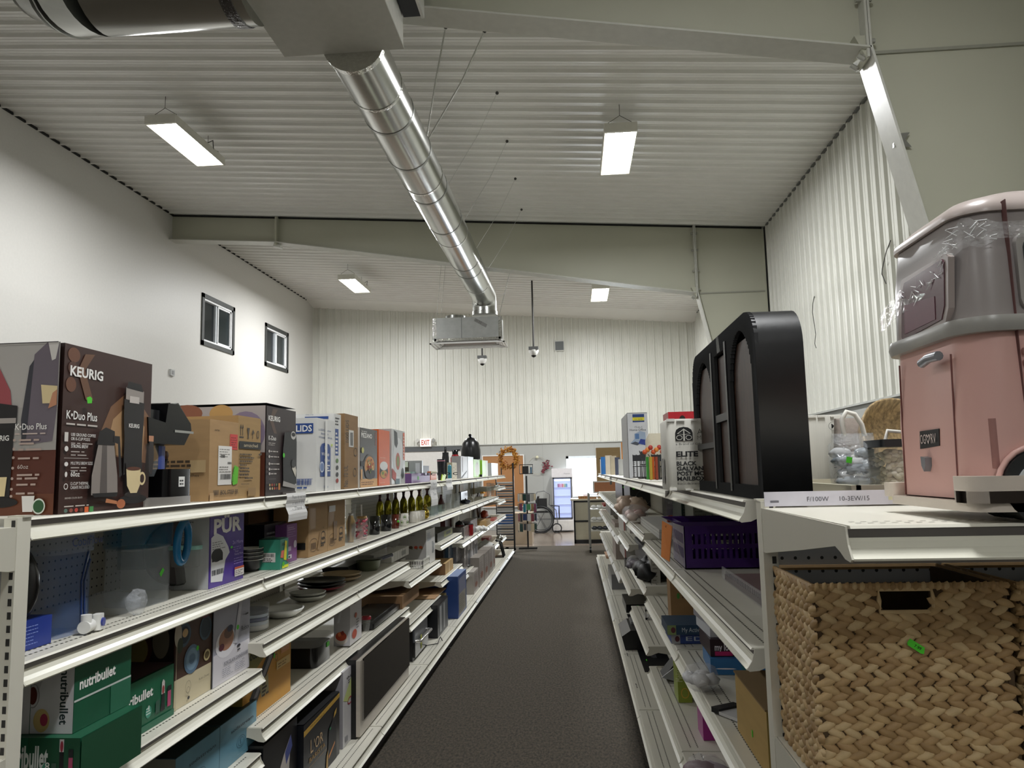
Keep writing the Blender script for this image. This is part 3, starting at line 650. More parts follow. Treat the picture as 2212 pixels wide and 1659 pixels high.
KF += [('F', 'p', [(.635, .22), (.86, .22), (.86, .46), (.87, .60), (.87, .72), (.62, .72), (.62, .6), (.635, .46)], '1d1a1b'), ('F', 'p', [(.635, .72), (.86, .71), (.86, .79), (.635, .80)], '9a928c'), ('F', 'p', [(.64, .795), (.66, .84), (.82, .835), (.85, .785)], '161415'), ('F', 'r', .68, .70, .80, .745, 'c8c0ba'),
       ('F', 't', 'KEURIG', .68, .535, .026, W1, {'b': .02, 'w': .13}), ('F', 'p', [(.665, .15), (.84, .15), (.86, .3), (.655, .3)], '171415'), ('F', 'e', .76, .06, .17, .03, '0f0d0d'), ('F', 'e', .75, .092, .10, .02, '221a18'),
       ('F', 'p', [(.66, .26), (.84, .26), (.835, .15), (.80, .10), (.72, .10), (.675, .15)], cream), ('F', 'o', .86, .195, .045, .045, .006, cream), ('F', 'e', .75, .262, .088, .012, '5b2f1c'), ('F', 'e', .97, .35, .035, .13, '2a2222'), ('F', 'r', .93, .45, .995, .49, 'c08a6a'),
       ('F', 'p', [(.27, .10), (.56, .10), (.55, .22), (.50, .42), (.33, .42), (.27, .22)], '8f8680'), ('F', 'p', [(.36, .10), (.44, .10), (.42, .42), (.37, .42)], '5b5350'), ('F', 'p', [(.30, .085), (.55, .085), (.56, .11), (.28, .11)], '171415'), ('F', 'p', [(.31, .41), (.51, .41), (.50, .50), (.40, .52), (.33, .49)], '151213'),
       ('F', 'p', [(.49, .47), (.56, .47), (.60, .22), (.57, .2), (.54, .42), (.49, .43)], '151213'), ('F', 'e', .60, .035, .05, .03, 'b56a43'), ('F', 'p', [(.42, .05), (.55, .035), (.55, .055), (.43, .075)], 'c07c52'), ('F', 'p', [(.19, .655), (.235, .66), (.235, .69), (.215, .70), (.18, .69)], GS)]
KL = [('L', 'r', 0, .0, 1, .37, '5a2a1a'), ('L', 'r', 0, .62, 1, 1, 'b4b0ac'), ('L', 'r', 0, .37, 1, .62, 'a8a4a0'), ('L', 'r', 0, 0, 1, .12, '6a3a22'),
      ('L', 'p', [(.52, .40), (.95, .42), (.99, .6), (.99, 1), (.83, 1), (.66, .93), (.60, .6)], '6f6670'), ('L', 'p', [(.54, .42), (.60, .44), (.66, .9), (.60, .86), (.52, .55)], '3a3a42'), ('L', 'p', [(.84, 1), (.99, 1), (.95, .9), (.90, .89)], 'd8d4d0'), ('L', 'p', [(.03, .55), (.42, .52), (.36, .72), (.12, .92), (0, .9), (0, .6)], 'a24e54'),
      ('L', 'p', [(.80, .64), (.99, .64), (.99, .74), (.77, .75)], cream), ('L', 'p', [(.88, .61), (.99, .63), (.99, .72), (.93, .70)], 'c98f6e'),
      ('L', 'p', [(.05, .08), (.42, .08), (.44, .55), (.05, .57)], '1c191a'), ('L', 'p', [(.05, .50), (.47, .50), (.47, .63), (.05, .66)], '222021'), ('L', 'r', .05, .53, .46, .56, 'a9a19c'), ('L', 't', 'KEURIG', .10, .43, .03, W1, {'b': .02, 'w': .28}), ('L', 'p', [(.10, .22), (.38, .22), (.36, .11), (.14, .11)], cream), ('L', 'e', .28, .075, .26, .03, '120f10'),
      ('L', 't', 'K•Duo Plus', .46, .49, .036, W1, {'w': .42, 'b': .01}), ('L', 'l', .46, .47, .4, 1, .02, .008, 'c9b8b0'), ('L', 'l', .52, .435, .36, 2, .02, .011, 'b9a49a'), ('L', 'l', .52, .38, .3, 1, .02, .011, 'b9a49a'), ('L', 'l', .52, .33, .4, 1, .02, .011, 'b9a49a'), ('L', 't', '60oz', .52, .265, .024, 'd9cfc8'), ('L', 'l', .52, .235, .32, 2, .02, .011, 'b9a49a'), ('L', 'l', .52, .18, .3, 1, .02, .011, 'b9a49a'), ('L', 'l', .52, .13, .3, 1, .02, .011, 'b9a49a'),
      ('L', 'p', [(.62, .02), (.75, .02), (.77, .11), (.60, .11)], 'e9e6e2'), ('L', 'e', .83, .05, .085, .045, 'dfe6dc'), ('L', 'e', .83, .05, .07, .036, '2f5a35'), ('L', 'r', .0, .995, 1, 1, '2a2020')]
for q in (.43, .38, .33, .27, .21, .15, .11): KL.append(('L', 'e', .47, q, .018, .008, 'b9a49a'))
LB('coffee_maker_box', 124, 319, 741, TOP, M('2b1712', .42, 0, .04, 4), 'big dark brown coffee maker carton at the near end of the left top shelf', 'carton', KF+remap(KL, 'L', .51, 1)+[('L', 'r', 0, 0, .51, 1, '6f6670')], X=-1.145, d=.36)
# black coffee machine
BK = M('08080a', .22, 0, .02, 9, spec=.3); BKM = M('121213', .5, 0, .04, 9); CHR = M('c9c9c8', .16, 1., 0); CLR = lambda h='e8eef0', a=.25, r=.06: M(h, r, 0, 0, kind='film', alpha=a, spec=.8)
y0 = yX(320, -1.13, TOP); y1 = yX(415, -1.13, TOP); cy = (y0+y1)/2
t = thing('coffee_machine', 'black coffee machine with slanted control head beside the big brown carton', 'coffee machine', (-1.26, cy, TOP), PI/2); w = (y1-y0)
g = G(); g.rbox(-w*.5, w*.5, -.13, .13, 0, .022, M('9c9894', .35, .5), .015); g.rbox(-w*.1, w*.5, -.13, .12, .022, .10, BK, .02); g.decals({'F': (Vector((-w*.1, -.13, .022)), Vector((1, 0, 0)), Vector((0, 0, 1)), Vector((0, -1, 0)), w*.6, .078)}, [('F', 'r', .42, .35, .66, .72, 'efefec'), ('F', 'l', .46, .6, .16, 2, .12, .06, '333333')]); g.build('base', t)
g = G(); g.rbox(-w*.5, -w*.12, .0, .13, .022, .26, BKM, .02); g.build('column', t)
g = G(); g.prism([(-w*.45, .17), (w*.35, .17), (w*.52, .215), (w*.50, .235), (w*.18, .287), (-w*.05, .285), (-w*.1, .23), (-w*.48, .24)], 'y', -.12, .10, BK); g.build('brew_head', t)
g = G(); g.prism([(w*.08, .283), (w*.22, .292), (w*.54, .234), (w*.50, .222)], 'y', -.115, .095, M('232528', .15, 0, 0, coat=.6)); g.prism([(w*.16, .288), (w*.22, .2935), (w*.46, .252), (w*.42, .246)], 'y', -.09, .07, M('0a0a0b', .1)); g.box(w*.10, w*.56, -.122, -.116, .205, .212, CHR); g.build('control_panel', t)
g = G(); g.rbox(-w*.46, -w*.02, -.10, .0, .17, .265, M('17181a', .25), .02); g.box(-w*.5, -w*.1, -.09, .1, .262, .275, BK); g.build('pod_holder', t)
g = G(); g.lathe([(.045, 0), (.052, .02), (.052, .13), (.045, .135)], -w*.02, -.05, .10-.02, CLR('c8d0d6', .4), 20); g.add([(-w*.02+.053*math.cos(a), -.05+.053*math.sin(a), z) for a in [(-1.9+.25*k) for k in range(7)] for z in (.10, .165)], [(2*k, 2*k+2, 2*k+3, 2*k+1) for k in range(6)], M('3d4f94', .4)); g.ball((-w*.02+.035, -.095, .14), .012, M('5a3a28', .5), 8, 6, sz=(1, .3, 1)); g.build('glass_carafe', t)
g = G(); g.tube([(w*.30, -.05, .17), (w*.42, -.05, .13), (w*.34, -.05, .09)], .012, BK, 8); g.build('handle', t)
# cardboard cartons
def arrows(u, v, s, col='3b3128', face='F'):
    return [(face, 'r', u, v, u+.12*s, v+.012*s, col), (face, 'r', u+.025*s, v+.02*s, u+.04*s, v+.09*s, col), (face, 'r', u+.08*s, v+.02*s, u+.095*s, v+.09*s, col), (face, 'p', [(u+.01*s, v+.08*s), (u+.055*s, v+.08*s), (u+.032*s, v+.115*s)], col), (face, 'p', [(u+.065*s, v+.08*s), (u+.11*s, v+.08*s), (u+.087*s, v+.115*s)], col)]
DB = '4a3d30'
LB('shipping_box', 450, 513, 905, TOP, CARD('b08e63'), 'worn brown shipping carton with taped white label right of the coffee machine', 'carton',
   [('F', 't', 'CH0TT0BTL', .15, .86, .02, DB), ('F', 'r', .68, .64, .96, .84, 'cf3f3c'), ('F', 'l', .72, .8, .2, 5, .03, .012, '8c2626'), ('F', 'r', .28, .19, .75, .68, 'ece9e4'), ('F', 'l', .32, .64, .35, 4, .03, .01, '8a8782'), ('F', 'b', .36, .53, .5, .57, '2a2a2a'), ('F', 'b', .6, .45, .74, .48, '2a2a2a'), ('F', 'l', .32, .42, .38, 3, .03, .01, '8a8782'), ('F', 'b', .36, .26, .70, .33, '222222'),
    ('F', 'p', [(.80, .18), (.96, .20), (.99, .41), (.84, .44), (.74, .25)], '62c423'), ('F', 't', 'BEST DEAL', .8, .22, .05, '2e6b10', {'r': 80, 'W': .2}), ('F', 'b', .12, .07, .3, .13, '3a3028'), ('F', 't', 'BOIL STEEP BR', .36, .07, .055, '2e261f', {'w': .62, 'b': .01}), ('F', 'r', .0, 0, .13, .1, 'c09c70'), ('L', 'r', .8, .35, .97, .5, 'c2a77c'), ('L', 't', 'WEIGHT 14.99 x 4.5 inches', .3, .3, .035, DB, {'w': .6}), ('L', 'l', .3, .5, .5, 2, .05, .03, DB)], X=-1.135, d=.30)
LB('espresso_maker_box', 512, 561, 897, TOP, CARD('a98a5c'), 'brown carton with black band and handling symbols beside the labelled shipping carton', 'carton',
   arrows(.05, .73, 1.5)+[('F', 'p', [(.36, .86), (.48, .86), (.44, .78), (.44, .74), (.48, .73), (.36, .73), (.40, .74), (.40, .78)], DB), ('F', 'p', [(.56, .78), (.62, .85), (.70, .8), (.63, .8), (.62, .73), (.60, .73), (.61, .79)], DB), ('F', 'o', .85, .79, .06, .05, .004, DB),
    ('F', 'r', .02, .60, .99, .69, '1c1b19'), ('F', 't', 'amzchel', .22, .625, .042, 'd8c9a8', {'w': .62}), ('F', 'l', .05, .54, .5, 1, .03, .018, DB), ('F', 'l', .05, .5, .9, 1, .03, .018, DB), ('F', 'l', .05, .455, .6, 1, .03, .018, DB), ('F', 'l', .05, .41, .4, 1, .03, .018, DB), ('F', 'l', .05, .37, .5, 1, .03, .018, DB), ('F', 'l', .05, .33, .55, 1, .03, .018, DB), ('F', 'l', .05, .29, .6, 1, .03, .018, DB), ('F', 'l', .25, .25, .4, 1, .03, .018, DB), ('F', 't', 'MADE IN CHINA', .1, .16, .022, DB, {'w': .35}), ('F', 'r', .4, .02, .75, .12, '9b7c50'), ('F', 'p', [(.84, .54), (1, .56), (1, .53), (.9, .52)], DB)], X=-1.14, d=.33)
t = bpy.data.objects.get('espresso_maker_box')
g = G(); p = onX(432, 880, -1.36); g.add([(0, 0, 0), (.0, .115, 0), (.012, .112, .055), (.012, .01, .062)], [(0, 1, 2, 3)], CARD('b39066')); g.add([(.003, 0, 0), (.003, .115, 0), (.015, .112, .055), (.015, .01, .062)], [(3, 2, 1, 0)], CARD('b39066')); g.build('cardboard_flap', None, 'loose upright cardboard flap sticking up behind the brown cartons', 'cardboard', loc=(-1.50, yX(434, -1.5, 1.63), TOP+.29))
KD = [('F', 'p', [(0, 0), (1, 0), (1, 1), (0, 1)], '34292a'), ('F', 'p', [(.2, .98), (.36, .98), (.2, .86), (.34, .7), (.24, .7), (.1, .84)], '5b473d'), ('F', 't', 'KEURIG', .06, .84, .055, W1, {'w': .38, 'b': .03}), ('F', 't', 'K-Duo', .07, .62, .05, W1, {'w': .24, 'b': .01}), ('F', 'l', .07, .59, .25, 2, .02, .008, 'b8b0aa')]
for q in (.5, .44, .36, .30, .25): KD += [('F', 'l', .13, q, .3, 1, .02, .012, 'c4bcb6'), ('F', 'e', .09, q-.005, .025, .016, 'd0c8c2')]
KD += [('F', 'r', .07, .185, .3, .188, '888080')]+[('F', 'e', .1+.07*(k % 4), .12-.04*(k//4), .022, .015, ('c9b27a', 'c0562c', '8f3c33', '6a7f4c', 'd0c4b0')[k % 5]) for k in range(8)]+[('F', 'r', .36, .06, .42, .135, 'c07a30')]
KD += [('F', 'p', [(.52, .12), (.99, .12), (.99, .62), (.95, .76), (.55, .72), (.5, .5)], '1b1b1c'), ('F', 'p', [(.5, .1), (.99, .06), (.99, .10), (.52, .16)], 'a5a09c'), ('F', 'e', .86, .70, .09, .05, 'c8c4c0'), ('F', 'e', .86, .71, .07, .025, '1a1a1a'), ('F', 'p', [(.82, .30), (.95, .2), (.97, .28), (.9, .4)], 'd9d2c4'), ('F', 'e', .87, .36, .08, .05, '303030'), ('F', 'e', .52, .455, .035, .027, GS), ('F', 'r', .5, .0, .95, .03, '4d4542'),
       ('L', 'r', 0, .0, 1, .48, '5e2f1e'), ('L', 'r', 0, .48, 1, 1, 'b0a8a6'), ('L', 'e', .8, .7, .2, .24, '8a7c92'), ('L', 'e', .55, .92, .12, .1, 'c39a5e'), ('L', 'e', .2, .93, .16, .1, '8f5a42'), ('T', 'r', 0, 0, 1, 1, '1d1516')]
LB('coffee_maker_box', 573, 637, 876, TOP, M('241a19', .4), 'tall dark carton with silver coffee maker picture behind the brown shipping cartons', 'carton', KD, X=-1.14, d=.38)
NV = '2a4a8e'; WB = M('dcdcda', .5, 0, .03)
o = LB('cup_lid_box', 683, 721, 902, TOP, WB, 'white cup lid carton with blue oval emblem and blue LIDS lettering', 'carton',
   [('F', 't', 'L12S/Container', .12, .83, .028, '33508c', {'w': .7}), ('F', 't', 'Store Lids', .24, .78, .026, '33508c', {'w': .42}), ('F', 't', '10 Packages of 100 Lids', .12, .73, .026, '33508c', {'w': .75}), ('F', 'p', [(.2, .20), (.78, .20), (.78, .6), (.7, .65), (.48, .67), (.28, .65), (.2, .6)], NV), ('F', 't', 'V', .42, .57, .05, W1, {'b': .03}), ('F', 't', 'WinCup', .26, .49, .045, W1, {'w': .44, 'b': .01}), ('F', 't', '1000ct', .42, .41, .035, W1, {'w': .3}), ('F', 'e', .28, .33, .13, .075, 'c9d3e6'), ('F', 'e', .28, .33, .10, .055, '6f86b5'), ('F', 'l', .46, .36, .28, 3, .035, .018, W1), ('F', 't', '1000ct', .38, .04, .035, '33508c', {'w': .25}),
    ('F', 'r', .8, .63, .88, .66, 'c8e04a'), ('L', 'r', .55, .79, .955, .925, NV), ('L', 't', 'LIDS', .70, .815, .085, W1, {'w': .235, 'b': .02}), ('L', 'r', .70, .17, .95, .175, NV), ('L', 'b', .71, .09, .94, .17, NV), ('L', 'l', .72, .065, .2, 1, .03, .02, NV), ('F', 'r', .42, 0, .55, 1, 'e9e9e6')], X=-1.145, d=.31)
LB('cup_lid_box', 722, 736, 893, TOP, WB, 'taller white and blue cup carton behind the oval emblem carton', 'carton', [('F', 'l', .1, .95, .7, 3, .04, .02, '444444'), ('F', 'r', .1, .45, .6, .8, NV), ('F', 'l', .15, .75, .4, 6, .05, .025, W1), ('F', 'e', .4, .38, .2, .03, '59803f'), ('F', 'e', .4, .29, .2, .03, '3a3a3a'), ('F', 'e', .4, .2, .2, .03, '3a3a3a'), ('F', 'e', .4, .12, .2, .03, 'a33a2c'), ('L', 'r', .65, .93, .93, .965, NV), ('L', 't', 'STYRO 10 OZ', .66, .985, .012, '44506b')], X=-1.15, d=.42)
LB('cup_lid_box', 744, 773, 893, TOP, CARD('93744f'), 'tall narrow brown carton printed No. 10 UL beyond the white lid cartons', 'carton', [('F', 't', 'No. 10 UL', .25, .03, .2, '3b2d20', {'r': 90, 'W': .28}), ('F', 't', '1000 LIDS', .3, .62, .14, '3b2d20', {'r': 90, 'W': .3}), ('F', 'r', .3, .56, .66, .79, 'd9d6d0'), ('F', 'b', .4, .58, .6, .76, '333333'), ('F', 'o', .8, .5, .13, .06, .004, '3b2d20'), ('F', 'o', .75, .22, .13, .06, .004, '3b2d20'), ('L', 't', 'PACKAGES', .55, .73, .035, '3b2d20')], X=-1.15, d=.36)
PZ = [('F', 'r', 0, 0, 1, .14, 'd8a66a'), ('F', 'l', .06, .09, .85, 2, .035, .02, '8a5a2c'), ('F', 't', 'PIEZANO', .05, .84, .075, W1, {'w': .62, 'b': .03}), ('F', 'l', .06, .95, .4, 1, .03, .02, 'b8b4b0'), ('F', 't', 'PIZZA OVEN', .86, .96, .09, 'c2543c', {'r': -90, 'W': .24}), ('F', 'e', .52, .36, .34, .2, '5c5a58'), ('F', 'e', .52, .36, .29, .165, 'cf9150'), ('F', 'e', .55, .22, .3, .09, '3a3838'), ('F', 'r', .0, .35, .2, .44, '111111'), ('F', 'e', .12, .62, .07, .05, 'c4c06a'), ('F', 'r', .0, .14, .1, .3, 'd8a66a')]
for k in range(16): a = k*2.4; PZ.append(('F', 'e', .52+.19*math.cos(a)*(.3+.7*(k % 3)/2), .36+.11*math.sin(a)*(.3+.7*(k % 3)/2), .04, .02, ('b23a28', 'e4c48a', '6b7a35', '8f4a2a')[k % 4]))
LB('pizza_oven_box', 778, 815, 923, TOP, M('3c3a39', .4), 'dark carton with a pizza picture standing beside the orange carton', 'carton', PZ+[('L', 'r', 0, 0, 1, 1, 'd9d4cc'), ('L', 'l', .2, .8, .5, 8, .08, .03, '3f3c38')], X=-1.16, d=.26)
LB('air_fryer_box', 818, 842, 927, TOP, M('d85f22', .45), 'bright orange air fryer carton next to the pizza picture carton', 'carton', [('F', 'e', .45, .25, .38, .13, '26282c'), ('F', 'e', .45, .35, .35, .08, 'e4e4e2'), ('F', 'e', .45, .2, .3, .07, 'c99a52'), ('F', 'e', .35, .22, .1, .03, '6f8a34'), ('F', 'e', .6, .19, .1, .03, 'a8402a'), ('F', 'l', .1, .5, .5, 1, .03, .01, 'f2c0a0'), ('F', 'l', .1, .05, .5, 1, .03, .01, 'f2c0a0')], X=-1.18, d=.22)
LB('frying_pan_box', 846, 875, 926, TOP, M('b9bcbc', .35), 'shiny carton with a pan picture next to the orange carton', 'carton', [('F', 'e', .5, .5, .4, .36, 'd7d9da'), ('F', 'e', .45, .42, .16, .16, 'b5583c'), ('F', 'e', .45, .42, .10, .1, '7f8a4a'), ('F', 'p', [(.2, .98), (.4, .95), (.45, .75), (.35, .66), (.22, .72)], '3f4446'), ('F', 'r', .84, .45, .97, .97, 'd86848'), ('F', 'l', .85, .9, .1, 8, .06, .03, 'e9c0b0'), ('F', 'e', .8, .2, .1, .1, '40484a'), ('F', 'p', [(.02, .12), (.3, .05), (.3, .2), (.02, .3)], 'b0443c'), ('F', 'r', .25, .0, .55, .1, '59707a')], X=-1.18, d=.24)
# ================================================================== left run: lower shelves
def CY(x0, x1, yt, Xc, z):
    m = (x0+x1)/2; Yc = yX(m, Xc, z); r = (x1-x0)/2*Yc/F_PX*.96; p = onX(m, yt, Xc); return Yc, r, CZ+(p.z-CZ)*(Yc/p.y)-z
def cylthing(name, x0, x1, yt, Xc, z, label, cat, prof, mat, group=None, n=20, parts=()):
    # prof: list of (r fraction, z fraction); parts: (part name, prof, mat)
    Yc, r, h = CY(x0, x1, yt, Xc, z); t = thing(name, label, cat, (Xc, Yc, z), PI/2, group) if parts else None
    g = G(); g.lathe([(a*r, b*h) for a, b in prof], 0, 0, 0, mat, n)
    if not parts: return g.build(name, None, label, cat, group, None, (Xc, Yc, z), PI/2)
    g.build('body', t)
    for pn, pf, pm in parts:
        g = G()
        if callable(pf): pf(g, r, h)
        else: g.lathe([(a*r, b*h) for a, b in pf], 0, 0, 0, pm, n)
        g.build(pn, t)
    return t
Z2 = 1.028
BLU = M('2c4f86', .12, 0, 0, kind='film', alpha=.62, spec=.8)
# blue filter carton at the post
LB('filter_box', 38, 110, 1347, Z2, M('20388f', .35), 'small deep blue filter carton lying by the near shelf post', 'carton', [('F', 'l', .05, .8, .6, 6, .12, .03, '7f93d8'), ('L', 'l', .4, .8, .5, 5, .12, .05, '7f93d8')], X=-1.185, d=.10)
Yc = yX(58, -1.30, Z2)
t = thing('pan_lid', 'black rimmed round pan lid leaning on edge beside the blue water tank', 'lid', (-1.31, 1.60, Z2), 0)
g = G(); g.lathe([(.125, -.012), (.13, 0), (.125, .012), (.11, .016)], 0, 0, 0, M('121314', .25), 32); o = g.build('rim', t, loc=(0, 0, .13)); o.rotation_euler = (PI/2-.15, 0, .35)
g = G(); g.lathe([(.11, .014), (.09, .03), (.05, .045), (0, .05)], 0, 0, 0, M('33506b', .1, 0, 0, kind='film', alpha=.7), 32); o = g.build('glass', t, loc=(0, 0, .13)); o.rotation_euler = (PI/2-.15, 0, .35)
# blue water filter tank with spigot
Y0 = 1.70; Y1 = yX(205, -1.19, Z2); t = thing('water_filter_dispenser', 'large blue see-through water filter dispenser on the second shelf', 'water dispenser', (-1.33, (Y0+Y1)/2, Z2), PI/2); w = Y1-Y0
g = G(); g.rbox(-w/2, w/2, -.14, .14, 0, .19, M('4a7cc8', .12, 0, 0, kind='film', alpha=.93, spec=.6), .04); g.build('tank', t)
g = G(); g.rbox(-w/2-.004, w/2+.004, -.146, .146, .19, .243, M('b4c8ee', .15, 0, 0, kind='film', alpha=1., spec=.6), .04); g.rbox(-w/2-.004, w/2+.004, -.146, .146, .243, .25, M('c5c6cc', .3), .04); g.decals({'F': (Vector((-w/2-.004, -.1475, .19)), Vector((1, 0, 0)), Vector((0, 0, 1)), Vector((0, -1, 0)), w, .053), 'L': (Vector((-w/2-.0055, .1, .19)), Vector((0, -1, 0)), Vector((0, 0, 1)), Vector((-1, 0, 0)), .2, .053)}, [('F', 't', 'CoolFlow', .3, .3, .4, '3d4f8a')]); g.build('reservoir', t)
g = G(); g.tube([(w*.12, -.142, .02), (w*.08, -.143, .12), (w*.22, -.143, .185), (w*.45, -.12, .19)], .003, M('1f3566', .2), 5); g.tube([(w*.2, -.142, .02), (w*.15, -.143, .12), (w*.28, -.143, .17)], .003, M('1f3566', .2), 5); g.build('moulded_rib', t)
p = onZ(200, 1352, Z2)
t = thing('spigot', 'white plastic spigot with blue button lying before the blue tank', 'spigot', (-1.165, yX(192, -1.165, Z2), Z2), PI/2+.2)
g = G(); WP = M('e9e9e6', .3)
g.cyl((-.03, 0, .017), (.03, 0, .017), .015, WP, 12); g.cyl((-.018, 0, .015), (-.018, 0, .045), .012, WP, 12); g.rbox(.005, .034, -.022, -.002, .003, .040, WP, .006); g.build('body', t)
g = G(); g.cyl((.02, -.022, .021), (.02, -.026, .021), .010, M('26358f', .3), 16); g.build('button', t)
# plastic wrapped roll
g = G(); FILM = lambda a=.3: M('d9dde2', .12, 0, 0, kind='film', alpha=a, spec=1.)
t = thing('wrapped_roll', 'crumpled clear plastic bag roll with blue print lying on the shelf', 'plastic bag', (-1.25, yX(240, -1.25, Z2), Z2), 0)
g.ball((0, 0, .032), .032, M('b9c0ca', .25, 0, .12, 40, 1., kind='film', alpha=.75, bd=.01), 16, 10, (2.6, 1, 1), .12); g.build('bag', t)
g = G(); g.ball((.07, 0, .034), .034, M('e4e8ee', .15, 0, .15, 60, 1., kind='film', alpha=.8, bd=.02), 14, 8, (.6, 1, 1), .35); g.build('twisted_end', t)
for a, b in ((.02, .5), (.05, -.3)): pass
# clear filter pitcher with blue handle
Yc = yX(300, -1.29, Z2); t = thing('filter_pitcher', 'clear water pitcher with bright blue loop handle next to the blue tank', 'pitcher', (-1.29, Yc, Z2), PI/2)
g = G(); g.rbox(-.095, .075, -.07, .07, 0, .16, CLR('d3dce4', .5), .045); g.rbox(-.094, .076, -.071, .071, .157, .163, CLR('e8eef0', .6), .045); g.build('jug', t)
g = G(); g.rbox(-.10, .08, -.075, .075, .163, .228, M('3a86b0', .15, 0, 0, kind='film', alpha=.92), .045); g.rbox(-.05, .03, -.05, .05, .10, .163, M('1f4c5a', .2, 0, 0, kind='film', alpha=.6), .02); g.build('filter_insert', t)
g = G(); hp = []
for k in range(28):
    a = 2*PI*k/28; hp.append((.085+.034*math.cos(a), -.085+0*math.sin(a), .165+.058*math.sin(a)+.012*math.cos(a)))
g.tube(hp, .0115, M('1f74a8', .25), 10, closed=True); g.build('handle', t)
g = G(); g.add([(-.02, -.0715, .085), (-.002, -.0715, .10), (.008, -.0715, .092), (-.01, -.0715, .074)], [(0, 1, 2, 3)], M(GS, .5)); g.build('price_sticker', t)
# round clear jug lying behind
g = G(); g.lathe([(.0, 0), (.07, .004), (.098, .03), (.102, .045), (.098, .05)], 0, 0, 0, M('8f9aa2', .06, 0, 0, kind='film', alpha=.45), 32); g.lathe([(.1, .043), (.106, .047), (.1, .052)], 0, 0, 0, M('15181c', .2), 32)
o = g.build('glass_bowl', None, 'dark rimmed clear glass bowl standing on edge behind the blue handled pitcher', 'bowl', loc=(-1.33, yX(352, -1.33, Z2)+.06, Z2+.115)); o.rotation_euler = (PI/2-.1, 0, .75)
# white tub with mint lid
Yc, r, h = CY(380, 440, 1180, -1.27, Z2); t = thing('clear_canister', 'cloudy clear square canister with mint green lid before the purple filter carton', 'canister', (-1.27, Yc, Z2), PI/2)
g = G(); g.prism([(-.046, -.04), (.046, -.04), (.046, .04), (-.046, .04)], 'z', 0, .075, M('cfd3d2', .15, 0, 0, kind='film', alpha=.6)); g.prism([(-.053, -.046), (.053, -.046), (.053, .046), (-.053, .046)], 'z', .075, .13, M('d5d9d8', .15, 0, 0, kind='film', alpha=.55)); g.build('body', t)
g = G(); g.rbox(-.06, .06, -.053, .053, .13, .142, M('a4d8cf', .3), .015); g.build('lid', t)
# purple filter carton
PU = '4b2f93'
LB('water_pitcher_box', 451, 525, 1108, Z2, M(PU, .35), 'purple and white water filter pitcher carton with big white lettering', 'carton',
   [('F', 't', 'PÜR', .10, .71, .19, W1, {'w': .82, 'b': .04}), ('F', 'p', [(.04, .08), (.03, .66), (.17, .72), (.36, .66), (.52, .5), (.56, .42), (.44, .33), (.36, .05)], 'dcdde0'), ('F', 'e', .2, .42, .16, .09, '0d0d0e'), ('F', 'r', .06, .34, .36, .44, '0d0d0e'), ('F', 'b', .06, .16, .38, .23, '333338'), ('F', 'l', .06, .60, .35, 4, .03, .01, '77787c'),
    ('F', 't', '2x More', .64, .52, .05, 'b9a8e0', {'w': .32}), ('F', 'l', .66, .48, .3, 2, .03, .012, '9a86cc'), ('F', 't', 'Your', .70, .4, .03, 'cabfe8', {'w': .12}), ('F', 't', 'Family More', .70, .36, .03, 'cabfe8', {'w': .26}), ('F', 'l', .68, .32, .3, 3, .035, .012, '9a86cc'), ('F', 'e', .60, .485, .035, .018, GS), ('F', 'r', .70, .16, .99, .19, 'c25a36'), ('F', 'r', .70, .06, .99, .16, 'dcd6d6'), ('F', 'l', .72, .14, .25, 3, .025, .01, '666666'),
    ('L', 'r', 0, 0, 1, 1, 'b9bbbe'), ('L', 't', 'Why You Will Love', .40, .87, .036, '26272a', {'w': .42}), ('L', 't', 'This Pitcher', .49, .82, .036, '26272a', {'w': .26}), ('L', 't', 'GREAT TASTE', .53, .76, .018, '4a4b4e', {'w': .17}), ('L', 'l', .46, .74, .32, 2, .022, .008, '7b7c80'), ('L', 't', 'SAVE UP TO 67% PER MONTH', .42, .67, .018, '4a4b4e', {'w': .38}), ('L', 'l', .46, .65, .32, 2, .022, .008, '7b7c80'), ('L', 't', 'HELP SAVE THE ENVIRONMENT', .42, .58, .018, '4a4b4e', {'w': .38}), ('L', 'l', .46, .56, .32, 2, .022, .008, '7b7c80')], X=-1.195, d=.30)
# white bowls stack
Yc, r, h = CY(500, 548, 1183, -1.26, Z2)
for k in range(4):
    g = G(); R = .058; z0 = .0+k*.014
    g.lathe([(.025, 0), (.045, .012), (R, .045), (R-.003, .045), (.042, .015), (0, .006)], 0, 0, 0, M('e5e2d8', .3), 28); g.lathe([(.0255, -.0005), (.046, .0115), (R+.001, .043)], 0, 0, 0, M('16161a', .3), 28, cap=False)
    g.build('bowl', None, 'cream bowl with black outside, %s in the small stack after the purple carton' % ('lowest', 'second from bottom', 'third from bottom', 'topmost')[k], 'bowl', 'stack of cream and black bowls', loc=(-1.26, yX(535, -1.26, Z2), Z2+z0+.001))
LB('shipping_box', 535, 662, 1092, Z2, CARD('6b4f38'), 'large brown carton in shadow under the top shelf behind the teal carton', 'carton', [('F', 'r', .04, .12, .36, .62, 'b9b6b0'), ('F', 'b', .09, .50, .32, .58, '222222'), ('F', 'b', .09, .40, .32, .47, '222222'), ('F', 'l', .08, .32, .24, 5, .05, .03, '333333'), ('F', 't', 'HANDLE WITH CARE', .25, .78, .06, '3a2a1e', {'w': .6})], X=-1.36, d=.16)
LB('small_black_box', 570, 617, 1134, Z2, M('111214', .3), 'small black carton behind the teal carton', 'carton', [('F', 'l', .1, .8, .5, 2, .1, .05, '6a6a6a'), ('F', 'e', .75, .5, .14, .14, '55504e')], X=-1.25, d=.08)
TL = '3b8f78'
y0 = yX(604, -1.145, Z2); y1 = yX(625, -1.145, Z2)
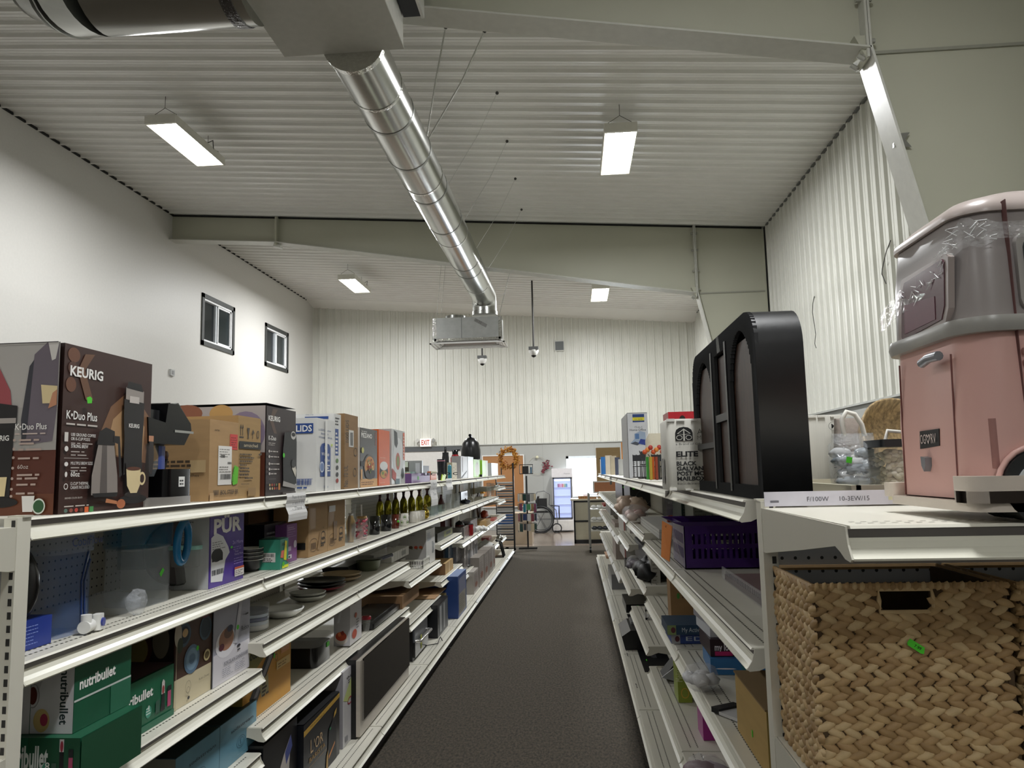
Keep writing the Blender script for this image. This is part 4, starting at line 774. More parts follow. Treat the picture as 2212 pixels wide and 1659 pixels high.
carton('teal_box', .085, .085, .115, M(TL, .4), 'teal green carton with barcode label and bright yellow tape strip', 'carton', (-1.187, y0+.045, Z2), PI/2+.0,
       [('L', 'r', .18, .25, .78, .56, 'dad7d4'), ('L', 'b', .22, .42, .72, .53, '222222'), ('L', 'l', .22, .38, .45, 3, .05, .025, '333333'), ('F', 'p', [(.4, .3), (.72, .26), (.8, .9), (.55, .94)], 'e3dc2c'), ('F', 'p', [(.0, .4), (.35, .36), (.45, .62), (.1, .62)], 'd9705c'), ('F', 'r', .2, .02, .98, .12, 'd9e02c'), ('F', 'e', .35, .16, .14, .08, '55c22c'), ('F', 'e', .85, .25, .08, .05, 'a8405a'), ('F', 't', 'SKRG', .15, .78, .1, '17241f', {'w': .35, 'b': .02}), ('T', 'r', 0, 0, 1, 1, '235c4c')])
LB('purple_box', 619, 641, 1134, Z2, M('7b4a86', .4), 'narrow purple carton behind the teal carton', 'carton', [('F', 'l', .1, .92, .7, 2, .05, .02, 'c4a8cc'), ('F', 'l', .1, .8, .8, 3, .06, .02, 'a27eb0'), ('F', 'e', .8, .45, .15, .1, 'd0c8d8'), ('F', 'r', .1, .3, .4, .42, 'b9a4c4'), ('F', 'r', .1, .1, .45, .2, 'd9d4dc'), ('F', 'r', .15, .12, .3, .17, '1a1a1a')], X=-1.20, d=.07)
CBD = [('F', 'r', .04, .48, .36, .86, 'a08059'), ('F', 'r', .10, .50, .30, .84, 'a78760'), ('F', 'b', .12, .12, .38, .24, '6a5238'), ('F', 'o', .25, .2, .22, .12, .002, '5c4630'), ('F', 'o', .75, .33, .12, .08, .004, '2c2118'), ('F', 'o', .75, .24, .12, .06, .004, '2c2118'), ('F', 'l', .62, .2, .26, 2, .04, .025, '2c2118'), ('F', 't', '#6', .72, .46, .03, '2c2118'), ('L', 'r', .6, .14, .92, .26, '14120f'), ('F', 'p', [(.42, .1), (.58, .42), (.62, .4), (.55, .08)], '9a7a52')]
LB('bottle_carton', 666, 707, 1082, Z2, CARD('a5855c'), 'tall brown carton with taped seam, nearer of the recycling-marked pair', 'carton', CBD, X=-1.175, d=.16, group=None)
LB('bottle_carton', 707.5, 745, 1079, Z2, CARD('a5855c'), 'tall brown carton with small white label, farther of the recycling-marked pair', 'carton', CBD[:-1]+[('F', 'r', .05, .75, .4, .87, 'c4c2bd'), ('F', 'r', .3, .2, .5, .55, '8a6c48')], X=-1.175, d=.16)
GOLD = M('b09258', .28, 1., .05); GCHR = M('c9ad4c', .12, 1., .03)
cylthing('gold_bottle', 747, 768, 1112, -1.20, Z2, 'gold metal bottle in a clear sleeve beside the recycling-marked cartons', 'bottle', [(.62, 0), (.66, .02), (1, .62), (1, .74), (.62, .9), (.5, .98), (.5, 1)], GOLD,
         parts=[('clear_sleeve', [(1.08, 0), (1.08, 1.1), (1.2, 1.38)], CLR('cfd4da', .12)), ('cap', [(.55, .97), (.55, 1.06), (0, 1.07)], CHR)])
def pink(g, r, h):
    rnd = random.Random(3)
    for k in range(40): a = rnd.uniform(0, 2*PI); g.ball((r*.93*math.cos(a), r*.93*math.sin(a), rnd.uniform(.12, .88)*h), .007, M(('c25064', 'd98a94', '7d7a7c', 'a83c50')[k % 4], .4), 6, 4)
cylthing('candy_jar', 769, 794, 1115, -1.19, Z2, 'clear jar filled with pink pieces with a straw, right of the gold bottle', 'jar', [(.8, 0), (.95, .04), (1, .15), (1, .75), (.85, .88), (.85, .95)], M('d8a8ae', .08, 0, 0, kind='film', alpha=.6),
         parts=[('candy_pieces', pink, None), ('lid', [(.92, .9), (.92, 1), (0, 1)], M('a98a5c', .4, .6)), ('straw', lambda g, r, h: g.cyl((0, 0, h*.95), (-.008, 0, h*1.5), .004, M('e4e4e4', .3)), None), ('handle', lambda g, r, h: g.tube([(r*.9, 0, h*.8), (r*1.45, 0, h*.75), (r*1.45, 0, h*.45), (r*.95, 0, h*.35)], .005, CLR('d8a8ae', .6), 8), None)])
def mug(x0, x1, yt, Xc, z, label, col, group=None, hd=True, rough=.2, deco=None, name='mug', hdir=1):
    Yc, r, h = CY(x0, x1, yt, Xc, z); t = thing(name, label, 'mug', (Xc, Yc, z), PI/2, group); m = mk(col) if isinstance(col, str) else col; m = M(col, rough) if isinstance(col, str) else col
    g = G(); g.lathe([(r*.92, 0), (r, .004), (r, h), (r-.004, h), (r-.004, .01), (0, .008)], 0, 0, 0, m, 24)
    if deco: deco(g, r, h)
    g.build('cup', t)
    if hd: g = G(); g.tube([(hdir*(r-.001), 0, h*.82), (hdir*(r+.022), 0, h*.78), (hdir*(r+.026), 0, h*.5), (hdir*(r+.018), 0, h*.25), (hdir*(r-.001), 0, h*.2)], .0055, m, 8); g.build('handle', t)
    return t
DG = M('0b0d10', .06, 0, 0, spec=.8)
mug(797, 821, 1115, -1.20, Z2, 'black square-looking mug nearest the candy jar', DG, 'dark mugs on the second shelf', hd=False)
mug(822, 846, 1112, -1.195, Z2, 'second black mug beside the amber glass', DG, 'dark mugs on the second shelf', hd=False)
mug(845, 863, 1111, -1.185, Z2, 'dark amber glass mug with a green sticker', M('5a1d10', .06, 0, 0, spec=.8), hd=False, deco=lambda g, r, h: g.ball((-.6*r, -r*.85, h*.5), .008, M(GS), 8, 5))
def avo(g, r, h):
    for k in range(10):
        a = k*.72; zz = (.28, .7)[k % 2]*h
        for s, c, rr in ((1, '2f6a3a', 1.003), (.6, 'a8c88a', 1.006), (.28, '4a3a24', 1.009)):
            q = []
            for j in range(12):
                b = 2*PI*j/12; du, dv = .013*s*math.cos(b), .017*s*math.sin(b); aa = a+du/r; q.append((rr*r*math.cos(aa), rr*r*math.sin(aa), zz+dv))
            g.add(q, [tuple(range(12))], M(c, .4))
mug(862, 883, 1109, -1.175, Z2, 'white mug printed with green avocados', 'e3e0d6', deco=avo, hd=False)
for k in range(4): mug(883+5.5*k, 902+5.5*k, 1105-k*.8, -1.175-.004*k, Z2, 'plain off-white mug, number %s after the avocado mug' % ('one', 'two', 'three', 'four')[k] if False else ('plain off-white mug touching the avocado mug', 'plain off-white mug second after the avocado mug', 'plain off-white mug third after the avocado mug', 'plain off-white mug with its handle toward the gold jar')[k], 'd6d2c8', 'off-white mugs in a row', hd=k == 3)
cylthing('gold_pineapple_jar', 909, 928, 1089, -1.18, Z2, 'shiny gold ornamental jar right of the off-white mugs', 'jar', [(.5, 0), (.9, .12), (1, .3), (.9, .55), (.5, .68), (.35, .72), (.6, .8), (.4, .95), (.1, 1)], GCHR)
for k in range(7):
    x = 812+17*k; cylthing('gold_glass_vase', x, x+18, 1058-.9*k, -1.36, Z2+.01, 'gold glass goblet with dark red foot, %s in the back row' % ('nearest', 'second', 'third', 'middle', 'fifth', 'sixth', 'farthest')[k], 'goblet',
              [(.8, 0), (.85, .05), (1, .3), (.9, .55), (.55, .66)], M('8a8428', .1, .9, .1), group='gold goblets behind the mugs', parts=[('foot', [(.5, .66), (.3, .75), (.35, .85), (.7, .95), (.72, 1)], M('3a1418', .15))])
g = G(); g.box(-.2, .2, -.05, .05, 0, .012, M('7a6424', .5)); g.build('mustard_tray', None, 'long mustard coloured tray under the gold goblets', 'tray', loc=(-1.36, yX(850, -1.36, Z2), Z2-.0), rz=PI/2)
cylthing('red_glass_bottle', 944, 962, 1062, -1.24, Z2-.003, 'tall dark red glass bottle with clear stopper', 'bottle', [(.9, 0), (1, .05), (1, .4), (.5, .62), (.35, .7), (.35, .85)], M('3d1416', .06), parts=[('stopper', [(.3, .85), (.5, .92), (.3, 1), (0, 1)], CLR('f0f4f6', .7))])
for k in range(3):
    cylthing('glass_cylinder_vase', 963+9*k, 976+9*k, 1068-1.5*k, -1.19-.03*(k % 2), Z2-.003, ('clear glass cylinder vase beside the red bottle', 'clear glass cylinder vase in the middle of three', 'clear glass cylinder vase nearest the dark blue dish')[k], 'vase', [(.95, 0), (1, .03), (1, 1), (.9, 1), (.9, .05)], CLR('b9bfbf', .32), group='clear glass vases')
for k in range(4):
    LB('glass_box', 931+8*k, 938.5+8*k, 1097-2*k, Z2-.003, M('a9c4bc' if k != 1 else 'a4b6c8', .1, 0, 0, kind='film', alpha=.7), ('pale green glass box nearest the gold jar', 'pale blue glass box in the row of glass boxes', 'pale green glass box third in the row', 'pale green glass box before the clear vases')[k], 'glass box', X=-1.17, d=.07, group='little glass boxes')
cylthing('dark_blue_dish', 993, 1018, 1076, -1.24, 1.026, 'glossy dark blue covered dish on the second shelf', 'dish', [(.7, 0), (1, .35), (1, .55), (.6, .7), (.1, .8), (.12, 1), (0, 1)], M('0e1626', .1))
LB('framed_photo', 996, 1010, 1063, 1.026, M('111a2c', .3), 'small dark standing box behind the dark blue dish', 'box', X=-1.33, d=.03)
for k in range(2):
    cylthing('tall_glass_vase', 1051+8*k, 1061+8*k, 1043+k, -1.22, 1.022, ('tall clear glass vase nearest the wooden board', 'tall clear glass vase nearest the shelf end')[k], 'vase', [(1, 0), (1, 1), (.92, 1), (.92, .03)], CLR('d5dada', .35), group='tall clear vases')
for k in range(2):
    Y = yX(1000+24*k, -1.45, 1.022); carton('wooden_board', .32, .015, .2, M('b39b74', .5, kind='wood'), ('light wooden board leaning at the back behind the dark blue dish', 'light wooden board leaning at the back behind the glass vases')[k], 'board', (-1.47, Y+.3*k, 1.022), PI/2)
cylthing('yellow_flower_glass', 1036, 1049, 1062, -1.2, 1.022, 'small glass holding a yellow and orange flower', 'flower glass', [(.5, 0), (.2, .1), (.2, .4), (.9, .6), (.9, .8)], CLR('e8e8e0', .5), parts=[('flower', lambda g, r, h: [g.ball((r*.5*math.cos(a), r*.5*math.sin(a), h*.85), r*.4, M('e0a23a', .5), 6, 5) for a in (0, 1.2, 2.5, 3.8, 5)], None)])
cylthing('glass_goblet', 1018, 1028, 1068, -1.17, 1.022, 'small clear footed glass at the shelf lip', 'glass', [(.8, 0), (.15, .08), (.15, .45), (.9, .7), (.8, 1)], CLR('e8e8e0', .5))
# ---- third level, first section: juicer cartons, dinnerware cartons
Z3 = .716
NG = '17553b'
nut = [('F', 't', 'nutribullet', .08, .60, .16, W1, {'w': .62, 'b': .03}), ('F', 'r', 0, .44, 1, .47, 'c9cfcb'), ('F', 'r', .62, .0, 1, .44, '2b6b50'), ('L', 'r', 0, 0, 1, 1, 'cfced0'), ('L', 't', 'nutribullet', .69, .93, .13, '1b2c2c', {'r': -90, 'W': .80, 'b': .02}), ('L', 'p', [(0, .9), (.35, .95), (.12, .5), (0, .4)], 'bab9bb'), ('L', 'e', .27, .19, .19, .17, 'c9b074'), ('L', 'e', .33, .2, .09, .09, 'a83a55'), ('L', 'e', .05, .55, .1, .13, '5a2318'), ('L', 'o', .05, .55, .16, .18, .002, '8f8e90'), ('T', 'r', 0, 0, 1, 1, '1b5a40')]
Yn = onX(147, 1588, -1.185)
def nutri(name, w, d, h, label, loc, D, rz=PI/2): return carton(name, w, d, h, M(NG, .4), label, 'carton', loc, rz, D)
hN = .148
nutri('juicer_box', .22, .20, hN, 'green and white blender carton lying on top of another green carton', (-1.125-.10, 1.685+.11, onX(147, 1590, -1.125).z), remap(nut, 'L', .5, 1)+[('L', 'r', 0, 0, .5, 1, 'cfced0')])
low = remap([('L', 'r', 0, 0, 1, 1, '15492f'), ('L', 't', 'nutribullet', -.46, .45, .40, 'd5dad6', {'w': .86, 'b': .03}), ('L', 'r', .62, .1, .70, .75, '111315'), ('L', 'r', .615, .75, .70, .98, 'c4bcbc'), ('L', 'e', .66, .85, .03, .1, '8f2c3c'), ('L', 'r', .80, .15, .88, .65, 'b0486c'), ('L', 'r', .795, .65, .885, .8, '15181a'), ('L', 'r', .48, .1, .57, .55, '3d5648'), ('L', 'e', .37, .3, .09, .26, '3d8f74'), ('L', 'l', .33, .38, .08, 3, .1, .04, 'd0e0d8'), ('L', 't', '8', .36, .42, .15, W1), ('F', 'r', 0, 0, 1, 1, '15492f')], 'L', .5, 1)
nutri('juicer_box', .235, .24, onX(147, 1590, -1.125).z-Z3-.001, 'dark green blender carton lying flat at the bottom of the pair by the post', (-1.09-.12, 1.66+.1175, Z3), low)
n2 = [('F', 't', 'nutribullet', .06, .60, .17, W1, {'w': .57, 'b': .03}), ('F', 'e', .56, .32, .05, .11, '4a9a84'), ('F', 'l', .52, .4, .08, 3, .05, .02, 'd8e8e0'), ('F', 't', '8', .55, .36, .08, W1), ('F', 'r', .64, .15, .642, .95, '3d7a60'), ('F', 'p', [(.76, .2), (.84, .2), (.83, .5), (.84, .7), (.80, .8), (.77, .7), (.78, .5)], '17191b'), ('F', 'p', [(.77, .52), (.83, .52), (.825, .75), (.80, .8), (.775, .75)], 'c9c4c0'), ('F', 'e', .80, .6, .02, .08, '9a3a3c'), ('F', 'r', .88, .22, .94, .52, 'b84a74'), ('F', 'r', .875, .52, .945, .62, '17191b'), ('F', 'r', .67, .22, .74, .45, '35584a'), ('F', 'r', 0, 0, 1, .12, '2b6b50'), ('L', 'r', 0, 0, 1, 1, 'c9c8cb'), ('L', 't', 'nutribullet', .55, .92, .30, '1b2c2c', {'r': -90, 'W': .8, 'b': .02}), ('T', 'r', 0, 0, 1, 1, '3a2426')]
LB('juicer_box', 239.5, 373, 1497, Z3, M('1a6244', .4), 'green blender carton with white near end beside the stacked pair', 'carton', n2, X=-1.17, d=.13)
bw = [('F', 'r', 0, 0, 1, .34, 'cfc3a4'), ('F', 'r', 0, .34, 1, 1, '4a3226'), ('F', 'e', .22, .82, .17, .14, '3f5668'), ('F', 'e', .22, .82, .13, .10, '1d2a33'), ('F', 'e', .24, .84, .07, .05, 'c9a878'), ('F', 'e', .78, .80, .17, .15, '3c5263'), ('F', 'e', .78, .8, .13, .12, '24323d'), ('F', 'e', .42, .5, .2, .17, '5e7a94'), ('F', 'e', .42, .5, .15, .13, '7f9cb4'), ('F', 'e', .42, .5, .08, .06, '5e7a94'), ('F', 'e', .82, .46, .09, .07, 'c9b98a'), ('F', 'e', .82, .46, .06, .045, '6a5a34'), ('F', 'e', .05, .85, .09, .14, 'b8b0a0'), ('F', 'e', .10, .72, .07, .09, '2f3a24'), ('F', 'e', .55, .6, .035, .03, GS), ('F', 'e', .75, .96, .1, .03, '6a2436'), ('F', 'o', .32, .2, .07, .07, .001, '6b6350'), ('F', 'o', .32, .16, .04, .04, .001, '6b6350'), ('F', 't', 'Robin Dinner', .6, .2, .03, '6b6350', {'w': .28}), ('F', 'e', .33, .07, .03, .02, '3a3a3a'), ('F', 'r', 0, 0, .012, 1, 'b8ac90'),
      ('L', 'r', 0, 0, 1, 1, '17120f'), ('L', 'e', .58, .72, .17, .22, '4a1f18'), ('L', 'e', .57, .70, .13, .17, '8a7c48'), ('L', 'e', .36, .35, .12, .14, '1f2c3a'), ('L', 'e', .74, .3, .12, .12, '28323e'), ('L', 'e', .85, .8, .1, .2, '6e6658'), ('L', 'p', [(.4, .0), (.95, .1), (.98, .35), (.8, .45), (.6, .2)], '55504a'), ('T', 'r', 0, 0, 1, 1, '1a1512')]
LB('dinnerware_box', 374, 457, 1346, Z3, M('4a3226', .4), 'brown and cream dinnerware carton with blue bowl pictures', 'carton', bw, X=-1.18, d=.26)
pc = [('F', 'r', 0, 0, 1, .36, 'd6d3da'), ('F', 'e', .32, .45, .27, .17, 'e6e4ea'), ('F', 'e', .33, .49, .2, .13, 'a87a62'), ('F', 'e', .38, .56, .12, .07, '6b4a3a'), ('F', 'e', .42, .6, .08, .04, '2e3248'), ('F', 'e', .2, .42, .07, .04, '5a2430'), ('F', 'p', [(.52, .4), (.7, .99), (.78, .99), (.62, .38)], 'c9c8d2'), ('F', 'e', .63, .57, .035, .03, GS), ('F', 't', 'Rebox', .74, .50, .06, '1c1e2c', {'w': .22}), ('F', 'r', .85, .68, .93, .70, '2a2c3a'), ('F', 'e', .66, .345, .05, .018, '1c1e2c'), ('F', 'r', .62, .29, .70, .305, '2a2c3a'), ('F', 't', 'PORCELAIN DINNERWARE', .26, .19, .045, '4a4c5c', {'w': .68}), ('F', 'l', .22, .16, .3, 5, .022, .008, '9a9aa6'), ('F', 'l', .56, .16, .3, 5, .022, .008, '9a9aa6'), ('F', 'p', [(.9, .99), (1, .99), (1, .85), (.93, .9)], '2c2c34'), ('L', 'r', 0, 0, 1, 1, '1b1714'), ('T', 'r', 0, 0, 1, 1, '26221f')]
LB('dinnerware_box', 459, 538, 1297, Z3, M('a9aab8', .3), 'grey-white plastic wrapped porcelain dinnerware carton with food picture', 'carton', pc, X=-1.175, d=.22)
# ---- third level, second section: plates
Z3B = .799
def stack(x0, x1, Xf, z, cols, labels, name, cat, group, dz=.012, h=.022, deep=0, rim=None):
    Ya = yX(x0, Xf, z); Yb = yX(x1, Xf, z); m = (x0+x1)/2; r = (x1-x0)/2*yX(m, Xf-.1, z)/F_PX*.97; Xc = Xf-r; Yc = yX(m, Xc, z)
    for k, (c, lb) in enumerate(zip(cols, labels)):
        g = G(); m_ = M(c, .25); hh = h+deep
        g.lathe([(r*.55, 0), (r*.62, .002), (r*.9, hh*.6), (r, hh), (r-.004, hh+.001), (r*.86, hh*.6), (r*.6, .006), (0, .006)], 0, 0, 0, m_, 36)
        if rim: g.lathe([(r+.0005, hh*.35), (r+.0006, hh*.6)], 0, 0, 0, M(rim[k], .25), 36, cap=False)
        g.build(name, None, lb, cat, group, loc=(Xc, Yc, z+.001+k*dz))
Yc, r, h = CY(500, 575, 1300, -1.27, Z3B)
for k, (c, z0, hh) in enumerate((('e6e4e0', 0, .02), ('c8d0da', .018, .016), ('28356e', .034, .014), ('b9c4d4', .048, .012), ('14161a', .06, .016))):
    g = G(); g.lathe([(r*.95, 0), (r, hh*.2), (r, hh), (r-.004, hh), (r-.006, hh*.4), (0, hh*.3)], 0, 0, 0, M(c, .2), 36)
    g.build('striped_bowl', None, ('white bowl at the bottom of the wrapped striped stack', 'pale blue bowl second from the bottom of the wrapped stack', 'dark blue bowl in the middle of the wrapped stack', 'light grey blue bowl second from the top of the wrapped stack', 'black bowl on top of the wrapped striped stack')[k], 'bowl', 'wrapped stack of striped bowls', loc=(-1.27, Yc+.02, Z3B+.001+z0))
g = G(); g.lathe([(r+.003, 0), (r+.004, .095)], 0, 0, 0, CLR('dfe3ea', .14), 24); g.build('plastic_wrap', None, 'clear plastic wrap around the striped bowl stack', 'plastic wrap', loc=(-1.27, Yc+.02, Z3B+.001))
stack(560, 657, -1.155, Z3B, ['dcdcd8'], ['large shallow white plate alone between the bowls and plate stacks'], 'plate', 'plate', None, h=.034)
stack(625, 704, -1.19, Z3B, ['c6c7bf', 'b2b3ab'], ['pale grey plate, lower of the pair left of the black plates', 'pale grey plate, upper of the pair left of the black plates'], 'plate', 'plate', 'pale grey plate pair', dz=.016, h=.024)
stack(640, 748, -1.19, Z3B, ['7a1f2e', '15181c', '14161a'], ['dark red plate under the black plates', 'black plate on the dark red plate', 'black plate on top of the dark stack'], 'plate', 'plate', 'black and red plate stack', dz=.016, h=.022)
stack(692, 782, -1.20, Z3B, ['b09a7c', 'a6906f'], ['sand coloured plate, lower of the pair beyond the black plates', 'sand coloured plate, upper of the pair beyond the black plates'], 'plate', 'plate', 'sand coloured plates', dz=.02, h=.024)
Yc, r, h = CY(772, 826, 1222, -1.27, Z3B); t = thing('frying_pan', 'grey-green deep pan with dark blue handle under the clear lid', 'pan', (-1.28, Yc, Z3B), 0)
g = G(); g.lathe([(r*.75, 0), (r*.95, .02), (r, .06), (r+.012, .064), (r-.003, .06), (r*.8, .01), (0, .008)], 0, 0, 0, M('6a705c', .35, .3), 32); g.build('pan_body', t)
g = G(); g.tube([(.02, r, .05), (.05, r+.06, .055), (.08, r+.2, .06)], .013, M('141c38', .3), 8); g.build('handle', t)
t2 = thing('roasting_pan', 'wide black roasting pan at the back behind the plates', 'pan', (-1.42, yX(755, -1.42, Z3B), Z3B), PI/2)
g = G(); g.prism([(-.26, 0), (.26, 0), (.30, .045), (.31, .045), (.31, .05), (-.31, .05), (-.31, .045), (-.30, .045)], 'y', -.08, .08, M('161615', .35)); g.build('pan_body', t2)
Yc, r, h = CY(735, 845, 1190, -1.33, Z3B+.06)
g = G(); g.rbox(-.17, .17, -.12, .12, 0, .085, CLR('a9aca6', .38), .03); g.rbox(-.18, .18, -.13, .13, .083, .09, CLR('c4c6c0', .5), .03); g.build('storage_box_cover', None, 'large clear plastic box lid resting over the pans', 'plastic cover', loc=(-1.34, Yc, Z3B+.066), rz=PI/2)
LB('napkin_pack', 846, 883, 1196, Z3B, M('d9d7d2', .5), 'white ribbed packet on the shelf after the blue pan handle', 'packet', [('F', 'r', .15*k, 0, .15*k+.02, 1, 'b5b3ad') for k in range(1, 6)]+[('F', 'r', .55, .25, .8, .75, '8f8e8a')], X=-1.22, d=.14)
g = G(); g.ball((0, 0, .03), .04, M('e8eaec', .08, 0, .1, 60, 1., kind='film', alpha=.6, bd=.02), 14, 8, (1, 1.3, .8), .4); g.build('plastic_bag', None, 'crinkled clear bag on top of the white ribbed packet', 'plastic bag', loc=(-1.28, yX(850, -1.28, Z3B), Z3B+.075))
# ---- third level, fourth section (lower shelf): tall white box and wire basket
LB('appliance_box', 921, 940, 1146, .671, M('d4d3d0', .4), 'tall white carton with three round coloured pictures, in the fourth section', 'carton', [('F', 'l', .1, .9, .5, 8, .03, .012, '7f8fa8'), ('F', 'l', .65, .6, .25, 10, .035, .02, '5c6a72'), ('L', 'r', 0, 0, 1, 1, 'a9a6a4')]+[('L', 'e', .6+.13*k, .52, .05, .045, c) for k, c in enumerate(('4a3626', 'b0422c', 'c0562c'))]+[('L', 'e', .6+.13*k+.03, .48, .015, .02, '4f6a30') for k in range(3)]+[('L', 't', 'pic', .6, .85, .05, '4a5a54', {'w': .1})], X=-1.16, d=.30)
def grid_basket(name, label, cat, loc, rz, w, d, h, col, nx, ny, taper=.01, r=.002):
    t = thing(name, label, cat, loc, rz); m = M(col, .35); g = G()
    g.box(-w/2+taper, w/2-taper, -d/2+taper, d/2-taper, 0, .004, m)
    for s in (-1, 1):
        for k in range(nx+1):
            x = -w/2+w*k/nx; g.box(x-r, x+r, s*d/2-.002, s*d/2+.002, 0, h, m)
        for k in range(ny+1):
            y = -d/2+d*k/ny; g.box(s*w/2-.002, s*w/2+.002, y-r, y+r, 0, h, m)
        for z in (0, h*.33, h-.012):
            tt = .012 if z > h*.5 else .006; g.box(-w/2, w/2, s*d/2-.003, s*d/2+.003, z, z+tt, m); g.box(s*w/2-.003, s*w/2+.003, -d/2, d/2, z, z+tt, m)
    g.build('basket_wall', t); return t
grid_basket('white_wire_basket', 'low white slotted basket in front of the tall white carton', 'basket', (-1.24, yX(897, -1.24, .671), .671), PI/2, .26, .17, .065, 'dbdad2', 16, 10)
# ---- fourth level
Z4 = .431
ss = lambda: [('F', 't', 'sodastream', .28, .66, .075, '1d2e38', {'w': .62, 'r': 0}), ('F', 'o', .55, .34, .12, .13, .0012, '2b4654'), ('F', 'o', .55, .34, .08, .09, .0012, '2b4654'), ('F', 't', 'S', .52, .30, .10, '1d2e38'), ('F', 'l', .45, .1, .3, 1, .02, .008, '8fb4c4'), ('L', 'r', 0, 0, 1, 1, '6a6a62'), ('T', 'r', 0, 0, 1, 1, '122420'), ('T', 't', 'sodastream', .2, .25, .25, '0a1512', {'w': .5})]
SB = M('5f8ea2', .35)
LB('soda_maker_box', 377, 473, 1640, Z4, SB, 'light blue soda maker carton, nearer of the two blue cartons', 'carton', ss(), X=-1.175, d=.30)
LB('soda_maker_box', 474, 553, 1569, Z4, SB, 'light blue soda maker carton, farther of the two blue cartons', 'carton', ss(), X=-1.175, d=.30)
Z4B = .511
fs_ = [('F', 'r', 0, 0, 1, 1, 'c8923a'), ('F', 'p', [(0, .5), (0, 1), (.75, 1)], '8a8448'), ('F', 't', 'FoodSaver', .02, .82, .13, '26361c', {'w': .42, 'b': .02}), ('F', 'p', [(.15, .2), (.25, .18), (.62, .75), (.55, .82), (.48, .80), (.12, .30)], '2a292b'), ('F', 'p', [(.20, .28), (.26, .27), (.58, .72), (.52, .76)], '8d8a90'), ('F', 'p', [(.35, .22), (.5, .26), (.48, .5), (.3, .42)], 'a59c74'), ('F', 'l', .36, .4, .12, 4, .05, .03, '3a3420'), ('F', 'r', .76, .66, .95, .8, 'd89a6a'), ('F', 't', 'FRESH', .77, .70, .05, 'e8c8a8', {'w': .16}), ('F', 'r', .66, .46, .97, .58, 'd6b878'), ('F', 'l', .69, .54, .25, 2, .04, .015, '8a6a34'), ('F', 'e', .06, .15, .05, .06, '24452a'), ('F', 'o', .63, .75, .03, .05, .002, '2a3a2c'), ('F', 'o', .65, .66, .03, .05, .002, '2a3a2c'), ('F', 'e', .6, .70, .015, .04, GS), ('L', 'r', 0, 0, 1, 1, '8a7a3c')]
LB('vacuum_sealer_box', 523, 627, 1408, Z4B, M('c8923a', .4), 'orange and olive vacuum sealer carton on the fourth shelf', 'carton', fs_, X=-1.19, d=.22)
Yc = yX(666, -1.27, Z4B); t = thing('food_container', 'black deep plastic box with cloudy white lid beyond the orange carton', 'container', (-1.30, Yc, Z4B), PI/2)
g = G(); g.rbox(-.10, .13, -.10, .10, 0, .09, M('0b0b0c', .2), .03); g.build('body', t)
g = G(); g.rbox(-.105, .135, -.105, .105, .09, .125, M('8d8e8c', .3, 0, 0, kind='film', alpha=.85), .035); g.build('lid', t)
g = G(); g.box(.05, .09, -.102, -.101, .062, .084, M(GS)); g.build('price_sticker', t)
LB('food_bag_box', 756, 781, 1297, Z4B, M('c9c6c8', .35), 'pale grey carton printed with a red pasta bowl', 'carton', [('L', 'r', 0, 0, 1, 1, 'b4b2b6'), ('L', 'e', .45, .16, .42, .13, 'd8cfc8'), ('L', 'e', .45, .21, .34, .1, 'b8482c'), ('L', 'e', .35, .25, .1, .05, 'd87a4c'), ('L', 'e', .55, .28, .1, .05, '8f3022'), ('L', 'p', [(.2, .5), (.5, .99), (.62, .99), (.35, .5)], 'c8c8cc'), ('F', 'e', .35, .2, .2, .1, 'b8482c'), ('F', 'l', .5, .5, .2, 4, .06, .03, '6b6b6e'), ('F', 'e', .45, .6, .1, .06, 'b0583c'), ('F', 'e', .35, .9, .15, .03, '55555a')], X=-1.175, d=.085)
cylthing('red_lid_cup', 781, 801, 1330, -1.20, Z4B, 'clear cup with dark red lid beside the pasta carton', 'cup', [(.7, 0), (1, .75)], CLR('c4c4c0', .45), parts=[('lid', [(1.08, .75), (1.1, .9), (.9, 1), (0, 1)], M('8f1f2c', .25))])
p0 = yX(800, -1.18, Z4B); p1 = yX(868, -1.18, Z4B); L = 0.34; t = thing('electric_griddle', 'flat black griddle plate lying before the open brown carton', 'griddle', (-1.27, (p0+p1)/2, Z4B), PI/2)
g = G(); g.rbox(-(p1-p0)/2, (p1-p0)/2, -.11, .11, 0, .028, M('121315', .3), .012); g.build('plate_body', t)
g = G(); g.rbox(-(p1-p0)/2+.03, (p1-p0)/2-.03, -.08, .08, .028, .031, M('26282b', .25), .01); g.build('cooking_surface', t)
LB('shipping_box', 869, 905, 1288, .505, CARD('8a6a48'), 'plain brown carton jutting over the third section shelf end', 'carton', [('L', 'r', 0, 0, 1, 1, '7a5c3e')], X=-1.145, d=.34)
o = LB('shipping_box', 939, 968, 1293, .388, CARD('a98660'), 'flat brown carton with taped front on the low fourth shelf', 'carton', [('F', 'r', .3, 0, .6, 1, 'c6c0b4')], X=-1.13, d=.34)
LB('appliance_carton', 962, 979, 1218, .491, CARD('b0905f'), 'brown carton with white label on the fifth section shelf', 'carton', [('L', 'r', 0, 0, 1, 1, '7b5838'), ('L', 'r', .45, .3, .62, .45, 'b9b6b0'), ('F', 'r', .4, 0, .55, 1, 'c9ab7e')], X=-1.15, d=.36)
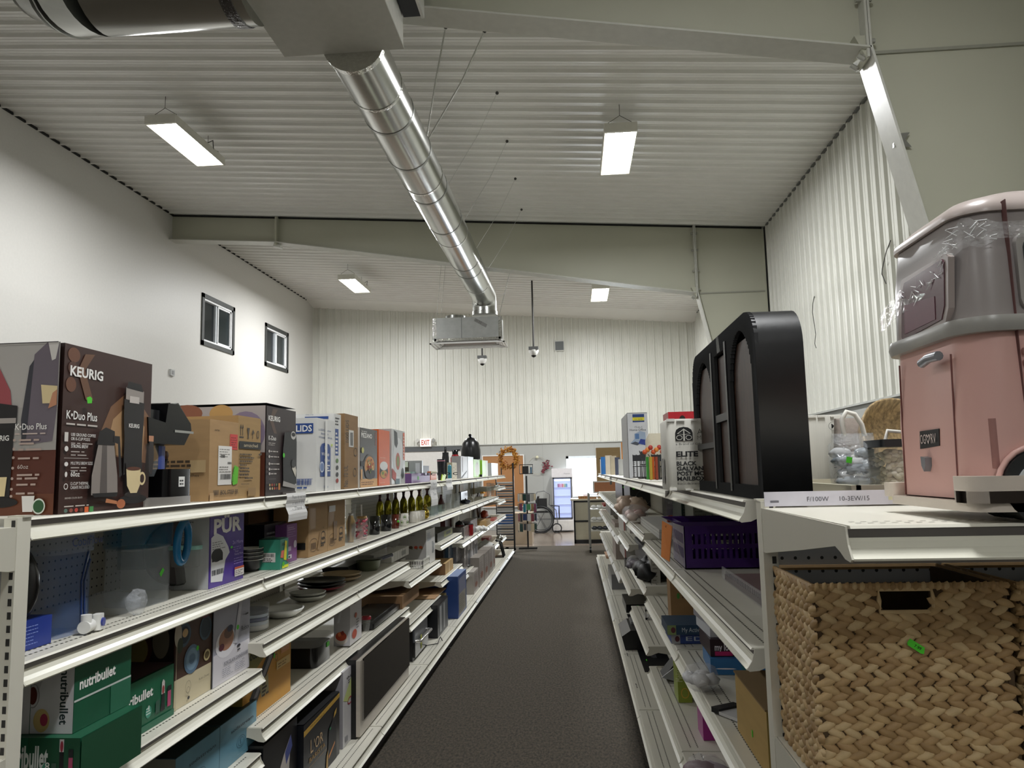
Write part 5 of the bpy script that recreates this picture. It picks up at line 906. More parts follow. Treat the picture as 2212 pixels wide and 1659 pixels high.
# ================================================================== left run: base deck goods
ZD = ZB+.0015
def LBd(*a, **k): k.setdefault('X', -1.06); return LB(*a, **k)
GY = 'b5913c'
LB('espresso_machine_box', 655, 733, 1568, ZD, M('121419', .3), 'black and gold espresso machine carton on the left base deck', 'carton', [('F', 'p', [(0, .83), (1, .92), (1, .99), (0, .91)], GY), ('F', 'l', .15, .90, .6, 1, .03, .01, '6b5420'), ('F', 't', 'L', .17, .50, .2, 'c9ab84', {'b': .0}), ('F', 't', "'OR", .26, .50, .16, 'c9ab84', {'w': .24}), ('F', 't', 'BARISTA', .14, .38, .07, 'b08a4a', {'w': .42}), ('F', 'r', .12, .32, .6, .325, 'b08a4a'), ('F', 'p', [(.62, .0), (.9, 0), (.88, .5), (.8, .68), (.66, .55)], '26262a'), ('F', 'p', [(.80, .68), (.88, .72), (.9, .8), (.83, .76)], 'c9a44e'), ('F', 'p', [(.58, 0), (.64, 0), (.64, .28), (.6, .2)], 'b08a4a'), ('F', 'p', [(.66, .12), (.84, .26), (.84, .3), (.66, .17)], 'c98a52'), ('F', 'e', .7, .57, .025, .02, '3a8a60'), ('L', 'l', .55, .5, .3, 4, .03, .012, '6a5636'), ('L', 'r', .55, .1, .95, .26, '6b3a28'), ('T', 'r', 0, 0, 1, 1, '0b0c0f'), ('T', 't', 'L OR', .4, .5, .12, '5f4f30', {'w': .2})], X=-1.10, d=.30)
LB('small_appliance_box', 566, 640, 1612, ZD, M('101115', .3), 'low black carton with a slanted white label in front of the gold banded carton', 'carton', [('F', 'p', [(.3, .1), (.75, .45), (.8, .85), (.6, .7), (.25, .35)], 'b9b2ac'), ('F', 'p', [(.62, .7), (.8, .85), (.85, .7), (.66, .55)], '46508a'), ('F', 'l', .35, .4, .3, 2, .08, .03, '55504e'), ('L', 'r', .4, .7, .9, .78, '44464a')], X=-1.12, d=.25)
LB('beverage_maker_box', 741, 775, 1432, ZD, M('cfcdd0', .4), 'tall white carton with small coloured pictures beside the microwave', 'carton', hmax=.34, D=[('F', 't', 'thirst', .2, .86, .035, '2a2a2e', {'w': .5, 'b': .02}), ('F', 'l', .3, .84, .4, 2, .03, .015, '55555a'), ('F', 'p', [(0, .62), (.6, .9), (.9, .9), (.6, .6), (.3, .55)], 'c8d48a'), ('F', 'o', .4, .55, .14, .05, .006, 'a83048')]+[('F', 'r', .5+.22*(k % 2), .5-.07*(k//2), .64+.22*(k % 2), .55-.07*(k//2), ('a03c54', '3a4460', '6a6a34', '3a2a34', '8fa8b4', '7a8fa0')[k]) for k in range(6)]+[('F', 'r', .1, .05, .25, .12, '8a8a90'), ('L', 'r', 0, 0, 1, 1, '8f8c90'), ('L', 'r', .55, .1, .9, .45, '5a2c44'), ('L', 'r', .6, .5, .9, .6, 'd8d6da')], X=-1.10, d=.30)
# microwave
x0, x1, X = 778, 883, -1.055; Y0, Y1 = yX(x0, X, ZD), yX(x1, X, ZD); h = .365; w = Y1-Y0
t = thing('microwave', 'black microwave oven with steel framed dark glass door', 'microwave', (X-.17, (Y0+Y1)/2, ZD), PI/2)
g = G(); g.box(-w/2, w/2, -.15, .17, .0, h, M('0c0c0d', .35)); g.build('body', t)
g = G(); g.box(-w/2, w/2, -.17, -.15, .01, h-.005, M('bcb4a8', .35, .25, .05, 8, stretch=(1, 1, 8))); g.build('front_frame', t)
g = G(); g.box(-w/2+.045, w/2, -.176, -.168, .075, h-.005, M('0b0c0d', .08)); g.build('door', t)
g = G(); g.box(-w/2+.03, -w/2+.04, -.178, -.17, .075, h-.01, CHR); g.build('door_edge', t)
g = G(); g.tube([(w/2-.02, -.176, h-.04), (w/2-.022, -.178, h*.5)], .0015, M('d8d8d8', .2), 4); g.build('reflection_strip', t) if False else None
# toaster oven
x0, x1, X = 905, 921, -1.09
t = thing('toaster_oven', 'black toaster oven with silver handle beyond the microwave', 'toaster oven', (-1.235, 5.47, ZD), PI/2); w, h = .50, .215
g = G(); g.box(-w/2, w/2, -.12, .17, 0, h, M('0d0d0e', .4)); g.build('body', t)
g = G(); g.box(-w/2+.02, w/2-.02, -.135, -.12, .02, h*.55, M('2b2b2a', .15, .3)); g.box(-w/2+.02, w/2-.02, -.13, -.12, h*.55, h-.01, M('5a5d62', .35, .4)); g.build('door', t)
g = G(); g.tube([(-w/2+.05, -.125, h*.57), (-w/2+.05, -.165, h*.57), (w/2-.05, -.165, h*.57), (w/2-.05, -.125, h*.57)], .009, M('d4d2ce', .25, .8), 8); g.build('handle', t)
g = G(); g.box(-.05, -.01, -.137, -.1355, .04, .13, M('a8ac3c', .5)); g.build('price_sticker', t)
g = G(); g.tube([(w/2-.1, -.1, .01), (w/2, -.2, .008), (w/2+.12, -.2, .03), (w/2+.16, -.24, -.06), (w/2+.3, -.25, -.09)], .0035, M('111111', .5), 6); g.build('power_cord', t)
LB('heater', 946, 968, 1308, ZD, M('1c1d20', .3), 'tall black appliance with steel front under the flat brown carton', 'appliance', [('F', 'r', .1, .05, .95, .95, '55585a'), ('F', 'r', .2, .1, .35, .9, 'a7a8a8'), ('F', 'r', .55, .1, .68, .9, '9b9c9c'), ('L', 'r', .4, .75, .62, .95, '8a8a3a')], X=-1.07, d=.26)
LB('large_blue_box', 990, 1008, 1246, ZD, M('24407a', .4), 'big royal blue carton with tan label panel standing on the base deck', 'carton', [('F', 'r', .1, .05, .9, .55, '8f8a80'), ('F', 'r', .1, .55, .9, .92, '6b6f86'), ('F', 'l', .2, .5, .6, 9, .05, .015, '55504a'), ('L', 'r', .35, .12, .72, .62, '8a7f5c'), ('L', 'l', .45, .09, .3, 2, .03, .012, '8fa0c8'), ('T', 'r', 0, 0, 1, 1, '7f90b4')], X=-1.03, d=.36)
g = G(); g.box(-.05, .05, -.04, .04, 0, .1, M('5f5a5a', .4)); g.ball((0, 0, .1), .05, M('b5653a', .4), 10, 6, (1, .8, .5)); g.build('orange_lid_tub', None, 'small dark tub with orange top beside the blue carton', 'tub', loc=(-1.12, yX(1015, -1.12, ZD), ZD))
fl = [('F', 'r', .05, .1, .95, .9, '8f8680'), ('F', 'l', .15, .8, .6, 8, .07, .02, '5f5550'), ('F', 'e', .5, .35, .25, .12, '7a4a3a')]
for i, (a, b, yt, c, l) in enumerate(((1024, 1034, 1236, 'a9a39c', 'grey framed carton with picture front just after the blue carton'), (1036, 1046, 1205, '8c847c', 'tall greyish carton third after the blue carton'), (1047, 1056, 1197, '7d756e', 'tall brownish carton in the middle of the far base deck row'), (1057, 1065, 1188, '8a837c', 'tall carton second from the end of the far base deck row'), (1065.5, 1070, 1182, 'c2beb8', 'tall pale carton last in the far base deck row'))):
    LB('flat_pack_box', a, b, yt, ZD, M(c, .45), l, 'carton', fl, X=-1.06, d=.30, group='tall cartons on the far base deck')
t = thing('bread_toaster', 'small black and chrome kettle stand at the far end of the base deck', 'appliance', (-1.12, yX(1080, -1.12, ZD), ZD), PI/2)
g = G(); g.box(-.12, .12, -.07, .07, 0, .012, BK)
for k in (-1, 0, 1): g.tube([(k*.09, -.06, .01), (k*.09-.03, -.02, .2), (k*.09, .05, .25)], .014, BK, 6)
g.build('frame', t); g = G(); g.ball((0, 0, .27), .05, CHR, 12, 8); g.build('knob', t)
# mid shelves, far sections -----------------------------------------------------------
for i, (a, b, yt, c, l) in enumerate(((958, 966, 1176, '46403e', 'dark wrapped packet nearest on the fifth section shelf'), (969, 985, 1172, '33506a', 'blue wrapped packet in the row of wrapped linen'), (986, 1000, 1172, '77757a', 'grey wrapped packet in the row of wrapped linen'))):
    LB('linen_packet', a, b, yt, .4915, M(c, .2, 0, .25, 12, .4, bd=.02), l, 'packet', X=-1.25+.03*i, d=.16, group='plastic wrapped linen packets')
for i, (a, b, yt, c, l) in enumerate(((1003, 1017, 1140, '7c7876', 'grey wrapped packet just past the section joint'), (1018, 1032, 1126, '8c8a8e', 'pale grey wrapped packet with glossy film'))):
    o = LB('linen_packet', a, b, yt, .3615, M(c, .15, 0, .3, 14, .5, bd=.03), l, 'packet', [('F', 'r', .3, .1, .5, .7, '55504e'), ('F', 'r', .6, .05, .95, .4, '4a4a4e')], X=-1.16, d=.12, group='large wrapped packets in the sixth section')
Z5 = .686
LB('game_box', 945, 978, 1153, .791, M('26271c', .4), 'flat dark box with olive end panel on the fifth section shelf', 'box', [('F', 'r', .4, .2, .95, .9, '7c8038'), ('F', 'r', .55, .35, .85, .75, '2c3018')], X=-1.18, d=.2)
g = G(); g.box(-.16, .16, -.11, .11, 0, .012, M('16181c', .25)); g.build('black_tray', None, 'thin black tray on the fifth section shelf behind the olive panel box', 'tray', loc=(-1.36, yX(940, -1.36, .791), .791+.09), rz=PI/2) if False else None
LB('red_gift_box', 962, 975, 1119, .791, M('4c1418', .35), 'upright dark red box behind the olive panel box', 'box', [('F', 'r', .1, .1, .8, .9, '3a1a1a')], X=-1.30, d=.05)
cylthing('white_cup', 974, 984, 1114, -1.28, .791, 'white cup upside down beside the dark red box', 'cup', [(.8, 0), (1, 1), (0, 1)], M('e9e9e6', .3))
t = cylthing('red_stock_pot', 1003, 1023, 1131, -1.17, Z5+.004, 'glossy red pot with black rim in the sixth section', 'pot', [(.85, 0), (1, .1), (1, .95)], M('8f1c22', .12), parts=[('rim', [(1.03, .93), (1.05, 1), (.9, 1.02), (0, 1.02)], M('17181a', .3)), ('handle', lambda g, r, h: g.box(-r-.04, -r+.005, -.02, .02, h*.75, h*.85, M('5c1216', .3)), None)])
cylthing('red_frying_pan', 982, 1003, 1134, -1.25, Z5+.004, 'shallow dark red pan left of the red pot', 'pan', [(.85, 0), (1, .5), (1, 1)], M('6a161c', .15), parts=[('cover', [(1.02, 1), (.8, 1.2), (0, 1.4)], M('1c1d1f', .2))])
g = G()
for k in range(5): g.ball((.02*k, .012*k, .03+.01*(k % 2)), .035, M('e2e2de', .25, 0, .1, 50, .8, bd=.02), 8, 6, (1, .9, .8), .4)
g.build('crumpled_bag', None, 'crumpled white plastic wrapping beside the red pot', 'wrapping', loc=(-1.14, yX(1031, -1.14, Z5), Z5+.004))
t = thing('wicker_tray', 'tan wooden basket tray with black handle right of the white wrapping', 'basket', (-1.2, yX(1044, -1.2, Z5), Z5+.0), PI/2)
g = G(); g.rbox(-.25, .25, -.07, .07, 0, .07, M('a98a5c', .6, 0, .2, 30), .03); g.build('body', t); g = G(); g.tube([(.25, -.06, .06), (.28, -.06, .10), (-.2, -.06, .11)], .006, M('1a1816', .5), 6); g.build('handle', t)
t = thing('wooden_clock', 'round brown wooden wall clock with dark hands leaning at the back', 'clock', (-1.45, yX(1035, -1.45, .9), Z5+.001), PI/2)
g = G(); g.cyl((0, .0, .19), (0, .02, .19), .19, M('6b4f3c', .5, kind='wood'), 28); g.build('face', t); g = G(); g.box(-.008, .1, -.004, 0, .185, .195, BK); g.cyl((0, -.006, .19), (0, 0, .19), .02, BK, 10); g.build('hands', t)
g = G(); g.ball((0, 0, .03), .05, M('b8431c', .4, 0, .15, 20), 12, 8, (1.2, 3.2, 1.3), .3); g.build('orange_cloth', None, 'bright orange bundle at the far end of the third shelf', 'cloth', loc=(-1.38, 11.75, Z5+.01))
g = G(); g.rbox(-.25, .25, -.1, .1, 0, .025, M('a9544c', .4, 0, .2, 20), .05); g.build('red_mat', None, 'flat reddish patterned mat beside the orange bundle', 'mat', loc=(-1.24, 11.1, Z5+.001), rz=PI/2)
t = thing('dish_rack', 'black wire dish rack with white slats on the low far shelf', 'dish rack', (-1.26, 10.3, .3615), PI/2)
g = G(); g.box(-.55, .55, -.12, .12, 0, .008, M('1f1f1f', .4)); g.build('tray', t)
for k in range(12):
    g = G(); g.tube([(-.5+k*.09, -.11, .01), (-.5+k*.09, 0, .075), (-.5+k*.09, .11, .01)], .008, M('dcdcd8', .3), 5); g.build('slat', t)
g = G(); g.tube([(0, -.0, .006), (.2, -.04, .012), (.35, .02, .006)], .006, M('3a3a38', .4), 6); g.ball((0, 0, .02), .025, M('3a3a38', .3), 10, 6, (1, 1.4, .6)); g.build('ladle', None, 'dark metal ladle lying before the black dish rack', 'ladle', loc=(-1.17, 8.3, .3615), rz=PI/2)
g = G(); g.rbox(-.2, .2, -.06, .06, 0, .04, M('a8545a', .3, 0, .3, 30), .03); g.build('red_packet', None, 'small red packet behind the dish rack at the far shelf end', 'packet', loc=(-1.36, 11.8, .3515), rz=PI/2)
for i, (y, z) in enumerate(((11.85, 1.1415), (11.9, .9315))):
    g = G(); g.tube([(0, -.2, .03), (0, .1, .03), (0, .15, .06)], .016, M('e4e8ea', .3), 6); g.tube([(0, -.05, .03), (.05, .0, .02)], .012, M('e4e8ea', .3), 6); g.build('white_hook', None, ('white plastic hook bar on the highest small shelf at the far end', 'white plastic piece on the second small shelf at the far end')[i], 'hook', loc=(-1.2, y, z-.013))
# ================================================================== far top shelf goods
def P(x, X=-1.18): return yX(x, X, TOP)
t = thing('mirror_box', 'boxed silver toy set with ELECTRO lettering reversed on its window', 'carton', (-1.36, 6.25, TOP), PI/2)
carton('game_carton', .48, .12, .045, M('d0cdc6', .45), 'low white carton supporting the window box on the far top shelf', 'carton', (-1.36, 6.05, TOP), PI/2, [('L', 'r', 0, 0, 1, 1, 'c9c4c0')])
g = G()
g.box(-.02, .02, -.17, .17, 0, .12, M('a9aaa9', .3, .3)); g.decals({'L': (Vector((-.02, .17, 0)), Vector((0, -1, 0)), Vector((0, 0, 1)), Vector((-1, 0, 0)), .34, .12)}, [('L', 'r', .18, .28, .7, .92, '4a4636'), ('L', 'e', .45, .55, .15, .25, '8a7434'), ('L', 'r', .36, .6, .68, .95, 'e8eedc'), ('L', 't', 'ELECTRO C', .95, .05, .16, '2e2e2e', {'w': .86, 'b': .03, 'fx': 1}), ('L', 'r', .85, .2, .95, .85, 'd4d6d8')])
g.build('window_front', t); t.location.z = TOP+.045; t.location.y = 5.85; t.location.x = -1.33
for i, (y, z, c, l) in enumerate(((5.55, 0, '8fb39c', 'pale mint green small box between the pan carton and purple box'), (5.75, 0, '9bb8b0', 'pale blue green small box behind the purple box'))):
    carton('pastel_box', .12, .13, .082, M(c, .4), l, 'box', (-1.27+.0*i, y, TOP+z), PI/2)
LB('orange_box', 876, 886, 1022, TOP, M('d86a42', .4), 'small orange box behind the purple box', 'box', X=-1.2, d=.05)
LB('purple_low_box', 889, 929, 1023, TOP, M('6c4a80', .4), 'long low purple box with a green sticker on the far top shelf', 'box', [('F', 'e', .33, .5, .05, .22, '4fa04a')], X=-1.15, d=.05)
LB('navy_box', 913, 927, 1006, TOP, M('10162a', .4), 'small navy blue box between purple box and orange card', 'box', X=-1.22, d=.05)
LB('orange_card', 931, 943, 1018, TOP, M('d47a58', .4), 'orange packet with cream top on the far top shelf edge', 'packet', [('F', 'r', 0, .75, 1, 1, 'c9c2a0')], X=-1.15, d=.03)
g = G(); g.prism([(-.10, 0), (.06, 0), (.16, .055), (-.04, .055)], 'y', -.004, .004, M('a9c41e', .4)); g.build('lime_card', None, 'slanted lime green card beside the orange packet', 'card', loc=(-1.15, P(950), TOP), rz=PI/2)
cylthing('black_tumbler', 944, 962, 992, -1.22, TOP, 'tall dark tumbler with pink band behind the lime card', 'tumbler', [(.8, 0), (1, 1)], M('1c1f26', .2), parts=[('band', [(1.02, .9), (1.02, .94)], M('c98a9a', .4))])
cylthing('sports_bottle', 955, 971, 967, -1.30, TOP, 'tall black sports bottle with carry loop', 'bottle', [(.85, 0), (1, .05), (1, .68), (.9, .75), (.9, .85)], M('17191c', .3), parts=[('loop', lambda g, r, h: g.tube([(-r*.6, 0, h*.85), (-r*.5, 0, h*1.0), (r*.3, 0, h*1.0), (r*.4, 0, h*.85)], .01, BK, 6), None)])
cylthing('red_water_bottle', 973, 995, 972, -1.26, TOP, 'big red water bottle with black spout cap', 'bottle', [(.75, 0), (.8, .1), (.8, .5), (1, .6), (1, .72), (.6, .84)], M('8f141c', .2), parts=[('cap', [(.6, .84), (.65, 1), (0, 1)], BK), ('spout', lambda g, r, h: g.box(-.02, r*1.2, -r*1.1, -.01, h*.97, h*1.01, BK), None)])
cylthing('teal_bottle', 967, 976, 1004, -1.17, TOP, 'slim teal bottle at the shelf edge', 'bottle', [(1, 0), (1, .9), (.6, 1), (0, 1)], M('2f8296', .3))
LB('patterned_box', 977, 987, 999, TOP, M('b5aa90', .5), 'cream patterned upright box beside the teal bottle', 'box', [('F', 'e', .3+.4*(k % 2), .1+.1*k, .1, .03, '8a7a5c') for k in range(8)], X=-1.17, d=.05)
LB('silver_box', 996, 1010, 985, TOP, M('a5a3a6', .4), 'grey upright carton with dark stripes beside the black lamp', 'carton', [('F', 'p', [(.1, 0), (.9, .3), (.9, .36), (0, .06)], '2a2a2e'), ('F', 'r', .2, .3, .3, .95, '8a8488')], X=-1.18, d=.1)
LB('chrome_canister', 1011, 1023, 986, TOP, M('a9abad', .35, .3), 'shiny silver upright canister box under the black lamp', 'canister', X=-1.18, d=.08)
t = thing('desk_lamp', 'black desk lamp with bell shade on a thin curved stem', 'lamp', (-1.3, P(1018, -1.3), TOP), PI/2)
zt = onX(1012, 936, -1.3); Yl = P(1012, -1.3); zz = CZ+(zt.z-CZ)*(Yl/zt.y)-TOP
g = G(); g.cyl((.3, 0, 0), (.3, 0, .03), .11, BK, 20); g.build('base', t)
g = G(); g.tube([(.3, 0, .03), (.33, 0, .12), (.38, 0, .2), (.26, 0, .30), (0, 0, zz*.45)], .012, BK, 8); g.build('stem', t)
g = G(); R = .125; g.lathe([(R, 0), (R*1.02, .02), (R*1.0, .12), (R*.85, .2), (R*.5, .26), (R*.2, .275), (0, .275)], 0, 0, zz*.42, M('0d0e10', .3), 24, cap=False); g.build('lamp_shade', t)
g = G(); g.cyl((-.06, 0, zz*.42+.30), (.07, 0, zz*.42+.275), .02, BK, 8); g.build('joint', t)
LB('lime_box', 1024, 1038, 992, TOP, M('7fb52c', .4), 'lime green carton with white picture, right of the desk lamp', 'carton', [('F', 'e', .5, .45, .3, .4, 'd8d8d4')], X=-1.22, d=.08)
LB('lime_box', 1042, 1054, 994, TOP, M('8abf38', .4), 'lime green carton with white edge strip, second right of the lamp', 'carton', [('F', 'r', .6, 0, 1, 1, 'e9ece4')], X=-1.2, d=.08)
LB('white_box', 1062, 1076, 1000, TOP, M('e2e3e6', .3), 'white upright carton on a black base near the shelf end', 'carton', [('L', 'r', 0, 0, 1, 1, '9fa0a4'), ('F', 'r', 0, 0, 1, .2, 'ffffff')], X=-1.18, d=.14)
t = thing('sign_holder', 'thin black wire hook stand at the far end of the left run', 'wire stand', (-1.32, P(1083, -1.32), TOP), PI/2)
g = G(); WB_ = M('232322', .5)
g.tube([(0, 0, 0), (0, 0, .38), (-.05, -.02, .44)], .01, WB_, 6); g.tube([(-.05, -.02, .44), (-.5, -.02, .40)], .009, WB_, 6); g.tube([(0, -.02, .36), (-.48, -.02, .30)], .009, WB_, 6); g.build('wire', t)
# notes hanging from the shelf lips
def note(x0, x1, y0, y1, X, label, text, col='dfdedd', skew=0, tc='44464c', sgn=1):
    a = onX(x0, y0, X); b = onX(x1, y0, X); c = onX((x0+x1)/2, y1, X); w = abs(b.y-a.y); h = a.z-c.z
    g = G(); m = M(col, .6, 0, .02); n = 8; v = []
    for i in range(n+1):
        z = -h*i/n; o = .004*math.sin(i*1.3)+.012*(i/n)**2
        for k in (0, 1): v.append((w*(k-.5)+skew*i/n, -o, z))
    g.add(v, [(2*i, 2*i+1, 2*i+3, 2*i+2) for i in range(n)], m)
    fr = {'F': (Vector((-w/2+skew*.5, -.018, -h)), Vector((1, 0, 0)), Vector((0, 0, 1)), Vector((0, -1, 0)), w, h)}
    D = []
    for i, s in enumerate(text): D.append(('F', 't', s, .08, .80-.2*i, .12, tc, {'w': .84 if len(s) > 9 else .5, 'b': 0}))
    g.decals(fr, D)
    g.build('paper_note', None, label, 'paper note', 'handwritten notes taped to shelf lips', loc=(X, (a.y+b.y)/2, a.z), rz=PI/2*sgn)
note(618, 659, 1066, 1124, -1.098, 'white handwritten note hanging from the top shelf lip under the dark coffee maker carton', ['Please do not remove', 'or items of off the shelf', '- Thank You'])
note(929, 943, 1037, 1092, -1.098, 'long narrow white note hanging below the lime green card', ['Please do', 'not remove', 'Thanks'])
note(963, 976, 1034, 1058, -1.098, 'short white note hanging just beyond the long narrow note', ['Please', 'thanks'])
# ================================================================== right run: top shelf
def rr(x0, x1, y0, y1, r, n=5):
    pts = []
    for (ca, cb, st) in ((x1-r, y1-r, 0), (x0+r, y1-r, 1), (x0+r, y0+r, 2), (x1-r, y0+r, 3)):
        for k in range(n+1): t = (st+k/n)*PI/2; pts.append((ca+r*math.cos(t), cb+r*math.sin(t)))
    return pts
def loft(g, secs, mat, smooth=True, capb=True, capt=True):   # secs: [(z, pts)]
    n = len(secs[0][1]); v = [(a, b, z) for z, p in secs for a, b in p]; fs = []
    for i in range(len(secs)-1):
        for k in range(n): fs.append((i*n+k, i*n+(k+1) % n, (i+1)*n+(k+1) % n, (i+1)*n+k))
    g.add(v, fs, mat, smooth)
    if capb: g.add(v[:n], [tuple(range(n))[::-1]], mat)
    if capt: g.add(v[-n:], [tuple(range(n))], mat)
# black arched wall cabinet ------------------------------------------------------------
Yn, Yf = 1.655, yX(1507, .392, TOP); Xa = .392; Xb = onY(1757, 1070, Yn).x; Zt = onY(1735, 655, Yn).z; H = Zt-TOP; Lc = Yf-Yn
t = thing('wall_cabinet', 'black arched wall cabinet with fluted front and dark brown openings', 'cabinet', (Xa, Yn, TOP))
BLK = M('0d0e11', .42, 0, .1, 30, .1, bd=.004); FL_ = M('15171b', .45, 0, .05, 20); R = .085
out = [(0, 0), (Lc, 0)]+[(Lc-R+R*math.cos(a*PI/16), H-R+R*math.sin(a*PI/16)) for a in range(9)]+[(R-R*math.sin(a*PI/16), H-R+R*math.cos(a*PI/16)) for a in range(9)]
D_ = Xb-Xa
g = G(); inn = [(y*(1-.02/Lc)+.01, z*(1-.02/H)+.01*(z > 0)) for y, z in out]
n = len(out); v = [(.004, y, z) for y, z in out]+[(D_, y, z) for y, z in out]; g.add(v, [(i, (i+1) % n, n+(i+1) % n, n+i) for i in range(n)], BLK, False); g.add(v[n:], [tuple(range(n))], BLK)
for f_ in range(len(g.sm)): g.sm[f_] = 2 < f_ < 11 or 11 < f_ < 20
g.build('case', t)
def arch(y0, y1, z0, z1, rad): # opening outline
    c = (y0+y1)/2; r = (y1-y0)/2; zc = z1-r if rad else z1
    return [(y0, z0), (y1, z0)]+([(c+r*math.cos(a*PI/12), zc+r*1.0*math.sin(a*PI/12)) for a in range(13)] if rad else [(y1, z1), (y0, z1)])
op = [('arched_door', .03, .275, .03, H-.03, True), ('middle_frame', .305, .475, .03, H-.045, False), ('arched_door', .505, Lc-.03, .03, H-.035, True)]
# front board with openings: build as fluted strips between openings and over them
WD = M('3d2619', .5, kind='wood', grain=(10, 10, 1.2))
g = G(); g.box(.0145, .02, .012, Lc-.012, .012, H-.05, WD); g.build('back_board', t)
def top_at(y):
    if y < R: return H-R+math.sqrt(max(0, R*R-(R-y)**2))
    if y > Lc-R: return H-R+math.sqrt(max(0, R*R-(y-Lc+R)**2))
    return H
g = G(); st = .0075; k = 0; y = 0
while y < Lc-.001:
    yb = min(y+st, Lc); m_ = (y+yb)/2; spans = [(0, top_at(m_))]
    for nm, a, b, z0, z1, rad in op:
        if a < m_ < b:
            zz = (z1-(b-a)/2+math.sqrt(max(0, ((b-a)/2)**2-(m_-(a+b)/2)**2))) if rad else z1
            spans = [(0, z0), (zz, top_at(m_))]
    for p, q in spans:
        if q-p > .002: g.prism([(.0, y+st*.5), (.004, y+st*.15), (.012, y), (.014, yb), (.004, yb-st*.15)], 'z', p, q, FL_)
    y = yb
g.build('fluted_front', t)
g = G()
for z in (.19,): g.box(.001, .014, .305, .475, z, z+.02, M('191b1f', .45))
for z in (.125,): g.box(.001, .014, .505, Lc-.03, z, z+.016, M('191b1f', .45))
for a in (.285, .485): g.box(-.003, .045, a, a+.018, .012, H-.03, M('15171b', .4))
g.build('shelf_bar', t)
g = G(); g.add([(-.001, .36, H-.045), (-.001, .40, H-.045), (-.001, .405, H+.001), (-.001, .375, H+.001)], [(0, 1, 2, 3)], CLR('e8eaec', .35)); g.build('clear_tape', t)
# mailbox carton
Ym = 2.46; mw = .545; hb = onY(1460, 905, Ym).z-TOP; MB_ = M('c9c7be', .55, 0, .05, 6, stretch=(40, 1, 1))
t = thing('mailbox_carton', 'off-white corrugated mailbox carton with black lettering partly behind the black cabinet', 'carton', (.572, Ym+.09, TOP))
g = G(); loft(g, [(0, rr(-mw/2, mw/2, -.09, .09, .012)), (.006, rr(-mw/2-.003, mw/2+.003, -.093, .093, .015)), (hb-.006, rr(-mw/2-.002, mw/2+.002, -.092, .092, .015)), (hb, rr(-mw/2+.002, mw/2-.002, -.088, .088, .012))], MB_, True)
fr = {'F': (Vector((-mw/2, -.0935, 0)), Vector((1, 0, 0)), Vector((0, 0, 1)), Vector((0, -1, 0)), mw, hb), 'L': (Vector((-mw/2-.0035, .09, 0)), Vector((0, -1, 0)), Vector((0, 0, 1)), Vector((-1, 0, 0)), .18, hb)}
K1 = '17181a'
D = [('F', 'p', [(.045, .69), (.145, .69), (.145, .80), (.138, .845), (.12, .875), (.095, .885), (.07, .875), (.052, .845), (.045, .80)], K1), ('F', 'p', [(.055, .79), (.095, .86), (.135, .79), (.095, .77)], 'c9c7be'), ('F', 'p', [(.062, .79), (.095, .845), (.128, .79), (.095, .78)], K1), ('F', 'p', [(.09, .69), (.1, .69), (.098, .85), (.092, .85)], 'c9c7be'), ('F', 'o', .068, .735, .018, .035, .002, 'c9c7be'), ('F', 'o', .122, .735, .018, .035, .002, 'c9c7be'),
     ('F', 't', 'AR', .17, .77, .085, '6b6b66', {'b': -.01}), ('F', 't', 'MB', .17, .70, .06, '6b6b66', {'b': -.01}), ('F', 't', 'a Brand of Gibraltar', .045, .63, .03, '4a4a46', {'w': .2}), ('F', 't', 'ELITE', .045, .47, .07, K1, {'w': .125, 'b': .04}), ('F', 'r', .045, .44, .17, .443, '8a8a84'),
     ('F', 't', 'BLACK', .045, .345, .055, K1, {'w': .115, 'b': .035}), ('F', 't', 'GALVANIZED', .045, .275, .055, K1, {'w': .235, 'b': .035}), ('F', 't', 'POST MOUNT', .045, .205, .055, K1, {'w': .235, 'b': .035}), ('F', 't', 'MAILBOX', .045, .135, .055, K1, {'w': .165, 'b': .035}), ('F', 't', 'Buzón de acero galvanizado', .045, .08, .03, '4a4a46', {'w': .22}), ('L', 'r', .45, .1, .65, .45, '55524e'),
     ('F', 'o', .94, .84, .03, .06, .001, '6b6b66'), ('F', 't', 'M', .927, .81, .06, K1, {'b': .03}), ('F', 'p', [(.935, .60), (.955, .60), (.955, .68), (.945, .71), (.935, .68)], K1), ('F', 'e', .945, .45, .022, .04, '3a3a38'), ('F', 'l', .93, .47, .03, 3, .018, .006, 'c9c7be'), ('F', 'l', .925, .34, .05, 2, .03, .015, '4a4a46'), ('F', 'l', .925, .28, .05, 1, .03, .015, '4a4a46'), ('F', 'o', .945, .15, .025, .055, .001, '6b6b66'), ('F', 't', 'A', .935, .125, .05, K1, {'b': .03})]
g.decals(fr, D); g.build('carton_body', t)
g = G(); rnd = random.Random(5)
for z in (.0, hb-.008):
    x = -mw/2
    while x < mw/2: g.box(x, x+rnd.uniform(.01, .03), -.0945-rnd.uniform(0, .002), -.088, z, z+rnd.uniform(.004, .009), M('e3e1da', .6)); x += rnd.uniform(.03, .05)
g.build('worn_edge', t)
p = onY(1443, 890, 2.85); carton('red_carton', .30, .16, p.z-TOP, M('b3202a', .4), 'red carton with white lettering standing behind the mailbox carton', 'carton', (p.x+.15, 2.93, TOP), 0, [('F', 't', 'SPICE', .12, .80, .10, W1, {'w': .07, 'b': .02}), ('F', 't', 'TILS', .56, .78, .18, W1, {'w': .13, 'b': .02}), ('F', 'e', .17, .88, .04, .07, '22160f'), ('F', 'r', .15, .76, .19, .9, '3a1a14')])
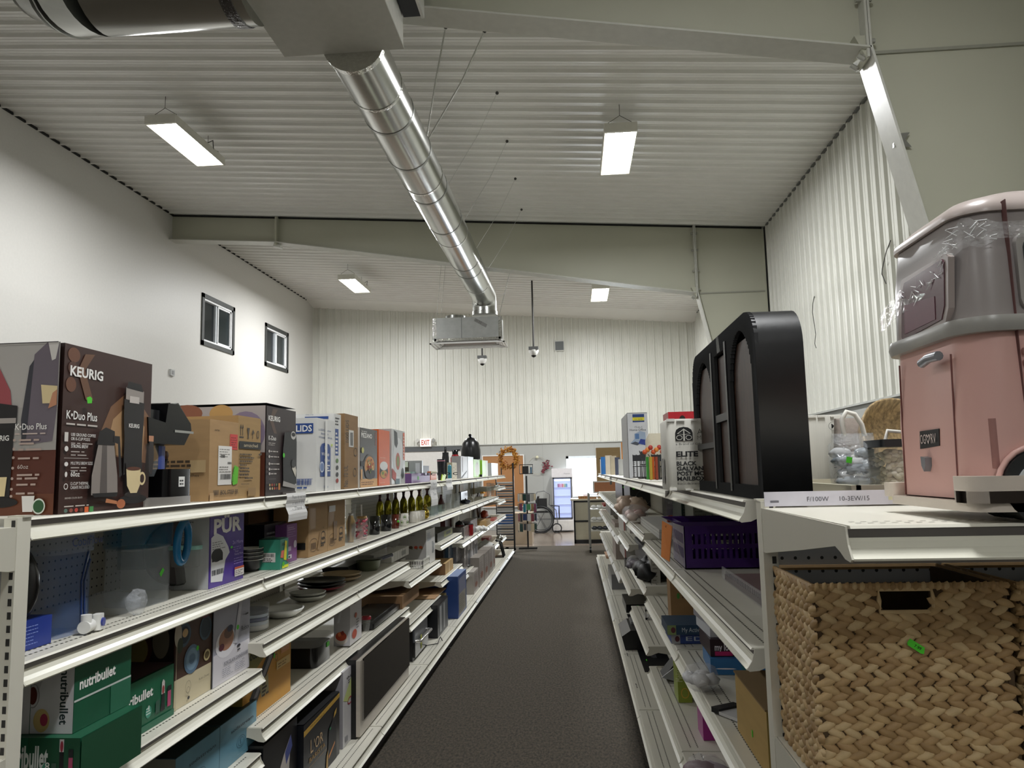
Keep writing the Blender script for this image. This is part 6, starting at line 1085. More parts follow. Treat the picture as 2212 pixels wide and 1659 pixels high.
RB('home_office_box', 1360, 1347.5, 893, TOP, M('d4d6db', .4), 'tall white software carton with blue and yellow label beside the wire racks', 'carton', [('R', 'r', .26, .86, .84, .985, '22407f'), ('R', 'r', .26, .885, .84, .935, 'e3d830'), ('R', 't', '73.4  HOME', .35, .895, .02, '3a3a20', {'w': .4}), ('R', 't', '15-in-1', .35, .77, .03, '55585f', {'w': .36}), ('R', 't', 'Home Office', .1, .725, .035, '55585f', {'w': .8}), ('R', 'p', [(.1, .53), (.32, .6), (.32, .68), (.62, .72), (.86, .70), (.88, .56), (.7, .51)], '9fb0c8'), ('R', 'p', [(.12, .53), (.35, .56), (.6, .53), (.45, .5)], '4a505c'), ('R', 'p', [(.5, .53), (.62, .60), (.86, .585), (.84, .5)], '2c3f92'), ('R', 'r', .36, .6, .55, .68, '5b7fb0'), ('R', 'l', .2, .3, .1, 8, .03, .01, '9a9ca4'), ('F', 'r', 0, 0, 1, 1, 'a9aaad'), ('T', 'r', 0, 0, 1, 1, '22242c')], X=.40, d=.145)
# white wire shelf with black racks and tins
t = thing('wire_shelf_rack', 'white wire tray lying on the right top shelf under the black racks', 'wire tray', (.53, 4.55, TOP+.004), 0); g = G(); WW = M('dcdad2', .35)
for k in range(9): g.cyl((-.15+.04*k, -.6, 0), (-.15+.04*k, .5, 0), .003, WW, 5)
for k in range(5): g.cyl((-.15, -.6+.27*k, 0), (.17, -.6+.27*k, 0), .004, WW, 5)
g.build('wire', t)
BW = M('111113', .4)
for i, (px, Y, zt, lb) in enumerate(((1369, 5.1, 985, 'black wire rack standing directly before the white software carton'), (1383, 4.75, 977, 'taller black wire rack in the middle of the racks'), (1400, 4.4, 985, 'black wire rack holding the colourful tins'))):
    p = onY(px, zt, Y); h = p.z-TOP; t = thing('wire_rack', lb, 'wire rack', (p.x+.05, Y, TOP+.008), .3*i, 'black wire racks on the right top shelf'); g = G()
    for k in range(6): g.tube([(-.055+.022*k, -.02, 0), (-.055+.022*k, -.02, h*.75), (-.055+.022*k, .01, h)], .003, BW, 4)
    g.tube([(-.06, -.02, h*.5), (.06, -.02, h*.5)], .004, BW, 4); g.box(-.06, .06, -.022, -.018, h*.72, h*.98, M('2a2c33', .4)); g.box(-.06, .06, -.03, .04, 0, .006, BW); g.build('wire', t)
for i, (px, c, lb) in enumerate(((1398, '3f8f3c', 'green topped slim tin nearest the racks'), (1404, 'b39a3c', 'yellow slim tin among the racks'), (1410, 'c4622c', 'orange slim tin among the racks'), (1416, '8f3f2c', 'rust coloured slim tin'), (1422, '3a3a38', 'dark slim tin touching the mailbox carton'))):
    p = onY(px, 990, 4.25); g = G(); g.cyl((0, 0, 0), (0, 0, p.z-TOP), .0085, M(c, .3), 10); g.build('slim_tin', None, lb, 'tin', 'coloured slim tins in the racks', loc=(p.x, 4.25-.03*(i % 2), TOP+.008))
p = onY(1410, 975, 4.32); g = G()
for k in range(7): g.ball((-.05+.016*k, .008*(k % 2), .012*(k % 3)), .014, M(('c9562c', 'd8863c', 'b03a2c')[k % 3], .4), 8, 6)
g.build('orange_bundle', None, 'bright orange and red bundle resting on top of the tins', 'bundle', loc=(p.x, 4.26, p.z-.004))
p = onY(1416, 912, 4.1); g = G(); loft(g, [(0, rr(-.11, .12, -.04, .04, .03)), (.12, rr(-.12, .13, -.06, .06, .05)), (.22, rr(-.12, .12, -.05, .05, .04)), (.26, rr(-.10, .11, -.02, .02, .015))], M('c9c2ad', .7, 0, .06, 14, .4, bd=.02)); g.build('cream_pillow', None, 'cream cloth bag standing behind the mailbox carton', 'cloth bag', loc=(p.x+.10, 4.5, TOP+.009))
g = G(); g.rbox(-.02, .02, -.02, .02, 0, .11, M('c07a2c', .5), .008); p = onY(1345, 955, 8.6); g = G(); g.box(-.018, .018, -.02, .02, 0, p.z-TOP, M('c07a2c', .5)); g.build('orange_bar', None, 'narrow upright orange box beyond the white software carton', 'box', loc=(p.x, 8.6, TOP))
for i, (px, yt, Y, c, w, lb) in enumerate(((1302, 987, 9.6, '2666a8', .06, 'bright blue upright packet at the far right shelf end'), (1314, 984, 9.2, 'c9c0b0', .075, 'beige packet beside the bright blue packet'), (1324, 985, 8.8, 'b8ae98', .07, 'tan clear-fronted packet fourth from the far end'), (1333, 988, 8.3, '4a5066', .05, 'grey blue packet beside the white canister'), (1341, 992, 7.7, 'c9cbcc', .05, 'white canister nearest the software carton'), (1300, 992, 10.4, 'c4c6ca', .05, 'small white packet at the very end of the right run'))):
    p = onY(px, yt, Y); g = G(); g.rbox(-w/2, w/2, -.03, .03, 0, p.z-TOP, M(c, .35), .01); g.build('packet', None, lb, 'packet', loc=(max(p.x, .37), Y, TOP))
# goods on the deck behind the cabinet
t = thing('serving_tray', 'beige rectangular tray under the bagged goods behind the cabinet', 'tray', (.80, 2.0, TOP+.001)); g = G(); TRM = M('b9b3a0', .4); g.box(-.21, .30, -.32, .4, 0, .006, TRM)
for q in ((-.21, .30, -.33, -.31), (-.21, .30, .39, .41), (-.22, -.20, -.33, .41), (.29, .31, -.33, .41)): g.box(*q, 0, .026, TRM)
g.build('tray_body', t)
zb = TOP+.008
t = thing('white_rag_bag', 'clear zip bag of white and grey cloth pieces with green sticker and cord handle', 'bag', (.715, 1.86, zb)); g = G(); rnd = random.Random(9)
a0 = onY(1804, 1052, 1.86); a1 = onY(1885, 935, 1.86); w = a1.x-a0.x; h = a1.z-zb; t.location.x = (a0.x+a1.x)/2
for k in range(26): g.ball((rnd.uniform(-w*.38, w*.38), rnd.uniform(-.02, .02), rnd.uniform(.015, h*.72)), .02, M(('c9cbcc', '8f979c', 'b0b6ba', '6f777c', 'd8d6cc')[k % 5], .6), 8, 6, (1.3, .6, .7), .5)
g.build('cloth_pieces', t)
g = G(); loft(g, [(0, rr(-w/2, w/2, -.035, .035, .01)), (h*.8, rr(-w/2-.002, w/2, -.035, .035, .01)), (h*.86, rr(-w/2, w/2, -.012, .012, .005)), (h, rr(-w/2, w/2, -.004, .004, .002))], M('dfe5ea', .08, 0, .1, 50, .8, kind='film', alpha=.36, spec=1., bd=.02)); g.build('clear_film', t)
g = G(); g.tube([(-w*.2, 0, h*.95), (-w*.22, 0, h*1.25), (-w*.1, 0, h*1.38), (w*.1, 0, h*1.33), (w*.25, 0, h*1.15), (w*.3, 0, h*.95)], .006, M('e6e3da', .6), 8); g.build('cord_handle', t)
g = G(); g.prism([(-w*.33, h*.5), (-w*.2, h*.48), (-w*.17, h*.58), (-w*.3, h*.6)], 'y', -.0375, -.0365, M(GS)); g.build('price_sticker', t)
t = thing('pebble_jar', 'square clear jar of white pebbles with dark lid beside the camper', 'jar', (0, 1.80, zb)); b0 = onY(1889, 1050, 1.8); b1 = onY(1930, 950, 1.8); t.location.x = b0.x+.06; h = b1.z-zb
g = G(); rnd = random.Random(4)
for k in range(260): s = rnd.choice((0, 1, 2)); g.ball((rnd.uniform(-.045, .05), rnd.uniform(-.045, -.03) if s else rnd.uniform(-.04, .04), rnd.uniform(.008, h*.78)), .0075, M(('d8d2c0', 'c4bca8', 'e6e2d6')[k % 3], .6), 6, 4, (1.2, 1, .8), .4)
g.build('pebbles', t); tag(bpy.data.objects['pebbles'], kind='stuff')
g = G(); g.rbox(-.055, .055, -.052, .052, 0, h*.86, CLR('dcd8cc', .25), .01); g.build('glass', t); g = G(); g.rbox(-.06, .06, -.057, .057, h*.86, h, M('26292d', .4), .01); g.build('lid', t); g = G(); g.tube([(-.04, -.03, h), (-.035, -.03, h+.02), (.03, -.03, h+.012)], .004, M('e0ded6', .5), 6); g.build('cord', t)
for i, (px, yt, Y, sx, c, lb) in enumerate(((1822, 908, 2.5, .075, 'a59d90', 'light taupe pillow on the left of the two taupe pillows'), (1852, 903, 2.35, .08, '8a8078', 'darker taupe pillow on the right of the two taupe pillows'))):
    p = onY(px, yt, Y); g = G(); h = p.z-TOP; loft(g, [(0, rr(-sx*.8, sx*.8, -.04, .04, .03)), (h*.5, rr(-sx, sx, -.06, .06, .05)), (h*.97, rr(-sx*.95, sx*.95, -.02, .02, .015)), (h, rr(-sx*.95, sx*.95, -.006, .006, .004))], M(c, .9, 0, .1, 40, .3, bd=.01)); g.build('taupe_pillow', None, lb, 'pillow', loc=(p.x+.01, Y, TOP))
p = onY(1935, 893, 2.1); g = G(); hh = p.z-TOP; R = .135
g.lathe([(R*.35, -.085), (R*.7, -.07), (R*.93, -.035), (R, 0), (R*.96, .0), (R*.85, -.035), (R*.6, -.06), (0, -.068)], 0, 0, 0, M('a8906a', .5, kind='wood'), 32); o = g.build('wooden_bowl', None, 'large tan bowl tipped on edge behind the pink camper', 'bowl', loc=(p.x+.075, 2.22, TOP+.135)); o.rotation_euler = (math.radians(65), 0, math.radians(15))
# ================================================================== end cap goods
# woven basket
Yb, Yk = 1.315, 1.562; x0 = onY(1757, 1300, Yb).x; x1 = onY(2178, 1300, Yb).x; zt = onY(1760, 1268, Yb).z; zs = .8765
STR = [M(c, .6, 0, .12, 60, .3, bd=.003) for c in ('b79a6e', 'a98a60', 'c4aa80', '9c7e55')]
def leaf(g, c, ang, L, Wd, th, ax, mat):
    # ax: 'f' front face (normal -y, along x) or 's' side face (normal -x, along -y)
    ca, sa = math.cos(ang), math.sin(ang); v = []; nu, nv = 7, 5
    for i in range(nu):
        u = -1+2*i/(nu-1); wd = (1-abs(u)**2.2)**.8
        for j in range(nv):
            a = -PI/2*1.1+1.1*PI*j/(nv-1); q = Wd*wd*math.sin(a); d = th*wd*math.cos(a)+.001
            s, z = u*L*ca-q*sa, u*L*sa+q*ca
            v.append((c[0]+s, c[1]-d, c[2]+z) if ax == 'f' else (c[0]-d, c[1]-s, c[2]+z))
    g.add(v, [(i*nv+j, (i+1)*nv+j, (i+1)*nv+j+1, i*nv+j+1) for i in range(nu-1) for j in range(nv-1)], mat, True)
def woven(g, a0, a1, z0, z1, fixed, ax, hole=None):
    rnd = random.Random(11 if ax == 'f' else 12); rh = .0225; nr = int(round((z1-z0)/rh)); rh = (z1-z0)/nr
    for i in range(nr):
        z = z0+(i+.5)*rh; a = a0+.008+rnd.uniform(0, .012); j = 0
        while a < a1-.004:
            if not (hole and hole[0] < a < hole[1] and hole[2] < z < hole[3]):
                for s in (1, -1):
                    sc = rnd.uniform(.9, 1.12); c = (a+.004*s, fixed, z+s*rh*.25) if ax == 'f' else (fixed, a+.004*s, z+s*rh*.25)
                    leaf(g, c, -s*.45+rnd.uniform(-.12, .12), .0185*sc, .0078*sc, .0065, ax, STR[rnd.randrange(4)])
            a += .0255*rnd.uniform(.92, 1.08)
t = thing('woven_basket', 'large tan braided storage basket with cut-out handle and green sticker', 'basket', (0, 0, 0)); t.location = (x0, Yb, zs)
W = x1-x0; Dp = Yk-Yb; Hb = zt-zs; DKB = M('4a3822', .8, 0, .2, 40)
g = G(); hx0, hx1 = onY(1898, 1290, Yb).x-x0, onY(2012, 1290, Yb).x-x0; hz1 = onY(1950, 1272, Yb).z-zs; hz0 = onY(1950, 1322, Yb).z-zs
for q in ((0, hx0, 0, Hb), (hx1, W, 0, Hb), (hx0, hx1, 0, hz0), (hx0, hx1, hz1, Hb)): g.box(q[0], q[1], .002, .010, q[2], q[3], DKB)
g.box(.002, .010, 0, Dp, 0, Hb, DKB); g.box(W-.01, W-.002, 0, Dp, 0, Hb, DKB); g.box(0, W, Dp-.01, Dp-.002, 0, Hb-.03, DKB); g.box(.01, W-.01, .01, Dp-.01, 0, .008, DKB)
woven(g, 0, W, 0, Hb, .002, 'f', (hx0-.004, hx1+.004, hz0-.002, hz1+.002)); woven(g, 0, Dp, 0, Hb, .002, 's')
g.build('woven_body', t)
g = G(); g.tube([(0, 0, Hb), (W, 0, Hb), (W, Dp, Hb), (0, Dp, Hb)], .0055, STR[1], 6, closed=True, smooth=False)
rnd = random.Random(2)
for k in range(int(W/.012)): leaf(g, (.006+k*.012, 0, Hb), 1.25, .008, .005, .006, 'f', STR[rnd.randrange(4)])
g.build('rolled_rim', t)
g = G(); g.tube([(hx0, .0, hz1), (hx1, 0, hz1), (hx1+.003, 0, (hz0+hz1)/2), (hx1, 0, hz0), (hx0, 0, hz0), (hx0, 0, (hz0+hz1)/2)], .004, STR[2], 6, closed=True); g.build('handle_rim', t)
g = G(); c = onY(1973, 1393, Yb); cx, cz = c.x-x0, c.z-zs
g.prism([(cx-.013, cz+.006), (cx-.008, cz+.012), (cx+.013, cz-.002), (cx+.011, cz-.012), (cx+.006, cz-.011), (cx-.013, cz+.002)], 'y', -.0105, -.009, M(GS)); g.decals({'F': (Vector((cx-.008, -.0107, cz-.004)), Vector((.85, 0, -.5)), Vector((.5, 0, .85)), Vector((0, -1, 0)), .016, .01)}, [('F', 't', '7.99', .1, .5, .5, '1f3a10')]); g.build('price_sticker', t)
# second, darker basket beside it
o = dup(t, loc=(x1+.016, Yb+.0, zs), label='second braided basket, darker, at the picture edge beside the first basket')
for ch in list(o.children):
    if ch.name.startswith('price'): bpy.data.objects.remove(ch)
# pink toy camper
Xr, Ys, Ye, Xe = .545, 1.085, 1.36, 1.12; zf = 1.306
zbelt = onX(2055, 722, Xr).z; zbelt = CZ+(zbelt-CZ); pz = lambda y, x=2040: onX(x, y, Xr).z
z_floor = onX(2050, 1085, Xr).z; PK = M('dcaea5', .38, 0, .02, 6); GM = M('97908e', .3, 0, .03, 6); CRM = M('d6cbbf', .4); BG = M('9c9a95', .3)
t = thing('toy_camper', 'pink and grey toy camper van wrapped with clear tape on the end cap', 'toy camper', (Xr, Ys, zf)); t.location = (Xr, Ys, zf)
Wx, Dy = Xe-Xr, Ye-Ys; zb0 = .030; zB = zbelt-zf
ztop = onY(2150, 417, Ys+.06).z-zf
g = G(); loft(g, [(zb0, rr(0, Wx, 0, Dy, .05, 8)), (zB*.55, rr(0, Wx, 0, Dy, .05, 8)), (zB, rr(.006, Wx-.006, .006, Dy-.006, .05, 8))], PK); g.build('lower_body', t)
g = G(); loft(g, [(zB-.004, rr(-.006, Wx+.006, -.006, Dy+.006, .055, 8)), (zB+.006, rr(-.009, Wx+.009, -.009, Dy+.009, .058, 8)), (zB+.018, rr(-.006, Wx+.006, -.006, Dy+.006, .055, 8))], BG); g.build('belt_trim', t)
g = G(); up = ztop-zB
loft(g, [(zB+.01, rr(.003, Wx-.003, .003, Dy-.003, .05, 8)), (zB+up*.5, rr(.006, Wx-.006, .006, Dy-.006, .05, 8)), (zB+up*.78, rr(.012, Wx-.012, .012, Dy-.012, .05, 8)), (zB+up*.90, rr(.03, Wx-.03, .025, Dy-.025, .05, 8)), (zB+up*.97, rr(.06, Wx-.06, .05, Dy-.05, .05, 8)), (ztop, rr(.10, Wx-.10, .085, Dy-.085, .04, 8))], GM); g.build('upper_body', t)
g = G(); loft(g, [(zB+up*.80, rr(.008, Wx-.008, .008, Dy-.008, .05, 8)), (zB+up*.84, rr(.008, Wx-.008, .008, Dy-.008, .05, 8)), (zB+up*.93, rr(.03, Wx-.03, .025, Dy-.025, .05, 8)), (zB+up*1.0, rr(.07, Wx-.07, .055, Dy-.055, .05, 8)), (zB+up*1.02, rr(.12, Wx-.12, .09, Dy-.09, .03, 8))], M('b5a9a4', .3)); g.build('roof', t)
# rear door and window on the face toward the aisle (normal -X)
def fx(x, y): q = onX(x, y, Xr-.004); return (q.y-Ys, q.z-zf)
def facepoly(g, pts, d, mat, th=.004):
    v = [(-d-th, *fx(*p)) for p in pts]+[(-d+.006, *fx(*p)) for p in pts]; n = len(pts)
    g.add(v, [tuple(range(n))]+[(i, (i+1) % n, n+(i+1) % n, n+i) for i in range(n)], mat)
g = G(); facepoly(g, [(1940, 640), (1946, 605), (2040, 548), (2046, 555), (2047, 665), (2040, 700), (1945, 748), (1940, 742)], .0, M('a89c98', .3), .003); facepoly(g, [(1948, 640), (1953, 612), (2034, 560), (2039, 566), (2040, 660), (2034, 690), (1952, 735), (1948, 730)], .003, M('5b3440', .15, 0, 0, spec=.8), .0015)
facepoly(g, [(1955, 660), (2020, 640), (2022, 690), (1956, 722)], .0048, M('6f3f4c', .4), .0005); g.build('rear_window', t)
for a, b in (((1938, 790), (1952, 1068)), ((2048, 765), (2066, 1082))):
    g = G(); (ya, za), (yb, zb_) = fx(*a), fx(*b); g.tube([(-.0005, ya, za), (-.0005, yb, zb_)], .0014, M('7a4a46', .6), 5); g.build('door_seam', t)
g = G(); (ya, za), (yb, zb_) = fx(2003, 785), fx(2040, 768); g.tube([(-.012, ya, za), (-.014, (ya+yb)/2, (za+zb_)/2+.002), (-.012, yb, zb_)], .007, M('8a8d94', .25, .4), 10); g.build('door_handle', t)
g = G(); y_, z_ = fx(2003, 1000); g.prism([(y_-.007, z_+.008), (y_+.008, z_+.01), (y_+.007, z_-.004), (y_, z_-.013), (y_-.006, z_-.004)], 'x', -.010, .0, M('85878d', .3, .3)); g.build('door_knob', t)
g = G(); facepoly(g, [(1983, 932), (2024, 926), (2025, 963), (1984, 970)], 0, M('1a1a1b', .4), .0015); (y1_, z1_), (y0_, z0_) = fx(2025, 963), fx(1984, 969)
g.decals({'F': (Vector((-.0018, y0_, z0_)), Vector((0, -1, 0)), Vector((0, 0, 1)), Vector((-1, 0, 0)), abs(y1_-y0_), .027)}, [('F', 't', 'OG', .08, .25, .55, 'd9c9c4', {'w': .28}), ('F', 'p', [(.50, .22), (.62, .6), (.60, .75), (.55, .78), (.50, .66), (.45, .78), (.40, .75), (.38, .6)], 'd9c9c4'), ('F', 'p', [(.50, .34), (.58, .6), (.56, .7), (.5, .56), (.44, .7), (.42, .6)], '1a1a1b'), ('F', 't', 'RV', .66, .25, .55, 'd9c9c4', {'w': .26})])
g.build('number_plate', t)
g = G(); B0 = zb0-.016
loft(g, [(B0, rr(-.012, Wx, -.012, Dy+.01, .03, 5)), (B0+.014, rr(-.012, Wx, -.012, Dy+.01, .03, 5))], CRM)
for x_a, x_b, z_b in ((-.010, .062, .048), (-.010, .062, .028)): g.rbox(-.018, .09, -.018, .05, B0+.012, B0+z_b, CRM, .02, 4)
g.rbox(-.016, .02, Dy-.02, Dy+.014, B0+.012, B0+.035, CRM, .01, 3)
g.build('bumper', t)
def fy(x, y): q = onY(x, y, Ys); return (q.x-Xr, q.z-zf)
(sx0, sz1), (sx1, sz0) = fy(2082, 905), fy(2118, 1012)
g = G(); g.rbox(.022, .045, .004, .02, sz0, sz1, M('a5766f', .5), .006); g.build('corner_slot', t)
g = G()
for k in range(9): q = .30+.07*k; g.cyl((.072, -.001, zb0+(zB-zb0)*q), (.098, -.001, zb0+(zB-zb0)*q), .0045, PK, 8)
g.build('side_ribs', t)
(wx, wz) = fy(2198, 585); g = G(); g.rbox(wx, wx+.17, -.003, .012, wz-.055, wz+.055, M('a8a4a0', .3), .015, axis='y'); g.rbox(wx+.008, wx+.16, -.006, .0, wz-.045, wz+.045, M('2e3a34', .15), .012, axis='y'); g.build('side_window', t)
g = G(); (wx, wz) = fy(2196, 700); g.box(wx, wx+.001, -.001, .01, zb0+.01, ztop-.03, M('6a4644', .6)); g.build('side_seam', t)
wx = fy(2238, 1050)[0]
for q in (wx,):
    r_ = .047; g = G(); g.cyl((q, -.012, r_), (q, .03, r_), r_, M('131517', .5), 28); g.cyl((q, -.016, r_), (q, -.01, r_), .031, M('c4c8c8', .3), 24); g.cyl((q, -.018, r_), (q, -.014, r_), .023, M('6fb59c', .4), 24); g.cyl((q, -.02, r_), (q, -.012, r_), .014, M('c9cccb', .3), 16); g.build('wheel', t)
    g = G(); pts = [(q+.052*math.cos(a*PI/12), .040+.060*math.sin(a*PI/12)) for a in range(13)]; g.prism(pts, 'y', -.004, .004, M('1b1c1e', .6)); g.tube([(a, -.004, b) for a, b in pts], .004, PK, 6); g.build('wheel_arch', t)
g = G(); g.cyl((.075, .07, .028), (.075, .10, .028), .028, M('17181a', .5), 20); g.build('wheel', t)
g = G(); rnd = random.Random(8); TP = M('eef0f2', .06, 0, .2, 60, 1., kind='film', alpha=.30, spec=1., bd=.02)
n_ = 26; ring = rr(-.004, Wx, -.004, Dy, .052, 8); v = []; path = ring[18:30]+ring[30:]
seq = [(Wx, -.004)]+[(.052-.056*math.sin(a*PI/16), .052-.056*math.cos(a*PI/16)) for a in range(9)]+[(-.004, .08), (-.004, .13), (-.004, .19), (-.004, Dy)]
for i, (a, b) in enumerate(seq):
    zc = zB+up*.62-(.0 if i < 5 else (i-5)*.009); v += [(a+rnd.uniform(-.002, .001), b+rnd.uniform(-.002, .001), zc-.012+rnd.uniform(-.006, .006)), (a, b, zc+.022+rnd.uniform(-.008, .008))]
g.add(v, [(2*i, 2*i+2, 2*i+3, 2*i+1) for i in range(len(seq)-1)], TP)
for k in range(46):
    i = rnd.uniform(.9, len(seq)-1.2); i0 = int(i); f_ = i-i0; a = seq[i0][0]*(1-f_)+seq[i0+1][0]*f_; b = seq[i0][1]*(1-f_)+seq[i0+1][1]*f_; zc = zB+up*.63-(0 if i < 5 else (i-5)*.009)+rnd.uniform(-.015, .02); dl = rnd.uniform(.004, .018); i1 = min(i0+1, len(seq)-1); dx_, dy_ = seq[i1][0]-seq[i0][0], seq[i1][1]-seq[i0][1]; ll = math.hypot(dx_, dy_) or 1
    dz_ = rnd.uniform(-.012, .012); g.tube([(a-.002, b-.002, zc), (a-.003+dx_/ll*dl, b-.003+dy_/ll*dl, zc+dz_)], [.0008, .0003], M('f2f3f4', .1, 0, 0, spec=1.), 4)
g.build('clear_tape', t)
# ================================================================== right run: lower shelves
def RBx(*a, **k): k.setdefault('X', .42); k.setdefault('d', .22); return RB(*a, **k)
def PR(x, X=.42, z=1.006): return yX(x, X, z)
RZ2, RZ3, RZ4 = 1.0065, .7155, .3545
# purple basket
Yp = 2.97; a = onY(1480, 1212, Yp); b = onY(1648, 1128, Yp); w, h, d = .355, b.z-RZ2, .34
t = thing('purple_basket', 'deep purple slotted plastic basket wrapped in clear film on the right second shelf', 'basket', (a.x+w/2, Yp, RZ2)); PUR = M('3c1a66', .25)
def slotted(g, x0, x1, z0, z1, ax, f, th):
    rows = [(z0+(z1-z0)*.22, z0+(z1-z0)*.44), (z0+(z1-z0)*.54, z0+(z1-z0)*.76)]; zz = [z0, rows[0][0], rows[0][1], rows[1][0], rows[1][1], z1]
    def bx(p, q, r, s): g.box(p, q, f, f+th, r, s, PUR) if ax == 'x' else g.box(f, f+th, p, q, r, s, PUR)
    for r, s in ((zz[0], zz[1]), (zz[2], zz[3]), (zz[4], zz[5])): bx(x0, x1, r, s)
    n = int((x1-x0-.04)/.021)
    for r, s in ((zz[1], zz[2]), (zz[3], zz[4])):
        bx(x0, x0+.03, r, s); bx(x1-.02, x1, r, s)
        for k in range(n): bx(x0+.04+.021*k, x0+.051+.021*k, r, s)
g = G(); slotted(g, -w/2, w/2, 0, h, 'x', 0, .003); slotted(g, 0, d, 0, h, 'y', -w/2, .003); slotted(g, 0, d, 0, h, 'y', w/2-.003, .003); slotted(g, -w/2, w/2, 0, h, 'x', d-.003, .003); g.box(-w/2, w/2, 0, d, 0, .004, PUR)
g.build('basket_wall', t)
g = G(); o_ = .02; g.add([(-w/2, 0, h-.01), (w/2, 0, h-.01), (w/2, d, h-.01), (-w/2, d, h-.01), (-w/2-.045, -.012, h+.006), (w/2+.02, -.012, h+.006), (w/2+.02, d+.012, h+.006), (-w/2-.045, d+.012, h+.006)], [(0, 1, 5, 4), (1, 2, 6, 5), (2, 3, 7, 6), (3, 0, 4, 7)], PUR); g.build('basket_rim', t)
g = G(); g.add([(-w/2-.045, -.014, h), (-w/2-.002, -.004, 0), (-w/2-.002, d, 0), (-w/2-.045, d, h)], [(0, 1, 2, 3)], M('cfc8dc', .08, 0, .2, 30, .8, kind='film', alpha=.28, spec=1., bd=.02)); g.build('clear_film', t)
t = thing('stored_frames', 'dusty pink shallow frame with clear edge lying in front of the purple basket', 'frame', (.60, 2.30, RZ2), 0); g = G()
g.box(-.10, .17, -.32, .40, .0, .018, M('8d7674', .3)); g.box(-.09, .16, -.36, -.32, 0, .03, M('17181b', .3)); g.box(-.105, -.10, -.34, .42, 0, .04, CLR('d8d8dc', .5)); g.build('frame_body', t)
g = G()
for k in range(30): g.box(-.106, -.1052, -.3+k*.022, -.297+k*.022, .02, .035, M('6a6a70', .5))
g.build('edge_marks', t)
g = G(); g.tube([(.09, -.34, .022), (.11, -.42, .04), (.13, -.5, .02)], .012, M('7a7a7c', .4), 8); g.build('grey_arm', None, 'curved grey plastic arm lying by the end of the right second shelf', 'plastic arm', loc=(.60, 2.30, RZ2))
# orange tag hanging from the basket
g = G(); pa, pb = onX(1430, 1127, .385), onX(1452, 1140, .385); TG = M('e08a48', .5); pc, pd = onX(1428, 1208, .352), onX(1447, 1216, .352)
Yt = 3.06; q = [onY(1430, 1125, Yt), onY(1452, 1137, Yt-.05), onY(1446, 1214, Yt-.05), onY(1428, 1202, Yt)]
g.add([tuple(v) for v in q]+[tuple(v+Vector((.002, .002, 0))) for v in q], [(0, 1, 2, 3), (7, 6, 5, 4)], TG)
fu = (q[1]-q[0]); W_ = fu.length; fu.normalize(); fv = (q[0]-q[3]); H_ = fv.length; fv.normalize(); g.decals({'F': (q[3], fu, fv, Vector((-.2, -1, 0)).normalized(), W_, H_)}, [('F', 't', 'THE', .25, .42, .1, '8a4a20'), ('F', 't', '-$1.x', .2, .15, .12, '8a4a20', {'w': .6}), ('F', 't', 'K', .35, .85, .09, '5a2a10')])
g.build('orange_tag', None, 'long orange paper tag hanging from the purple basket', 'paper tag')
for i, (x, c, lb) in enumerate(((1411, '55795c', 'small clear bowl with green bottom farther from the orange tag'), (1421, '5f8a66', 'clear bowl with green bottom right beside the orange tag'))):
    cylthing('green_bowl', x-9, x+9, 1142-4*i, .455, RZ2, lb, 'bowl', [(.5, 0), (1, .6), (1, 1)], M(c, .1, 0, 0, kind='film', alpha=.75), group='clear green bowls')
for k in range(3): o = RBx('white_tray', 1424, 1384, 1112, 1.0415+.016*k, M('b9b8b4', .4), ('lowest white tray of the stack on the third section shelf', 'middle white tray of the stack on the third section shelf', 'top white tray of the stack on the third section shelf')[k], 'tray', X=.405, d=.30, group='stack of white trays'); o.scale.z = .014/max(.001, o.dimensions.z)
t_ = RBx('black_flat_case', 1428, 1400, 1133, 1.0065, M('14161c', .3), 'flat black case beside the clear green bowls', 'case', [('R', 'r', .1, .3, .5, .7, '22407f')], X=.52, d=.2, group=None)
LBLS = [(1443, 1432, 1076, .62, 1.0065, '0c0c0e', 'tall black box at the back beneath the mailbox carton'), (1440, 1402, 1068, .64, 1.0415, 'a9a497', 'cream carton leaning at the back of the third section'), (1500, 1462, 1082, .66, 1.0065, '8d9388', 'pale picture box behind the purple basket'), (1474, 1450, 1085, .64, 1.0065, '233b34', 'dark green box behind the purple basket')]
for xa, xb, yt, X, z, c, lb in LBLS: RBx('standing_box', xa, xb, yt, z, M(c, .45), lb, 'box', [('R', 'l', .1, .8, .6, 4, .1, .03, '5c5a55')], X=X, d=.10)
g = G(); g.prism([(-.03, 0), (.03, 0), (.0, .14)], 'y', -.004, .004, M('b5622c', .5)); g.prism([(-.025, 0), (-.005, 0), (0, .13)], 'y', -.006, -.002, M('7a2418', .5)); g.build('orange_wedge', None, 'orange and dark red upright wedge shaped card', 'card', loc=(.52, 4.3, 1.0415))
def lump(name, label, cat, px, Y, z, r, cols, sz=(1, 1.2, .7), dx=0, film=None):
    p = onY(px, 1100, Y); t = thing(name, label, cat, (p.x+dx, Y, z)); rnd = random.Random(int(px)); g = G()
    for k in range(7): g.ball((rnd.uniform(-r*.6, r*.6), rnd.uniform(-r, r), rnd.uniform(r*.42, r*.8)), r*.5, M(cols[k % len(cols)], .5), 8, 6, sz, .4)
    g.build('contents', t)
    if film: g = G(); g.ball((0, 0, r*.72), r*1.12, M('e6e6ea', .08, 0, .1, 40, .8, kind='film', alpha=.3, spec=1., bd=.02), 14, 8, (1, 1.2, .72), .2); g.build('clear_bag', t)
lump('pink_bag', 'clear bag with pinkish white and dark red pieces before the white trays', 'bag', 1372, 5.0, 1.0415, .075, ('c9aaa0', '8f2c34', 'd8c8c0'), film=1)
